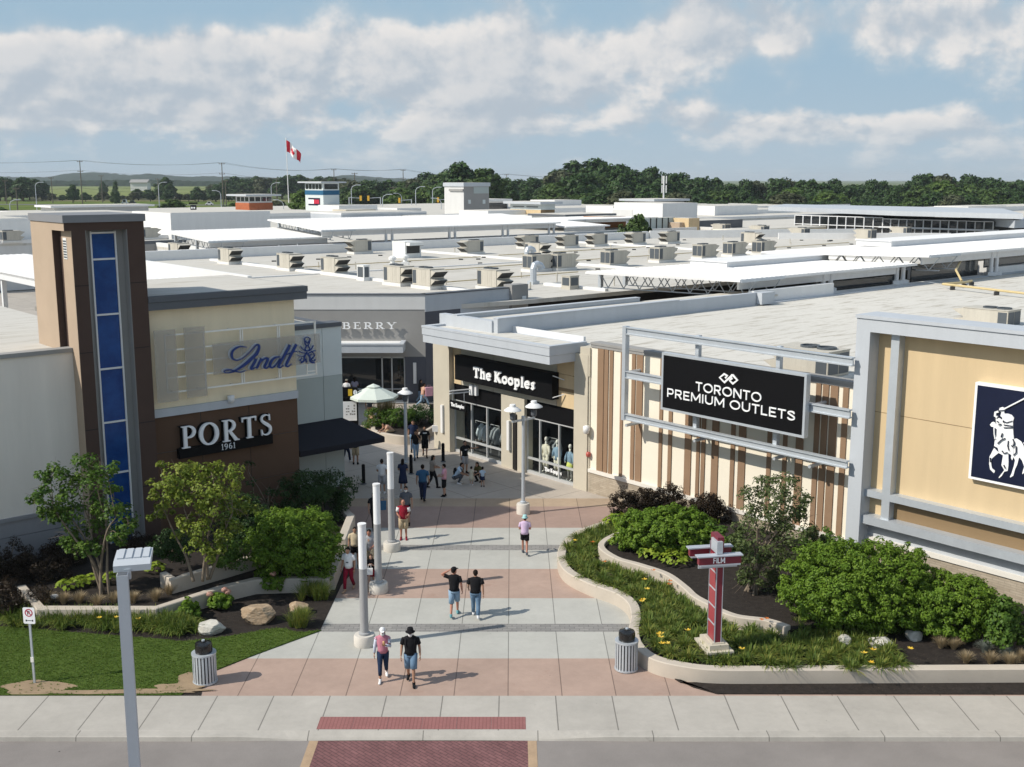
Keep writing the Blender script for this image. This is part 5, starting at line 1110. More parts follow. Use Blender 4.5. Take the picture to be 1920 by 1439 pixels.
# --- far blocks: wall, roof slab, optional coping
def block(px0, px1, ytop, ybase, zb, depth, label, wallm='pale', cap=None, capm='white', name='store_building', parts=True, roofm='roof', D=None, over=0.0, sidem=None):
    p = G(px0, ybase, zb); a = p.x*U[0]+p.y*U[1]; b = p.x*V[0]+p.y*V[1]
    r = FP_at = Fr(plan(0, b), U, nV); s0 = a; s1 = r.at(px1, ybase)[0]; zt = r.at(px0, ytop)[1]
    t = thing(name, plan((s0+s1)/2, b, 0), label, 'building')
    f = Fr(plan(0, b), U, nV)
    ch = cap or .0
    mb = MB(); mb.wb(f, s0, s1, 0, zt-ch, -depth, 0, 0)
    if sidem: mb.wb(f, s0-.02, s0, 0, zt-ch-.01, -depth, -.01, 1)
    build('wall', mb, [M[wallm], M[sidem or wallm]], t)
    mb = MB(); mb.wb(f, s0-over+.3, s1+over-.3, zt, zt+.03, -depth-over+.3, over-.3, 0)
    build('roof', mb, M[roofm], t)
    if cap:
        mb = MB(); mb.wb(f, s0-over, s1+over, zt-ch, zt, -depth-over, over, 0); build('cornice', mb, M[capm], t)
    return t, f, s0, s1, zt, b
block(322, 508, 400, 447, 6.3, 14, 'big white windowless block right of the brown tower', 'white', .25, 'white_metal')
t, f, s0, s1, zt, b = block(102, 279, 386, 400, 6.3, 10, 'white hall with a wide flat overhanging roof behind the brown tower', 'pale', .5, 'white_metal', over=1.2)
t, f, s0, s1, zt, b = block(-60, 62, 412, 452, 6.3, 16, 'white block at the left edge behind the wing roof', 'white', .4, 'white_metal')
block(-80, 300, 407, 420, 6.3, 30, 'long low white roof line at the far left', 'pale', .5, 'white_metal')
block(500, 640, 401, 411, 6.3, 26, 'low white roof left of the blue banded tower', 'pale', .6, 'white_metal')
# orange brick pavilion
t, f, s0, s1, zt, b = block(468, 511, 365, 398, 6.3, 7.5, 'orange brick pavilion with a clerestory and a spreading flat roof', 'pale', .45, 'greymetal', over=1.8)
orange = brick_mat('orange_brick', (.44, .135, .06), (.38, .115, .05), (.32, .16, .10), .5, .2, (U[0], U[1], 0))
mb = MB(); z1 = f.at(468, 381)[1]; mb.wb(f, s0-.1, s1+.1, 0, z1, -7.6, .1); build('brick_wall', mb, orange, t)
for i in range(4):
    mb = MB(); w = (s1-s0)/4; mb.wb(f, s0+i*w+.15, s0+(i+1)*w-.15, z1+.4, zt-.7, 0, .03); build('window', mb, M['dglass'], t)
for i in range(3):
    mb = MB(); mb.wb(f, s0-.03, s0, z1+.4, zt-.7, -.4-i*2.3-1.8, -.4-i*2.3); build('window', mb, M['dglass'], t)
# tower with blue band and flag logo
t, f, s0, s1, zt, b = block(607, 637, 341, 399, 6.3, 9, 'pale tower with a blue band, flag logo and flared roof beside the flagpole', 'bluegrey', .35, 'greymetal', over=1.4)
zb0, zb1 = f.at(607, 366)[1], f.at(607, 357.5)[1]
bl = mat('blue_band', (.02, .11, .21), .7)
mb = MB(); mb.wb(f, s0-.06, s1+.06, zb0, zb1, -9.06, .06); build('blue_band', mb, bl, t)
for k in range(5):
    mb = MB(); mb.wb(f, s0-.04, s0, zb1+.3, zt-.6, -8.6+k*1.65, -7.25+k*1.65); build('window', mb, M['dglass'], t)
mb = MB(); mb.wb(f, s0+.4, s1-.4, zb1+.3, zt-.6, 0, .04); build('window', mb, M['dglass'], t)
FT = Fr(plan(s0, b), V, nU)   # its left, sunlit face: s runs away from us, letters read right to left
WT = Fr(plan(s0, b)+Vector((V[0], V[1], 0))*9, nV, nU)
zl0, zl1 = f.at(607, 386)[1], f.at(607, 372)[1]; w = 9
mb = MB(); hh = zl1-zl0
mb.wb(WT, 1.6, 7.4, zl0, zl1, 0, .06, 0); mb.wb(WT, 1.6, 4.4, zl0+hh*.22, zl1-hh*.22, 0, .09, 1); mb.wb(WT, 4.4, 7.0, zl0+hh*.22, zl1-hh*.22, 0, .09, 2); build('flag_logo', mb, [M['navy'], M['letter'], flat('logo_red', (.50, .02, .05), .5)], t)
mb = MB(); words(mb, WT, 'HILFIGER', 1.3, 7.7, zl0-3.2, zl0-1.7, .0, .06, 0, .03); build('lettering', mb, M['black'], t)
# grey cube tower
t, f, s0, s1, zt, b = block(870, 917, 343, 404, 6.3, 7.6, 'tall plain grey block tower in the middle of the skyline', 'midgrey', .9, 'greymetal', over=.25, sidem='pale')  # left face given a paler colour to stand for sunlight on it
for k, (x0, x1) in enumerate(((878, 882.5), (905, 910))):
    mb = MB(); za, zb_ = f.at(x0, 382.5)[1], f.at(x0, 375)[1]; mb.wb(f, f.at(x0, 380)[0], f.at(x1, 380)[0], za, zb_, 0, .05); build('window', mb, M['bluegrey'], t)
mb = MB(); mb.wb(f, f.at(888, 360)[0], f.at(916, 360)[0], f.at(900, 363)[1], f.at(900, 351)[1], 0, .05); build('louvre', mb, M['bluegrey2'], t)
mb = MB(); mb.wb(Fr(plan(s0, b)+Vector((V[0], V[1], 0))*7.6, nV, nU), 2.2, 7.6, zt-2.0, zt-1.5, 0, .35); build('ledge', mb, M['midgrey'], t)
# others along the roofs
block(636, 708, 386, 401, 6.3, 10, 'white parapet block right of the blue banded tower', 'white', .3, 'white_metal')
block(649, 705, 394, 405, 6.3, 6, 'long cream parapet box in front of the white one', 'cream_light', .3, 'stone')
block(745, 790, 391, 399, 6.3, 12, 'low white box under the traffic lights', 'pale', .3, 'white_metal')
block(786, 842, 405, 414, 6.3, 8, 'flat grey roofed block left of the grey cube tower', 'pale', .5, 'midgrey', over=.8)
block(640, 800, 400, 416, 6.3, 12, 'pale grey stepped wall behind the long covered walk', 'greymetal', .3, 'white_metal')
t, f, s0, s1, zt, b = block(915, 953, 374, 396, 6.3, 12, 'white shed with a sloping clerestory roof right of the grey cube tower', 'white', .6, 'white_metal', over=.8)
mb = MB(); mb.wb(f, s0+.4, s1-.4, zt-3.2, zt-1.0, 0, .04); build('window', mb, M['dglass'], t)
t, f, s0, s1, zt, b = block(1014, 1040, 379, 411, 6.3, 10, 'ochre and brown clerestory pavilion with a flat grey roof', 'umber', .5, 'greymetal', over=1.2, sidem='yellow')
zm = f.at(1014, 394)[1]
mb = MB(); mb.wb(f, s0-.06, s1+.06, zm, zt-.5, -10.06, .05); build('clerestory', mb, M['bluegrey'], t)
for k in range(2):
    mb = MB(); mb.wb(f, s0-.1, s0-.05, zm+.5, zt-1.0, -9.2+k*4.6, -5.4+k*4.6); build('window', mb, M['dglass'], t)
block(1040, 1090, 376, 386, 6.3, 12, 'far white box before the dark wood on the right', 'white', .3, 'white_metal')
block(1060, 1148, 403, 418, 6.3, 10, 'white wall with a dark slab roof next to the orange timber wall', 'white', .4, 'dkgrey', over=.6)
block(1000, 1062, 405, 414, 6.3, 8, 'low white box below the ochre pavilion', 'white', .3, 'white_metal')
timber = mat('orange_timber', (.42, .16, .04), .7, .12, 2, 8, streak=True)
t, f, s0, s1, zt, b = block(1131, 1173, 407, 427, 6.3, 5, 'orange timber clad box beside the roof tree', 'tan', None); mb = MB(); mb.wb(f, s0, s1, 6, zt-.02, 0, .08); mb.wb(f, s0-.08, s0, 6, zt-.02, -5, .08); build('timber_cladding', mb, timber, t)
t, f, s0, s1, zt, b = block(1208, 1274, 410, 431, 6.3, 2, 'grey blue panel fence wall with dark joints on the rear roof', 'bluegrey2', None)
mb = MB()
for k in range(1, 6): x = s0+(s1-s0)*k/6; mb.wb(f, x-.12, x+.12, 6.3, zt, 0, .06)
build('joint', mb, M['dark'], t)
block(1274, 1299, 418, 430, 6.3, 4, 'rust red wall next to the grey blue panels', 'tan', None, name='wall_block')
block(1291, 1311, 410, 430, 6.3, 4, 'tall ochre pier at the end of the rust red wall', 'yellow', .3, 'yellow', name='wall_block')
block(1300, 1392, 415, 428, 6.3, 8, 'dark curved shop front below the white truss walk', 'dkgrey', .3, 'dkgrey')
t, f, s0, s1, zt, b = block(1242, 1307, 382, 414, 6.3, 14, 'white pitched block with a raised clerestory under the phone mast', 'white', .35, 'white_metal')
block(1226, 1283, 374, 381, 9.0, 10, 'flat grey roof slab below the phone mast', 'midgrey', .5, 'greymetal', over=1.0)
block(1150, 1230, 387, 400, 6.3, 10, 'white roof edge left of the phone mast block', 'white', .5, 'white_metal')
block(1186, 1262, 392, 412, 6.3, 6, 'white angled parapet behind the roof tree', 'pale', .3, 'white_metal')
block(1340, 1420, 387, 403, 6.3, 12, 'white stepped block left of the glass pavilion', 'white', .4, 'white_metal')
t, f, s0, s1, zt, b = block(1365, 1393, 385, 396, 6.3, 6, 'small white clerestory box with a dark window band', 'white', .3, 'white_metal'); mb = MB(); mb.wb(f, s0+.2, s1-.2, zt-1.6, zt-.5, 0, .05); build('window', mb, M['dark'], t)
covered(128, 150, 135, 150, 8.2, 8.0, 'far white truss walk left of the glass pavilion', [], fascia=.5)
block(1386, 1565, 432, 446, 6.3, 5, 'ochre parapet strip behind the white rear wall', 'yellow', .2, 'cream_light')
# glass food hall
fh = thing('store_building', plan(150, 105, 0), 'glass food hall with a long thin overhanging roof and white louvres', 'building')
f0 = G(1640, 470, 6.3); D0 = 168.0
pL, pM, pR = AtY(1490, 425, 185), AtY(1655, 425, 172), AtY(1862, 430, 160)
for (p, q, nm) in ((pL, pM, 'left'), (pM, pR, 'right')):
    d = Vector((q.x-p.x, q.y-p.y, 0)); ln = d.length; d.normalize(); W = Fr(p, d, (d.y, -d.x)); zt, zb = W.at(1660, 409)[1] if nm == 'left' else W.at(1700, 412)[1], 5.5
    mb = MB(); mb.wb(W, 0, ln, 0, zt, -14, -.1); build('wall', mb, M['black'], fh)
    n = 10 if nm == 'left' else 13
    mb = MB()
    for i in range(n+1): mb.wb(W, ln*i/n-.07, ln*i/n+.07, zb, zt, -.05, .10)
    for z in ((zb+zt)/2+.3, zt-.05): mb.wb(W, 0, ln, z, z+.12, -.05, .09)
    build('glazing_bar', mb, M['steel'], fh)
    mb = MB(); mb.wb(W, 0, ln, zb, zt, -.09, -.06); build('pane', mb, M['dglass'], fh)
    if nm == 'right':
        for z in (zt-1.3, zt-2.6):
            mb = MB(); mb.wb(W, -.2, ln+1.0, z, z+.22, .3, .9); build('louvre', mb, M['steel'], fh)
        mb = MB(); W2 = W; ss = W.at(1690, 440)[0]; words(mb, W, 'FOOD PAVILION', W.at(1677, 437)[0], W.at(1830, 443)[0], zt-5.0, zt-3.35, .1, .3, 0, .02); build('lettering', mb, M['letter'], fh)
zr = AtY(1700, 404, 165).z
outline = [AtY(1440, 403, 196), AtY(1655, 403, 172)+Vector((.5, -4.5, 0)), AtY(1880, 407, 157)+Vector((1, -4, 0)), AtY(1880, 407, 182), AtY(1470, 403, 215)]
mb = MB(); mb.prism([(p.x, p.y) for p in outline], zr-.15, zr+.55); build('overhanging_roof', mb, M['greymetal'], fh)
mb = MB(); c = outline[2]; mb.prism([(c.x-.6, c.y+1), (c.x+5, c.y+4), (c.x+6, c.y+14), (c.x-.6, c.y+20)], zr-1.4, zr-.3); build('roof_fin', mb, M['greymetal'], fh)
block(1500, 1556, 386.5, 392, 6.3, 10, 'low pale box on top of the glass food hall roof', 'pale', .4, 'greymetal')
block(1815, 1886, 388, 396, 6.3, 10, 'white box above the right end of the food hall', 'white', .3, 'white_metal')
block(1700, 2000, 394, 401, 6.3, 14, 'long white roof line at the far right', 'white', .5, 'white_metal')
block(1888, 2010, 420, 434, 6.3, 20, 'white block at the right edge behind the food hall', 'white', .4, 'white_metal')
block(1040, 1250, 391, 398, 6.3, 20, 'long bright white roof line before the wood', 'white', .6, 'white_metal')
block(1340, 1500, 396, 402, 6.3, 20, 'white roof line left of the food hall', 'white', .6, 'white_metal')
block(915, 1012, 396, 412, 6.3, 10, 'white stepped roofs right of the grey cube tower', 'white', .4, 'white_metal')
# dark screens and low walls on the left, between tower and big white block
block(262, 322, 416, 424, 6.3, 3, 'black screen wall between the brown tower and the white block', 'dark', None, name='wall_block')
block(262, 350, 453, 462, 6.3, 2, 'low grey parapet right of the brown tower', 'midgrey', .4, 'dkgrey', name='wall_block')
# ------------------------------------------------------------------ vegetation
def unit_vecs(n, rg): v = rg.normal(size=(n, 3)); return v/np.linalg.norm(v, axis=1, keepdims=True)
def leaf_quads(Cn, Nn, L, Wd, rg, fold=.18):
    """diamond leaves: centre, facing normal, length and width per leaf"""
    n = len(Cn); r = unit_vecs(n, rg); t = np.cross(Nn, r); t /= np.maximum(np.linalg.norm(t, axis=1, keepdims=True), 1e-6); s = np.cross(Nn, t)
    L = (L*rg.uniform(.7, 1.3, n))[:, None]; Wd = (Wd*rg.uniform(.7, 1.3, n))[:, None]
    q = np.empty((n, 4, 3)); q[:, 0] = Cn-t*L/2; q[:, 2] = Cn+t*L/2-Nn*L*.12; q[:, 1] = Cn+s*Wd/2+Nn*Wd*fold; q[:, 3] = Cn-s*Wd/2+Nn*Wd*fold
    return q
def clumps(c, rad, K, per, cr, rg, up=.35, inner=.25, zmin=-.75, jitter=.5, lm=1.0):
    """leaf centres and normals gathered in clumps over a lumpy ellipsoid"""
    d = unit_vecs(K*3, rg); d = d[d[:, 2] > zmin][:K]; k = len(d)
    rr = np.where(rg.random(k) < inner, rg.uniform(.25, .7, k), rg.uniform(.72, 1.0, k))
    lump = 1+lm*(.16*np.sin(d[:, 0]*5+c[0])+.13*np.sin(d[:, 1]*6+c[1]*2)+.10*np.sin(d[:, 2]*7+c[0]*3))
    cc = np.array(c)+d*np.array(rad)*(rr*lump)[:, None]
    m = rg.uniform(.6, 1.35, k)*cr
    idx = np.repeat(np.arange(k), per); e = unit_vecs(len(idx), rg)
    P = cc[idx]+e*(m[idx]*rg.uniform(.35, 1, len(idx))**.5)[:, None]*np.array([1, 1, .8])
    N = e*.8+d[idx]*.5+rg.normal(size=e.shape)*jitter; N[:, 2] += up; N /= np.linalg.norm(N, axis=1, keepdims=True)
    return P, N, cc
def quads_obj(name, q, m, parent=None):
    v = q.reshape(-1, 3); f = np.arange(len(v)).reshape(-1, 4)
    return mesh_obj(name, v, f, None, [m], parent, False)
LM = {}
LM['fresh'] = leaf_mat('fresh_green_leaves', [(0.070, 0.139, 0.012), (0.131, 0.228, 0.022), (0.222, 0.326, 0.039)], .3)
LM['mid'] = leaf_mat('mid_green_leaves', [(0.043, 0.099, 0.016), (0.081, 0.157, 0.022), (0.145, 0.222, 0.034)], .28)
LM['yellowgreen'] = leaf_mat('yellow_green_leaves', [(0.107, 0.163, 0.023), (0.178, 0.236, 0.031), (0.285, 0.310, 0.054)], .3)
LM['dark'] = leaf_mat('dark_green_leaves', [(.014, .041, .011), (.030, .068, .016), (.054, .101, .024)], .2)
LM['olive'] = leaf_mat('olive_leaves', [(0.050, 0.077, 0.024), (0.086, 0.120, 0.039), (0.154, 0.184, 0.062)], .25)
LM['purple'] = leaf_mat('barberry_leaves', [(.014, .012, .006), (.030, .018, .011), (.048, .036, .016)], .2)
LM['lime'] = leaf_mat('hosta_leaves', [(.138, .213, .019), (.237, .325, .031), (.338, .413, .050)], .3)
LM['blade'] = leaf_mat('lily_blades', [(0.058, 0.112, 0.021), (0.136, 0.196, 0.037), (0.313, 0.298, 0.068)], .3)
LM['tuft'] = leaf_mat('dry_tuft', [(.24, .18, .105), (.38, .30, .18), (.48, .40, .27)], .25)
LM['lawn'] = leaf_mat('lawn_blades', [(0.075, 0.140, 0.017), (0.128, 0.202, 0.029), (0.207, 0.263, 0.057)], .3)
LM['pinkbloom'] = leaf_mat('pink_bloom', [(.500, .240, .200), (.620, .380, .300), (.680, .500, .400)], .2)
LM['petal'] = leaf_mat('yellow_petals', [(.750, .420, .030), (.800, .550, .060), (.850, .680, .200)], .2)
LM['rust'] = leaf_mat('orange_petals', [(.550, .120, .020), (.600, .200, .030)], .2)
LM['bluegrass'] = leaf_mat('blue_fescue', [(.143, .176, .165), (.242, .275, .242), (.330, .341, .275)], .2)
LM['straw'] = leaf_mat('feather_grass', [(.242, .187, .077), (.396, .319, .143), (.132, .176, .033)], .3)
LM['fardark'] = leaf_mat('dark_wood_leaves', [(0.024, 0.054, 0.017), (0.044, 0.088, 0.025), (0.076, 0.133, 0.037)], .2)
LM['farmid'] = leaf_mat('mid_wood_leaves', [(.038, .072, .018), (.068, .117, .027), (.105, .165, .045)], .25)
LM['farolive'] = leaf_mat('olive_wood_leaves', [(.049, .063, .031), (.084, .098, .049), (.126, .140, .070)], .25)
LM['farfresh'] = leaf_mat('fresh_wood_leaves', [(.052, .098, .018), (.091, .156, .029), (.143, .208, .052)], .3)
def shrub(name, base, rad, K, per, cr, L, W, m, label, cat='shrub', group=None, seed=0, stems=6, zc=None, up=.35, lm=1.0, zmin=-.75):
    rg = np.random.default_rng(seed+11); base = Vector(base); t = thing(name, base, label, cat, group)
    c = (base.x, base.y, base.z+(zc if zc is not None else rad[2]*.85))
    P, N, cc = clumps(c, rad, K, per, cr, rg, up, zmin=zmin, lm=lm); P[:, 2] = np.maximum(P[:, 2], base.z+.03)
    # a few shoots standing proud of the outline
    q = leaf_quads(P, N, L, W, rg)
    quads_obj('foliage', q, LM[m], t)
    mb = MB()
    for i in range(stems):
        e = cc[rg.integers(len(cc))]; a = Vector((base.x+rg.normal()*rad[0]*.12, base.y+rg.normal()*rad[1]*.12, base.z-.05)); e = Vector(e)
        mb.tube([a, a.lerp(e, .5)+Vector((0, 0, .15*rad[2])), e], [.035, .025, .012], 5)
    build('stem', mb, M['bark'], t, smooth=True)
    return t
def multistem(name, base, blobs, label, m, seed, L=.13, W=.075, per=230, cr=.35, stems=5, spread=.16, lean=.8):
    """a few trunks rising from one root, each forking to its leaf clouds; blobs: (point, radius)"""
    rg = np.random.default_rng(seed); base = Vector(base); t = thing(name, base, label, 'tree')
    mbs = MB(); Ps, Ns = [], []
    bl = sorted(blobs, key=lambda q: q[0][0]); k = max(1, len(bl)//stems+1); H_ = max(q[0][2] for q in bl)-base.z
    for g_ in [bl[i:i+k] for i in range(0, len(bl), k)]:
        cen = sum((Vector(q[0]) for q in g_), Vector())/len(g_); a = base+Vector((rg.normal()*spread, rg.normal()*spread, -.05))
        tip = a.lerp(cen, .80); tip.z = base.z+.42*H_+rg.uniform(-.1, .1)*H_; tip.x = a.x+(cen.x-a.x)*.5
        st_ = catmull([a, a.lerp(tip, .4)+Vector((rg.normal()*.06, rg.normal()*.06, .06*H_)), tip, cen.lerp(tip, .3)], 5)
        mbs.tube(st_, list(np.linspace(.030+.007*H_, .020, len(st_))), 7)
        for p, r in g_:
            p = Vector(p); q = min(st_[4:], key=lambda c: (c-p).length+(3 if c.z > p.z else 0)); mid_ = q.lerp(p, .55)+Vector((rg.normal()*.10, rg.normal()*.10, .05*H_))
            mbs.tube(catmull([q, mid_, p], 4), list(np.linspace(.017, .007, 9)), 5)
            for j in range(5): e = p+Vector(rg.normal(size=3))*r*.8; mbs.tube([mid_.lerp(p, rg.uniform(.2, 1)), e], [.007, .003], 4)
    for p, r in blobs:
        P, N, cc = clumps(tuple(p), (r*1.2, r*1.2, r*.66), max(5, int(7*r/.4)), per//7, cr*r/.6, rg, .8, .15, -1, .45); Ps.append(P); Ns.append(N)
    build('trunk', mbs, M['bark'], t, smooth=True)
    quads_obj('crown', leaf_quads(np.concatenate(Ps), np.concatenate(Ns), L, W, rg), LM[m], t)
    return t
def blades(cs, n, h, spread, rg, w=.022, droop=.6, seg=4, up=1.0):
    """arching grass blades from each root: (roots*n*seg, 4, 3) quads joined per blade"""
    cs = np.asarray(cs, float); k = len(cs)*n; c = np.repeat(cs, n, 0)
    az = rg.uniform(0, 2*np.pi, k); ln = h*rg.uniform(.65, 1.25, k); out = spread*rg.uniform(.15, 1.0, k)
    root = c+np.stack([np.cos(az), np.sin(az), np.zeros(k)], 1)*(rg.uniform(0, .12, k)*spread*2)[:, None]
    d = np.stack([np.cos(az), np.sin(az)], 1); sd = np.stack([-d[:, 1], d[:, 0], np.zeros(k)], 1); tw = rg.uniform(-.5, .5, k)
    pts = []
    for i in range(seg+1):
        u = i/seg; x = out*u**1.3; z = ln*(u*up-droop*u**2.6*.75*(out/spread))
        pts.append(root+np.concatenate([d*x[:, None], z[:, None]], 1))
    v = np.empty((k, seg+1, 2, 3))
    for i in range(seg+1):
        ww = (w*(1-.85*(i/seg)**1.6)*np.ones(k))[:, None]/2; v[:, i, 0] = pts[i]-sd*ww; v[:, i, 1] = pts[i]+sd*ww
    V_ = v.reshape(-1, 3); b = (np.arange(k)*(seg+1)*2)[:, None]; fs = []
    for i in range(seg): fs.append(np.stack([b[:, 0]+2*i, b[:, 0]+2*i+1, b[:, 0]+2*i+3, b[:, 0]+2*i+2], 1))
    return V_, np.concatenate(fs)
def blade_obj(name, cs, n, h, sp, m, label=None, cat=None, group=None, kind=None, seed=0, w=.022, droop=.6, parent=None, up=1.0, seg=4):
    v, f = blades(cs, n, h, sp, np.random.default_rng(seed), w, droop, seg, up); return tag(mesh_obj(name, v, f, None, [LM[m]], parent, False), label, cat, group, kind)
def flowers(name, pts, m, size, label, parent=None, kind=None, seed=0):
    rg = np.random.default_rng(seed); q = []
    for p in pts:
        for j in range(6):
            a = j*math.pi/3+rg.random(); e = np.array([math.cos(a), math.sin(a), .35]); s_ = np.array([-math.sin(a), math.cos(a), 0]); o = np.array(p)
            q.append([o, o+e*size*.6+s_*size*.28, o+e*size, o+e*size*.6-s_*size*.28])
    o = quads_obj(name, np.array(q), LM[m], parent); return tag(o, label, 'flowers' if parent is None else None, None, kind)
# ---- left beds
def blobpx(lst, Y, rg, dy=.6): return [(AtY(x, y, Y+rg.uniform(-dy, dy)), r*Y/F) for x, y, r in lst]
rg = np.random.default_rng(5)
tb = G(187, 1115, .42)
multistem('ornamental_tree', tb, blobpx([(165, 870, 26), (128, 890, 24), (98, 885, 20), (70, 910, 22), (63, 935, 18), (100, 940, 26), (145, 910, 30), (185, 900, 26), (200, 880, 16), (165, 945, 30), (125, 960, 26), (205, 960, 28), (232, 965, 24), (180, 990, 28), (140, 1000, 24), (210, 1000, 24), (150, 1030, 22), (185, 1030, 20), (105, 975, 20), (225, 1010, 16), (205, 915, 14), (90, 960, 16), (135, 1015, 16), (240, 985, 14)], tb.y, rg), 'airy multi-stemmed tree in front of the blue glazed tower', 'mid', 21, per=260, L=.13, W=.08)
tb = G(378, 1085, .95)
multistem('ornamental_tree', tb, blobpx([(300, 868, 8), (335, 885, 26), (318, 905, 22), (290, 912, 16), (360, 880, 24), (395, 885, 26), (425, 880, 22), (445, 890, 18), (350, 910, 30), (385, 915, 30), (415, 915, 28), (330, 935, 26), (300, 945, 16), (365, 945, 26), (400, 950, 28), (435, 945, 26), (455, 960, 22), (310, 960, 16), (285, 970, 8), (380, 985, 26), (415, 990, 24), (350, 975, 22), (440, 985, 20), (375, 1020, 22), (395, 1035, 20), (345, 1000, 18), (420, 1010, 16), (290, 930, 10)], tb.y, rg), 'yellow green multi-stemmed tree below the PORTS sign', 'yellowgreen', 22, per=250, L=.13, W=.08)
tb = G(498, 985, .6)
multistem('ornamental_tree', tb+Vector((0, 1.2, 0)), blobpx([(468, 870, 8), (470, 905, 10), (505, 920, 12), (495, 945, 14), (470, 955, 14), (515, 945, 10), (525, 905, 6)], tb.y+.8, rg, .2), 'thin sparse sapling against the brown wall right of the yellow green tree', 'dark', 23, per=70, L=.11, W=.07)
b = G(556, 1078, .42)
shrub('rounded_shrub', b, (1.75, 1.4, 1.38), 800, 50, .16, .105, .045, 'fresh', 'large bright rounded shrub behind the low wall next to the walkway', seed=3, stems=14, up=.9, lm=.6, zmin=-.95)
b = G(590, 965, .6)
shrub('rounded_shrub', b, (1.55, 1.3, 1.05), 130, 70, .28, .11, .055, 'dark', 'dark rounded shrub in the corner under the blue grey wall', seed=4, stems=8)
b = G(462, 1030, .9)
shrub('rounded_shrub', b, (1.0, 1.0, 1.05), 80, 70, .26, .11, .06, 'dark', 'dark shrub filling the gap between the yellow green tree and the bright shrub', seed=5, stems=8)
b = G(325, 1052, .95)
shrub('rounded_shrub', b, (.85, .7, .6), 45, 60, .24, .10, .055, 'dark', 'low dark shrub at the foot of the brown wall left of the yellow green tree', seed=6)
b = G(430, 1066, .95)
shrub('rounded_shrub', b, (.7, .6, .55), 40, 60, .22, .10, .055, 'mid', 'small green shrub on the upper wall under the yellow green tree', seed=7)
for i, (x, y, r, h, lab) in enumerate(((20, 1150, 1.5, .62, 'dark purple barberry at the left photo edge, lowest of the hedge'), (75, 1100, 1.3, .75, 'dark purple barberry in the middle of the left hedge'), (120, 1070, 1.1, .62, 'dark purple barberry at the right end of the left hedge by the tree'), (12, 1090, 1.3, .8, 'dark purple barberry at the photo edge against the grey plinth'), (265, 1048, .8, .5, 'dark purple barberry right of the tower foot'))):
    shrub('barberry_shrub', G(x, y, .1), (r, .8, h), 70, 70, .22, .085, .04, 'purple', lab, group='purple barberry hedge', seed=30+i)
def hosta(px, py, z, r, n, lab, m='lime', grp='lime hostas', seed=0, h=.32):
    b = G(px, py, z); rg = np.random.default_rng(seed+50); t = thing('hosta', b, lab, 'hosta', grp); P, N = [], []
    a = rg.uniform(0, 2*np.pi, n); u = np.sqrt(rg.uniform(.02, 1, n)); 
    P = np.stack([b.x+np.cos(a)*u*r, b.y+np.sin(a)*u*r, b.z+.06+h*(1-u**2*.7)*rg.uniform(.75, 1.1, n)], 1); N = np.stack([np.cos(a)*u*.7, np.sin(a)*u*.7, np.ones(n)], 1)+rg.normal(size=(n, 3))*.22; N /= np.linalg.norm(N, axis=1, keepdims=True)
    quads_obj('foliage', leaf_quads(P, N, .20, .14, rg, .10), LM[m], t)
    mb = MB()
    for i in range(6): e = P[rg.integers(n)]; mb.tube([b, (b+Vector(e))/2+Vector((0, 0, .05)), e], .008, 4)
    build('stalk', mb, M['bark'], t)
for i, (x, y, lab) in enumerate(((125, 1106, 'lime hosta under the airy tree, first from the left'), (148, 1100, 'lime hosta under the airy tree, second from the left'), (172, 1097, 'lime hosta just left of the airy tree trunk'), (207, 1092, 'lime hosta just right of the airy tree trunk'), (290, 1072, 'lime hosta right of the street lamp head'))):
    hosta(x, y, .44, .42, 60, lab, seed=i)
for i, (x, y, lab) in enumerate(((90, 1130, 'dry grass tuft left of the white floodlight'), (120, 1132, 'dry grass tuft right of the white floodlight'), (150, 1131, 'dry grass tuft below the lime hostas'), (183, 1137, 'small dry grass tuft by the airy tree trunk'), (215, 1131, 'dry grass tuft just left of the street lamp pole'), (250, 1131, 'dry grass tuft just right of the street lamp pole'), (292, 1127, 'dry grass tuft at the bend of the low wall'), (318, 1115, 'dry grass tuft above the bend of the low wall'))):
    b = G(x, y, .42); blade_obj('grass_tuft', [b[:]], 420, .42, .34, 'tuft', lab, 'grass tuft', 'dry grass tufts', seed=60+i, w=.012, droop=.5)
rg = np.random.default_rng(8)
def along_px(pts, n, jit, z=.03):
    p = catmull([G(x, y, z) for x, y in pts], 10); out = []
    for i in range(n):
        q = p[rg.integers(len(p))]; out.append((q.x+rg.normal()*jit, q.y+rg.normal()*jit, z))
    return out
lil = along_px([(25, 1158), (90, 1168), (160, 1170), (230, 1172), (300, 1178), (345, 1182)], 190, .22)
blade_obj('daylily_border', lil, 42, .60, .56, 'blade', 'continuous daylily border between the lawn and the low left wall', 'daylilies', None, 'stuff', 70, .038, 1.15)
flowers('daylily_bloom', [AtY(x, y, 35.0) for x, y in ((186, 1159), (218, 1158), (259, 1161), (247, 1174), (253, 1172), (264, 1174), (263, 1178), (295, 1181), (287, 1192))], 'petal', .10, 'yellow daylily blooms along the left border', kind='stuff')
blade_obj('ornamental_grass', [tuple(G(555, 1172, .03)+Vector((rg.normal()*.22, rg.normal()*.22, 0))) for i in range(9)], 85, .66, .46, 'blade', 'round ornamental grass clump in front of the half hidden boulder', 'grass clump', seed=71, w=.018)
blade_obj('ornamental_grass', [tuple(G(590, 1120, .03)+Vector((rg.normal()*.26, rg.normal()*.3, 0))) for i in range(12)], 85, .66, .46, 'blade', 'round ornamental grass clump against the low wall corner by the walkway', 'grass clump', seed=72, w=.018)
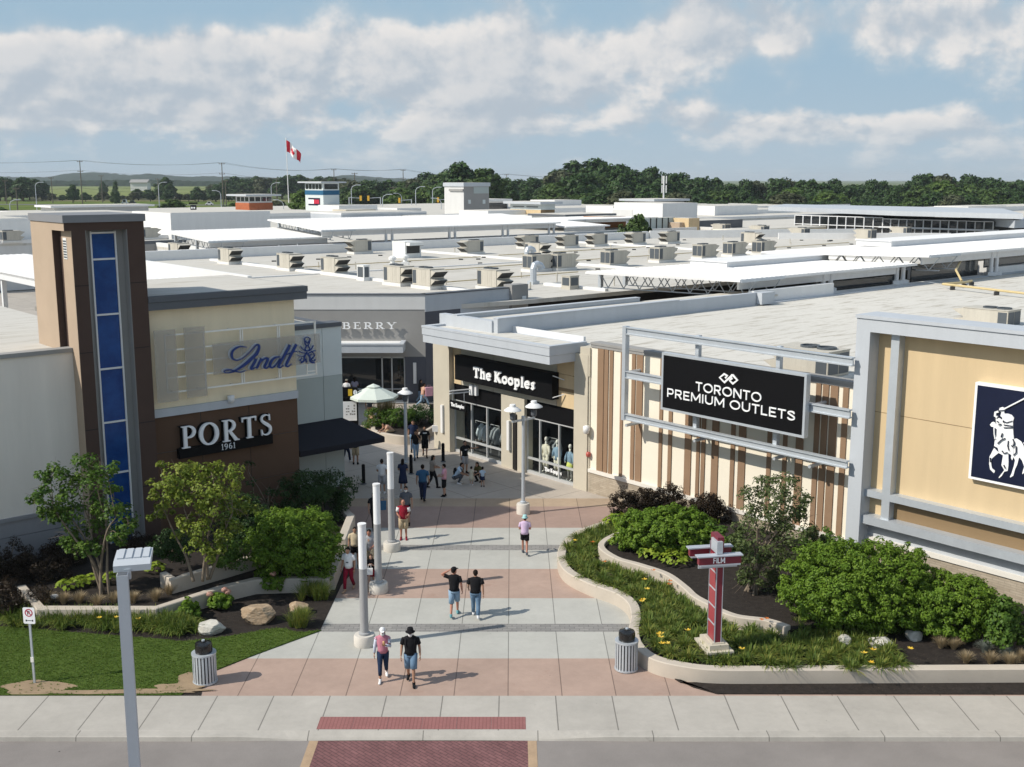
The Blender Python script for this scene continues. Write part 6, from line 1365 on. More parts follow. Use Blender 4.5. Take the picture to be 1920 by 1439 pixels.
for i, (x, y, r, lab) in enumerate(((353, 1162, .42, 'flowerless hydrangea nearest the daylily border'), (413, 1140, .40, 'hydrangea with pink blooms above the pale boulder'), (512, 1110, .42, 'hydrangea with pink blooms behind the big tan boulder'))):
    b = G(x, y, .03); t = shrub('hydrangea', b, (r, r, r*.8), 40, 26, .12, .15, .10, 'fresh', lab, 'hydrangea', seed=80+i, stems=4, up=.8)
    if i:
        for j, (dx, dy) in enumerate(((8, -22), (-20, -14), (14, -18)) if i == 1 else ((0, -22), (4, 2))):
            c = AtY(x+dx, y-12+dy, b.y-.2); rg2 = np.random.default_rng(90+i*5+j); e = unit_vecs(130, rg2); quads_obj('bloom', leaf_quads(np.array(c)+e*np.array([.11, .11, .08]), e, .05, .05, rg2), LM['pinkbloom'], t)
# boulders
def boulder(px, py, z, r, m, lab, seed):
    b = G(px, py, z); import mathutils
    bm = __import__('bmesh').new(); __import__('bmesh').ops.create_icosphere(bm, subdivisions=5, radius=1)
    rs = random.Random(seed); pl = [(Vector((rs.gauss(0, 1), rs.gauss(0, 1), rs.gauss(0, .8))).normalized(), rs.uniform(.66, .92)) for _ in range(20)]
    for v in bm.verts:
        d = v.co.normalized(); k = 1.0
        for nrm, h in pl:
            c = d.dot(nrm)
            if c > .01: k = min(k, h/c)
        n_ = mathutils.noise.fractal(d*2.2+Vector((seed, 0, 0)), .9, 2.1, 4); n2 = mathutils.noise.fractal(Vector((d.x*3, d.y*3, d.z*14))+Vector((seed, 0, 0)), .8, 2, 3)
        v.co = d*(k+.035*n_+.022*n2)
        v.co = Vector((b.x+v.co.x*r[0], b.y+v.co.y*r[1], b.z+r[2]*.72+v.co.z*r[2]))
    vs = [tuple(v.co) for v in bm.verts]; fs = [tuple(q.index for q in f.verts) for f in bm.faces]; bm.free()
    tag(mesh_obj('boulder', vs, fs, None, [m], None, False), lab, 'boulder')
def rock_mat(name, c1, c2, c3):
    m, nt, N, L, b = nodes(name); P = pos(N); mp = N('ShaderNodeMapping'); mp.inputs['Rotation'].default_value = (.5, .4, .3); mp.inputs['Scale'].default_value = (1, 1, 4); L(P, mp.inputs[0])
    a = noise(N, L, mp.outputs[0], 2.0, 8, .7); g = noise(N, L, P, 6, 8, .8)
    c = mix(N, L, rng(N, L, a, .38, .62, 0, 1), c1, c2); c = mix(N, L, rng(N, L, g, .5, .72, 0, .8), c, c3)
    L(c, b.inputs['Base Color']); b.inputs['Roughness'].default_value = .9; bp = N('ShaderNodeBump'); bp.inputs['Strength'].default_value = .9; bp.inputs['Distance'].default_value = .05; L(g, bp.inputs['Height']); L(bp.outputs[0], b.inputs['Normal']); return m
tanrock = rock_mat('tan_rock', (.44, .33, .22), (.30, .21, .13), (.52, .45, .35)); palerock = rock_mat('pale_rock', (.58, .56, .50), (.44, .42, .37), (.66, .65, .60))
boulder(486, 1166, 0, (.66, .5, .40), tanrock, 'big tan boulder on the mulch, biggest of the boulders', 3)
boulder(398, 1187, 0, (.51, .38, .26), palerock, 'pale grey white boulder at the edge of the lawn', 5)
boulder(560, 1150, 0, (.42, .36, .24), tanrock, 'tan boulder half hidden behind the round grass clump', 8)
boulder(1583, 1212, .32, (.28, .25, .22), palerock, 'small pale boulder under the big shrub on the right, left one', 12); boulder(1652, 1213, .32, (.44, .32, .20), palerock, 'wide pale boulder under the big shrub on the right, middle one', 15); boulder(1712, 1200, .32, (.3, .25, .2), palerock, 'shaded boulder under the big shrub on the right, rightmost one', 18)
# lawn blades: short mown tufts
rg = np.random.default_rng(9); lx = [p[0] for p in lawn]; ly = [p[1] for p in lawn]; pts = []
def inside(x, y, P):
    k = False
    for i in range(len(P)):
        a, b = P[i], P[i-1]
        if (a[1] > y) != (b[1] > y) and x < (b[0]-a[0])*(y-a[1])/(b[1]-a[1])+a[0]: k = not k
    return k
while len(pts) < 9000:
    x, y = rg.uniform(-18.5, -6.3), rg.uniform(YF, 36)
    if inside(x, y, lawn) and (not insoil(x, y) or rg.random() < .12): pts.append((x, y, .03))
blade_obj('lawn_grass', pts, 7, .055, .05, 'lawn', 'short mown lawn grass', 'grass', None, 'stuff', 75, .012, .4, seg=2)
# ---- right beds
rg = np.random.default_rng(10)
p2 = [tuple(q) for q in [(p.x, p.y) for p in catmull(S1, 6)]]; 
ring = [(p.x, p.y) for p in catmull(S1, 6)]+[(30, 33), (18, 36), (9.6, 35.2)]+[(p.x, p.y) for p in reversed(catmull(S2, 6))]
lil = []; cl_ = []; tries = 0
while tries < 9000 and len(cl_) < 260:
    tries += 1; x, y = rg.uniform(1.5, 14.0), rg.uniform(30.9, 46.5)
    if not inside(x, y, ring): continue
    if min((x-a[0])**2+(y-a[1])**2 for a in ring[::2]) < .13: continue
    if y < 34 and x > 11.6: continue
    if any((x-a)**2+(y-b)**2 < .46**2 for a, b in cl_): continue
    cl_.append((x, y))
for x, y in cl_:
    for k in range(5): lil.append((x+rg.normal()*.07, y+rg.normal()*.07, .33))
blade_obj('daylily_border', lil, 30, .50, .52, 'blade', 'daylily bed filling the strip behind the S-curved wall on the right', 'daylilies', None, 'stuff', 76, .042, 1.15)
def onbed(x, y, h=.55): return G(x, y, .33+h)
flowers('daylily_bloom', [onbed(x, y) for x, y in ((1208, 1087), (1206, 1125), (1203, 1128), (1213, 1105), (1240, 1188), (1239, 1195), (1241, 1207), (1252, 1207), (1289, 1182), (1391, 1217), (1620, 1225), (1637, 1219), (1634, 1243), (1707, 1217), (1078, 1014), (1236, 1190))], 'petal', .11, 'yellow daylily blooms in the right bed', kind='stuff', seed=2)
flowers('daylily_bloom', [onbed(x, y) for x, y in ((1111, 1017), (1225, 1070), (1256, 1090), (1428, 1163), (1438, 1161), (1133, 1054), (1255, 1096))], 'rust', .10, 'rust orange daylily blooms in the right bed', kind='stuff', seed=3)
for i, (x, y, lab, m) in enumerate(((1811, 1248, 'dry tan fescue tuft at the right end of the bed', 'tuft'), (1846, 1228, 'blue fescue tuft at the right end of the bed, first', 'bluegrass'), (1888, 1240, 'blue fescue tuft at the right end of the bed, second', 'bluegrass'), (1857, 1250, 'small dry tan fescue tuft by the wall', 'tuft'), (1893, 1252, 'dry tan fescue tuft below a blue one', 'tuft'), (1915, 1245, 'dry tan fescue tuft at the right photo edge', 'tuft'), (1788, 1222, 'dry tan fescue tuft beside the boulders', 'tuft'), (1764, 1220, 'dry tan fescue tuft under the shrub', 'tuft'))):
    b = G(x, y-5, .33); blade_obj('fescue_tuft', [b[:]], 400, .38, .32, m, lab, 'grass tuft', 'fescue tufts', seed=100+i, w=.012, droop=.5)
shrub('viburnum_shrub', G(1622, 1186, .38)+Vector((0, .7, 0)), (2.55, 1.7, 1.50), 1500, 50, .15, .095, .05, 'fresh', 'huge bright green shrub below the ochre wall, biggest plant in the bed', seed=110, stems=14, up=.6, lm=.35, zmin=-.95)
shrub('viburnum_shrub', G(1785, 1196, .38)+Vector((0, .45, 0)), (1.70, 1.25, 1.08), 800, 50, .14, .095, .05, 'fresh', 'bright green shrub leaning right against the huge one', seed=111, stems=8, up=.6, lm=.4, zmin=-.95)
shrub('viburnum_shrub', G(1878, 1218, .42), (.55, .5, .82), 55, 60, .22, .13, .08, 'mid', 'small upright shrub at the right end of the bright shrubs', seed=112, stems=5, up=.5)
shrub('hydrangea_shrub', G(1250, 1042, .6)+Vector((.1, .5, 0)), (2.0, 1.35, .95), 620, 55, .16, .10, .07, 'fresh', 'wide green hydrangea mound below the black outlets sign', seed=113, stems=8, up=.7, lm=.5, zmin=-.95)
shrub('hydrangea_shrub', G(1330, 1052, .6)+Vector((.4, .6, 0)), (1.1, 1.0, .65), 80, 65, .24, .13, .10, 'mid', 'green hydrangea mound behind the red FILM post', seed=114, stems=8, up=.7)
for i, (x, y, lab) in enumerate(((1190, 978, 'dark red barberry nearest the walkway behind the hydrangea mound'), (1255, 972, 'dark red barberry in the middle behind the hydrangea mound'), (1325, 985, 'dark red barberry at the right end behind the hydrangea mound'))):
    shrub('barberry_shrub', G(x, y, .55)+Vector((0, .25, 0)), (.95, .55, .74), 110, 70, .17, .075, .04, 'purple', lab, group='dark red barberries', seed=120+i)
for i, (x, y, lab) in enumerate(((1170, 1022, 'lime hosta at the tip of the inner winding wall'), (1197, 1032, 'lime hosta second from the wall tip'), (1225, 1045, 'lime hosta in the middle of the row'), (1265, 1057, 'large lime hosta left of the red FILM post'), (1180, 996, 'lime hosta up beside the dark red barberry'), (1205, 1018, 'lime hosta in the second row'), (1158, 985, 'lime hosta outside the inner wall near the walkway'))):
    hosta(x, y, .60 if i < 6 and i != 4 else .4, .62, 120, lab, seed=20+i, h=.48)
tb = G(1408, 1122, .6); rg = np.random.default_rng(12)
multistem('serviceberry_tree', tb+Vector((.2, .6, 0)), blobpx([(1440, 905, 20), (1475, 905, 22), (1415, 925, 20), (1455, 935, 28), (1490, 935, 26), (1425, 955, 26), (1470, 965, 28), (1505, 965, 22), (1410, 985, 28), (1450, 990, 30), (1495, 1000, 28), (1525, 1000, 14), (1395, 1015, 26), (1430, 1025, 32), (1475, 1030, 32), (1510, 1030, 20), (1400, 1050, 30), (1440, 1065, 34), (1480, 1065, 30), (1405, 1085, 24), (1455, 1095, 26), (1535, 1010, 10), (1390, 1000, 12), (1425, 1100, 20)], tb.y+.7, rg, .8), 'sparse olive serviceberry tree in front of the striped wall', 'olive', 24, per=330, L=.12, W=.065, stems=7)
shrub('rounded_shrub', G(1548, 1052, .6)+Vector((0, .6, 0)), (.75, .6, .55), 45, 60, .2, .11, .06, 'mid', 'small shrub at the foot of the grey frame column', seed=130)
# ---- planter at the end of the walk
mb = MB(); pc = G(745, 815, 0)
pr = [G(x, y, .5) for x, y in ((700, 806), (730, 814), (768, 817), (800, 806), (818, 792), (800, 778), (740, 776), (704, 788), (700, 806))]
wallpath('planter_wall', pr, .25, -.02, .5, 'low curved concrete planter by the parasol at the end of the walk', 4)
mb = MB(); mb.prism([(p.x, p.y) for p in pr[:-1]], 0, .42); build('planter_soil', mb, M['mulch'], kind='structure')
shrub('rounded_shrub', G(735, 800, .4), (1.5, 1.0, .62), 90, 60, .22, .10, .055, 'mid', 'green shrub with the tall grass in the far planter, left half', seed=140)
shrub('rounded_shrub', G(785, 797, .4), (1.35, 1.0, .62), 80, 60, .22, .10, .055, 'dark', 'dark green shrub in the far planter, right half by the lamp', seed=141)
blade_obj('feather_grass', [tuple(G(722, 792, .4)+Vector((rg.normal()*.5, rg.normal()*.35, 0))) for i in range(10)], 60, 1.55, .42, 'straw', 'tall straw coloured feather grass in the far planter', 'grass clump', seed=142, w=.02, droop=.25)
# ------------------------------------------------------------------ street furniture
DIFF = mat('opal_diffuser', (.82, .83, .84), .35, .03)
POLE = mat('grey_powder_coat', (.34, .345, .35), .5, .05, 2, 12)
def column_light(px, py, h, lab):
    c = G(px, py); t = thing('column_light', c, lab, 'column light', 'tall column lights along the walkway'); zs = h*.635
    mb = MB(); mb.lathe([(.335, 0), (.345, .05), (.345, .30), (.32, .36), (0.0, .36)], c, 32); smooth_angle(build('base', mb, M['polebase'], t))
    mb = MB(); mb.lathe([(.19, .36), (.19, .42), (.135, .45), (.128, zs), (0, zs)], c, 20); smooth_angle(build('pole', mb, POLE, t))
    mb = MB(); mb.lathe([(.13, zs), (.13, h-.06), (0, h-.06)], c, 20); smooth_angle(build('diffuser', mb, DIFF, t))
    mb = MB(); mb.lathe([(.138, h-.075), (.138, h), (0, h)], c, 20); smooth_angle(build('cap', mb, M['white'], t))
column_light(684, 1209, 4.05, 'tall column light nearest the street'); column_light(710, 1110, 4.05, 'middle one of the three tall column lights'); column_light(735, 1032, 4.05, 'tall column light farthest from the street, at the shadow edge')
def shade_lamp(t, c, zt, r):
    z0 = zt-.42
    mb = MB(); mb.lathe([(r, 0), (r*.97, .03), (r*.55, .14), (r*.36, .17), (r*.36, .25), (r*.30, .28), (0, .28)], (c.x, c.y, zt-.30), 24); mb.lathe([(r*.98, -.002), (0, .08)], (c.x, c.y, zt-.30), 24); smooth_angle(build('lamp_shade', mb, M['white'], t))
    mb = MB(); mb.lathe([(.09, 0), (.13, .06), (.13, .26), (.10, .30), (0, .30)], (c.x, c.y, zt-.72), 12)
    for k in range(3): a = k*2.094+.5; mb.tube([(c.x+.13*math.cos(a), c.y+.13*math.sin(a), zt-.6), (c.x+.16*math.cos(a), c.y+.16*math.sin(a), zt-.3)], .015, 5)
    build('lamp_body', mb, M['dkgrey'], t)
t0 = G(981, 963); t = thing('street_lamp', t0, 'grey lamp post with two round white shades by the shop windows', 'street lamp')
mb = MB(); mb.lathe([(.30, 0), (.30, .42), (.27, .48), (0, .48)], t0, 32); smooth_angle(build('base', mb, M['polebase'], t))
mb = MB(); mb.lathe([(.14, .48), (.14, .56), (.085, .60), (.07, 4.2), (.09, 4.22), (.09, 4.45), (0, 4.46)], t0, 16); smooth_angle(build('pole', mb, M['galv'], t))
mb = MB(); ends = []
for k in (-1, 1):
    e = t0+Vector((U[0]*.62*k, U[1]*.62*k, 4.2)); ends.append(e); mb.bar(t0+Vector((0, 0, 4.28)), e+Vector((0, 0, .08)), .05, 0, .09); mb.tube([e+Vector((0, 0, .05)), e+Vector((0, 0, .3))], .05, 8)
build('arm', mb, M['galv'], t)
for e in ends: shade_lamp(t, e, 5.08, .39)
t0 = G(762, 882); t = thing('street_lamp', t0, 'single lamp post with a round white shade in the walkway beyond the column lights', 'street lamp')
mb = MB(); mb.lathe([(.26, 0), (.26, .35), (.22, .4), (0, .4)], t0, 20); build('base', mb, M['precast'], t)
mb = MB(); mb.lathe([(.13, .4), (.13, .48), (.095, .52), (.08, 3.6), (0, 3.6)], t0, 16); smooth_angle(build('pole', mb, M['galv'], t))
shade_lamp(t, t0, 4.32, .40)
for px, py, lab in ((682, 908, 'black bollard at the left, beside the blue grey store wall'), (771, 889, 'black bollard next to the single lamp post'), (831, 866, 'black bollard at the right, near the left pier of the beige shop')):
    c = G(px, py); t = thing('bollard', c, lab, 'bollard', 'black bollards across the walkway')
    mb = MB(); mb.lathe([(.085, 0), (.085, .96), (.06, 1.0), (0, 1.01)], c, 14); smooth_angle(build('post', mb, M['black'], t)); mb = MB(); mb.lathe([(.14, 0), (.14, .03), (.086, .05)], c, 14); build('base_ring', mb, M['dkgrey'], t)
def litter_bin(px, py, lab):
    c = G(px, py); t = thing('litter_bin', c, lab, 'litter bin', 'slatted metal litter bins'); r = .33
    mb = MB()
    for k in range(22):
        a = 2*math.pi*k/22; ca, sa = math.cos(a), math.sin(a); d = .030
        mb.add([(c.x+r*ca-d*sa*s_+dr*ca, c.y+r*sa+d*ca*s_+dr*sa, z) for z in (.05, .93) for dr in (0, .014) for s_ in (-1, 1)], [(0, 1, 3, 2), (4, 6, 7, 5), (2, 3, 7, 6), (0, 2, 6, 4), (1, 5, 7, 3), (0, 4, 5, 1)])
    build('slats', mb, M['galv'], t)
    for z in (.02, .90): mb = MB(); mb.lathe([(r+.0, z), (r+.03, z), (r+.03, z+.05), (r, z+.05)], c, 28); build('rim', mb, M['galv'], t)
    mb = MB(); mb.lathe([(.295, .03), (.295, .93), (0, .93)], c, 24); build('liner', mb, flat('bin_liner', (.06, .06, .065), .6), t)
    mb = MB(); mb.lathe([(.24, .93), (.25, .97), (.25, 1.20), (.235, 1.24), (.12, 1.27), (.10, 1.28), (.10, 1.30), (0, 1.30)], c, 24)
    lid = build('lid', mb, mat('gloss_black_lid', (.012, .012, .012), .18, .05, spec=.6), t); smooth_angle(lid)
    mb = MB(); mb.lathe([(.05, 1.30), (.05, 1.33), (0, 1.335)], c, 10); build('lid_knob', mb, M['galv'], lid)
    for k in range(3):
        a = -1.9+k*2.1; mb = MB(); mb.lathe([(.252, 1.01), (.254, 1.14)], c, 24); 
        vs = [(c.x+.256*math.cos(a+u), c.y+.256*math.sin(a+u), z) for z in (1.0, 1.16) for u in np.linspace(-.45, .45, 7)]; mb = MB(); mb.add(vs, [(i, i+1, 8+i, 7+i) for i in range(6)]); build('slot', mb, M['dark'], lid)
litter_bin(385, 1279, 'slatted metal litter bin at the lawn corner on the left'); litter_bin(1174, 1255, 'slatted metal litter bin against the S-curved wall on the right')
# no parking sign
c = G(65, 1283); t = thing('parking_sign', c, 'small white no parking sign on a thin galvanised post in the lawn', 'sign')
mb = MB(); mb.box(c.x-.03, c.x+.03, c.y-.02, c.y+.0, 0, 2.2); mb.box(c.x-.03, c.x-.02, c.y, c.y+.03, 0, 2.2); mb.box(c.x+.02, c.x+.03, c.y, c.y+.03, 0, 2.2); build('post', mb, M['galv'], t)
FSg = Fr((c.x, c.y-.02), (.995, -.10), (-.10, -.995)); z0, z1 = 1.90, 2.40
mb = MB(); mb.wpoly(FSg, [(-.17, z0+.03), (-.14, z0), (.16, z0), (.19, z0+.03), (.19, z1-.03), (.16, z1), (-.14, z1), (-.17, z1-.03)], 0.0, .012); pl = build('panel', mb, M['letter'], t)
mb = MB(); A = [(.01+.105*math.cos(a), z1-.16+.105*math.sin(a)) for a in np.linspace(0, 2*math.pi, 25)]
mb.ribbon(FSg, A, .03, .012, .016, 0); mb.ribbon(FSg, [(-.06, z1-.09), (.08, z1-.23)], .028, .012, .018, 0)
mb.ribbon(FSg, [(-.02, z1-.10), (-.02, z1-.22)], .025, .012, .015, 1); mb.ribbon(FSg, [(-.02, z1-.11), (.035, z1-.12), (.035, z1-.155), (-.02, z1-.16)], .022, .012, .0145, 1)
mb.ribbon(FSg, [(-.10, z0+.10), (-.06, z0+.10)], .05, .012, .015, 1); mb.ribbon(FSg, [(.09, z0+.10), (.13, z0+.10)], .05, .012, .015, 1); mb.ribbon(FSg, [(-.05, z0+.10), (.08, z0+.10)], .018, .012, .015, 1)
build('symbol', mb, [flat('sign_red', (.42, .03, .06), .5), M['black']], pl)
mb = MB(); mb.box(c.x-.05, c.x+.04, c.y-.035, c.y-.021, .70, .86); build('sticker', mb, M['framebeige'], t)
# street lamp close to the camera
c = Vector((-7.30, 20.0, RZ)); t = thing('street_lamp', c, 'square grey street lamp with a flat ribbed head, close to the camera at left', 'street lamp')
mb = MB(); a = R(14); ca, sa = math.cos(a), math.sin(a); Wl = Fr((c.x, c.y), (ca, sa), (sa, -ca)); ht = 7.43
mb.wb(Wl, -.10, .10, RZ, ht, -.10, .10); build('pole', mb, M['greymetal'], t)
mb = MB(); mb.wb(Wl, -.085, .085, ht-.04, ht+.01, -.085, .085); build('pole_cap', mb, M['dkgrey'], t)
mb = MB(); mb.wb(Wl, .02, .14, ht-.15, ht+.05, -.22, -.10); build('bracket', mb, M['galv'], t)
mb = MB(); hx0, hx1 = -.17, .50; zt = ht+.14
prof = [(-.12, ht+.0), (-.12, zt-.02), (-.25, zt+.03), (-.95, zt+.03), (-.95, zt-.05), (-.2, ht)]
vs = [Wl.p(s_, z, o) for s_ in (hx0, hx1) for o, z in prof]; n = len(prof)
mb.add(vs, [tuple(range(n)), tuple(reversed(range(n, 2*n)))]+[(i, n+i, n+(i+1) % n, (i+1) % n) for i in range(n)]); hd = build('lamp_head', mb, M['greymetal'], t)
mb = MB()
for k in range(4): s_ = hx0+.05+k*.155; mb.wb(Wl, s_, s_+.115, zt+.03, zt+.055, -.92, -.36)
build('cooling_fins', mb, M['greymetal'], hd)
# red wayfinding post
c = G(1338, 1228, .33); th = R(10); Wf = Fr((c.x, c.y), (math.cos(th), math.sin(th)), (math.sin(th), -math.cos(th)))
t = thing('wayfinding_post', c, 'tall red post with a double red FILM crossbeam on a stepped cream base', 'sign post')
mb = MB(); z = .33; mb.wb(Wf, -.36, .36, z-.02, z+.28, -.55, .55); mb.wb(Wf, -.42, .42, z+.28, z+.34, -.60, .60); mb.wb(Wf, -.30, .30, z+.34, z+.50, -.46, .46); mb.wb(Wf, -.2, .2, z+.50, z+.53, -.36, .36, 0); build('base', mb, M['stone'], t)
zb, ztp = z+.53, 4.18
mb = MB(); mb.wb(Wf, -.10, .10, zb, ztp, -.3, .3, 0); build('post', mb, M['redmetal'], t)
zz = [zb+.02]+[zb+.55*(i+1) for i in range(5)]
for i in range(5):
    mb = MB(); mb.wb(Wf, -.115, -.10, zz[i]+.03, zz[i+1]-.02, -.25, .25); build('side_panel', mb, M['redpink'], t)
mb = MB()
for zq in zz[1:5]: mb.wb(Wf, -.12, -.10, zq-.02, zq+.03, -.27, .27)
for o in (-.31, .29): mb.wb(Wf, -.12, -.09, zb, 3.9, o, o+.02); mb.wb(Wf, .09, .112, zb, 3.3, o, o+.02)
build('edge_trim', mb, M['silver'], t)
zc0, zc1 = 3.42, 3.66
for o0, o1, nm in ((.30, .52, 'f'), (-.52, -.30, 'b')):
    mb = MB(); mb.wb(Wf, -.74, .58, zc0, zc1, o0+.03, o1-.02); bm_ = build('crossbeam', mb, M['redmetal'], t)
    mb = MB(); mb.wb(Wf, -.80, .62, zc1, zc1+.035, o0-.02, o1+.03); mb.wb(Wf, -.70, .55, zc0-.05, zc0, o0+.0, o1-.0); build('beam_flange', mb, M['silver'], bm_)
mb = MB(); mb.wb(Wf, -.70, .52, zc0-.16, zc0-.06, .30, .34); build('lower_rail', mb, M['silver'], t)
mb = MB(); write(mb, Wf, 'FILM', -.30, zc0+.04, .17, .49, .508, 0, prefix='s', fit=.36, track=.12); build('lettering', mb, M['letter'], t)
mb = MB(); mb.wb(Wf, -.16, .02, zc1+.05, zc1+.42, -.1, .42); build('light_box', mb, M['galv'], t)
# white flood light in the left bed
c = G(103, 1129, .42); t = thing('flood_light', c, 'small white floodlight on the mulch between the dry tufts', 'floodlight')
mb = MB(); mb.ell((c.x, c.y, c.z+.20), (.17, .10, .075), 14, 8); build('lamp_head', mb, M['white'], t, smooth=True); mb = MB(); mb.tube([c, c+Vector((0, 0, .15))], .025, 6); build('stake', mb, M['dkgrey'], t)
# parasol, cafe table
c = G(702, 803); t = thing('parasol', c, 'pale green octagonal cafe parasol at the end of the walk', 'parasol')
mb = MB(); mb.tube([c, c+Vector((0, 0, 2.62))], .025, 8); build('pole', mb, M['steel'], t)
mb = MB(); mb.lathe([(.35, 0), (.35, .06), (.05, .10), (.05, .3)], c, 18); build('base', mb, M['dkgrey'], t)
mb = MB(); Rr = 1.48; rim = [(Rr*math.cos(2*math.pi*(k+.3)/8), Rr*math.sin(2*math.pi*(k+.3)/8)) for k in range(8)]
vs = [(c.x, c.y, 2.62)]+[(c.x+x*.35, c.y+y*.35, 2.44) for x, y in rim]+[(c.x+x, c.y+y, 1.98) for x, y in rim]+[(c.x+x, c.y+y, 1.84) for x, y in rim]
mb.add(vs, [(0, 1+k, 1+(k+1) % 8) for k in range(8)]+[(1+k, 9+k, 9+(k+1) % 8, 1+(k+1) % 8) for k in range(8)]+[(9+k, 17+k, 17+(k+1) % 8, 9+(k+1) % 8) for k in range(8)])
mb.add([(c.x, c.y, 2.72)]+[(c.x+x*.28, c.y+y*.28, 2.54) for x, y in rim], [(0, 1+k, 1+(k+1) % 8) for k in range(8)]); build('canopy', mb, mat('parasol_cloth', (.60, .66, .60), .9, .04), t)
mb = MB()
for x, y in rim: mb.bar((c.x, c.y, 2.0), (c.x+x*.6, c.y+y*.6, 2.2), .02)
build('ribs', mb, M['steel'], t)
c = G(714, 805)+Vector((0, .3, 0)); t = thing('cafe_table', c, 'small round pale cafe table under the parasol edge', 'table'); mb = MB(); mb.lathe([(.38, .72), (.38, .75), (0, .75)], c, 20); build('tabletop', mb, M['bluegrey'], t); mb = MB(); mb.tube([c, c+Vector((0, 0, .72))], .035, 8); mb.lathe([(.26, 0), (.26, .03), (.03, .06)], c, 16); build('pedestal', mb, M['dkgrey'], t)
c = G(727, 823); t = thing('parasol_stand', c, 'dark round parasol stand without its parasol near the far planter', 'parasol stand'); mb = MB(); mb.lathe([(.36, 0), (.36, .05), (.06, .08), (.05, .35), (0, .35)], c, 20); build('plate', mb, M['dkgrey'], t)
# directory kiosk
c = G(659, 806); t = thing('directory_kiosk', c, 'black directory kiosk with a white store map and a yellow information header', 'kiosk'); Wk = Fr((c.x, c.y), (.995, .10), (.10, -.995))
mb = MB(); mb.wb(Wk, -.55, .42, 0, 2.55, -.25, 0); mb.wb(Wk, -.6, .46, 1.92, 1.98, -.3, .06); build('board', mb, M['black'], t)
mb = MB(); mb.wb(Wk, -.46, .34, .55, 1.72, 0, .02, 0); build('map_panel', mb, M['letter'], t)
mb = MB(); rr = random.Random(4)
for i in range(5):
    for j in range(4):
        if rr.random() < .8: x = -.30+i*.115; zq = .9+j*.17; mb.wb(Wk, x, x+.09, zq, zq+.12*rr.uniform(.5, 1), .02, .024)
build('map_print', mb, M['midgrey'], t)
mb = MB(); mb.wb(Wk, -.14, .10, 2.06, 2.46, 0, .03); build('yellow_panel', mb, flat('sign_yellow', (.70, .46, .03), .5), t)
mb = MB(); mb.wpoly(Wk, [(.28+.12*math.cos(a), 2.26+.15*math.sin(a)) for a in np.linspace(0, 2*math.pi, 20)[:-1]], 0, .03); mb.wpoly(Wk, [(.265, 2.17), (.295, 2.17), (.295, 2.28), (.265, 2.28)], .03, .034, 1); mb.wpoly(Wk, [(.265, 2.31), (.295, 2.31), (.295, 2.345), (.265, 2.345)], .03, .034, 1); build('information_symbol', mb, [M['letter'], M['black']], t)
# ------------------------------------------------------------------ people
SK = {'l': flat('skin_light', (.48, .29, .21), .6), 'm': flat('skin_tan', (.36, .20, .13), .6), 'd': flat('skin_sunburnt', (.42, .19, .13), .6)}
EYE = flat('eye_dark', (.02, .015, .012), .3); LIP = flat('lip', (.30, .10, .09), .5)
_cl = {}
def cloth(c, nm='cloth'):
    if c not in _cl: _cl[c] = mat('%s_%d' % (nm, len(_cl)), c, .9, .14, 5, 40, .25, coords='obj', spec=.15)
    return _cl[c]
K = dict(black=(.012, .012, .014), white=(.74, .74, .74), denim=(.13, .21, .31), ldenim=(.24, .35, .47), navy=(.02, .03, .07), dkblue=(.02, .035, .075), pink=(.50, .20, .26), red=(.25, .015, .03), maroon=(.22, .012, .03), beige=(.55, .46, .32), khaki=(.45, .36, .24), grey=(.36, .36, .38), dkgrey=(.09, .10, .12), lilac=(.58, .45, .62), mint=(.35, .58, .58), blue=(.035, .10, .19), rose=(.62, .34, .42), hair=(.014, .010, .008), brownhair=(.06, .03, .018), teal=(.14, .33, .36), lblue=(.50, .62, .74), cream=(.60, .54, .42), paleblue=(.55, .60, .70), peach=(.58, .36, .26), tan=(.45, .30, .2), pattern=(.28, .24, .20))
def skin_mesh(vs, es, rad):
    me = bpy.data.meshes.new('figure_source'); me.from_pydata(vs, es, []); o = link(bpy.data.objects.new('figure_source', me))
    m = o.modifiers.new('Skin', 'SKIN'); sv_ = me.skin_vertices[0].data
    for i, r in enumerate(rad): sv_[i].radius = r if isinstance(r, tuple) else (r, r)
    sv_[0].use_root = True; m.use_smooth_shade = True
    s = o.modifiers.new('Subdivision', 'SUBSURF'); s.levels = 1; s.render_levels = 1
    dg = bpy.context.evaluated_depsgraph_get(); e = bpy.data.meshes.new_from_object(o.evaluated_get(dg))
    v = [tuple(q.co) for q in e.vertices]; f = [tuple(p.vertices) for p in e.polygons]
    bpy.data.objects.remove(o); bpy.data.meshes.remove(me); bpy.data.meshes.remove(e); return v, f
Vv = Vector
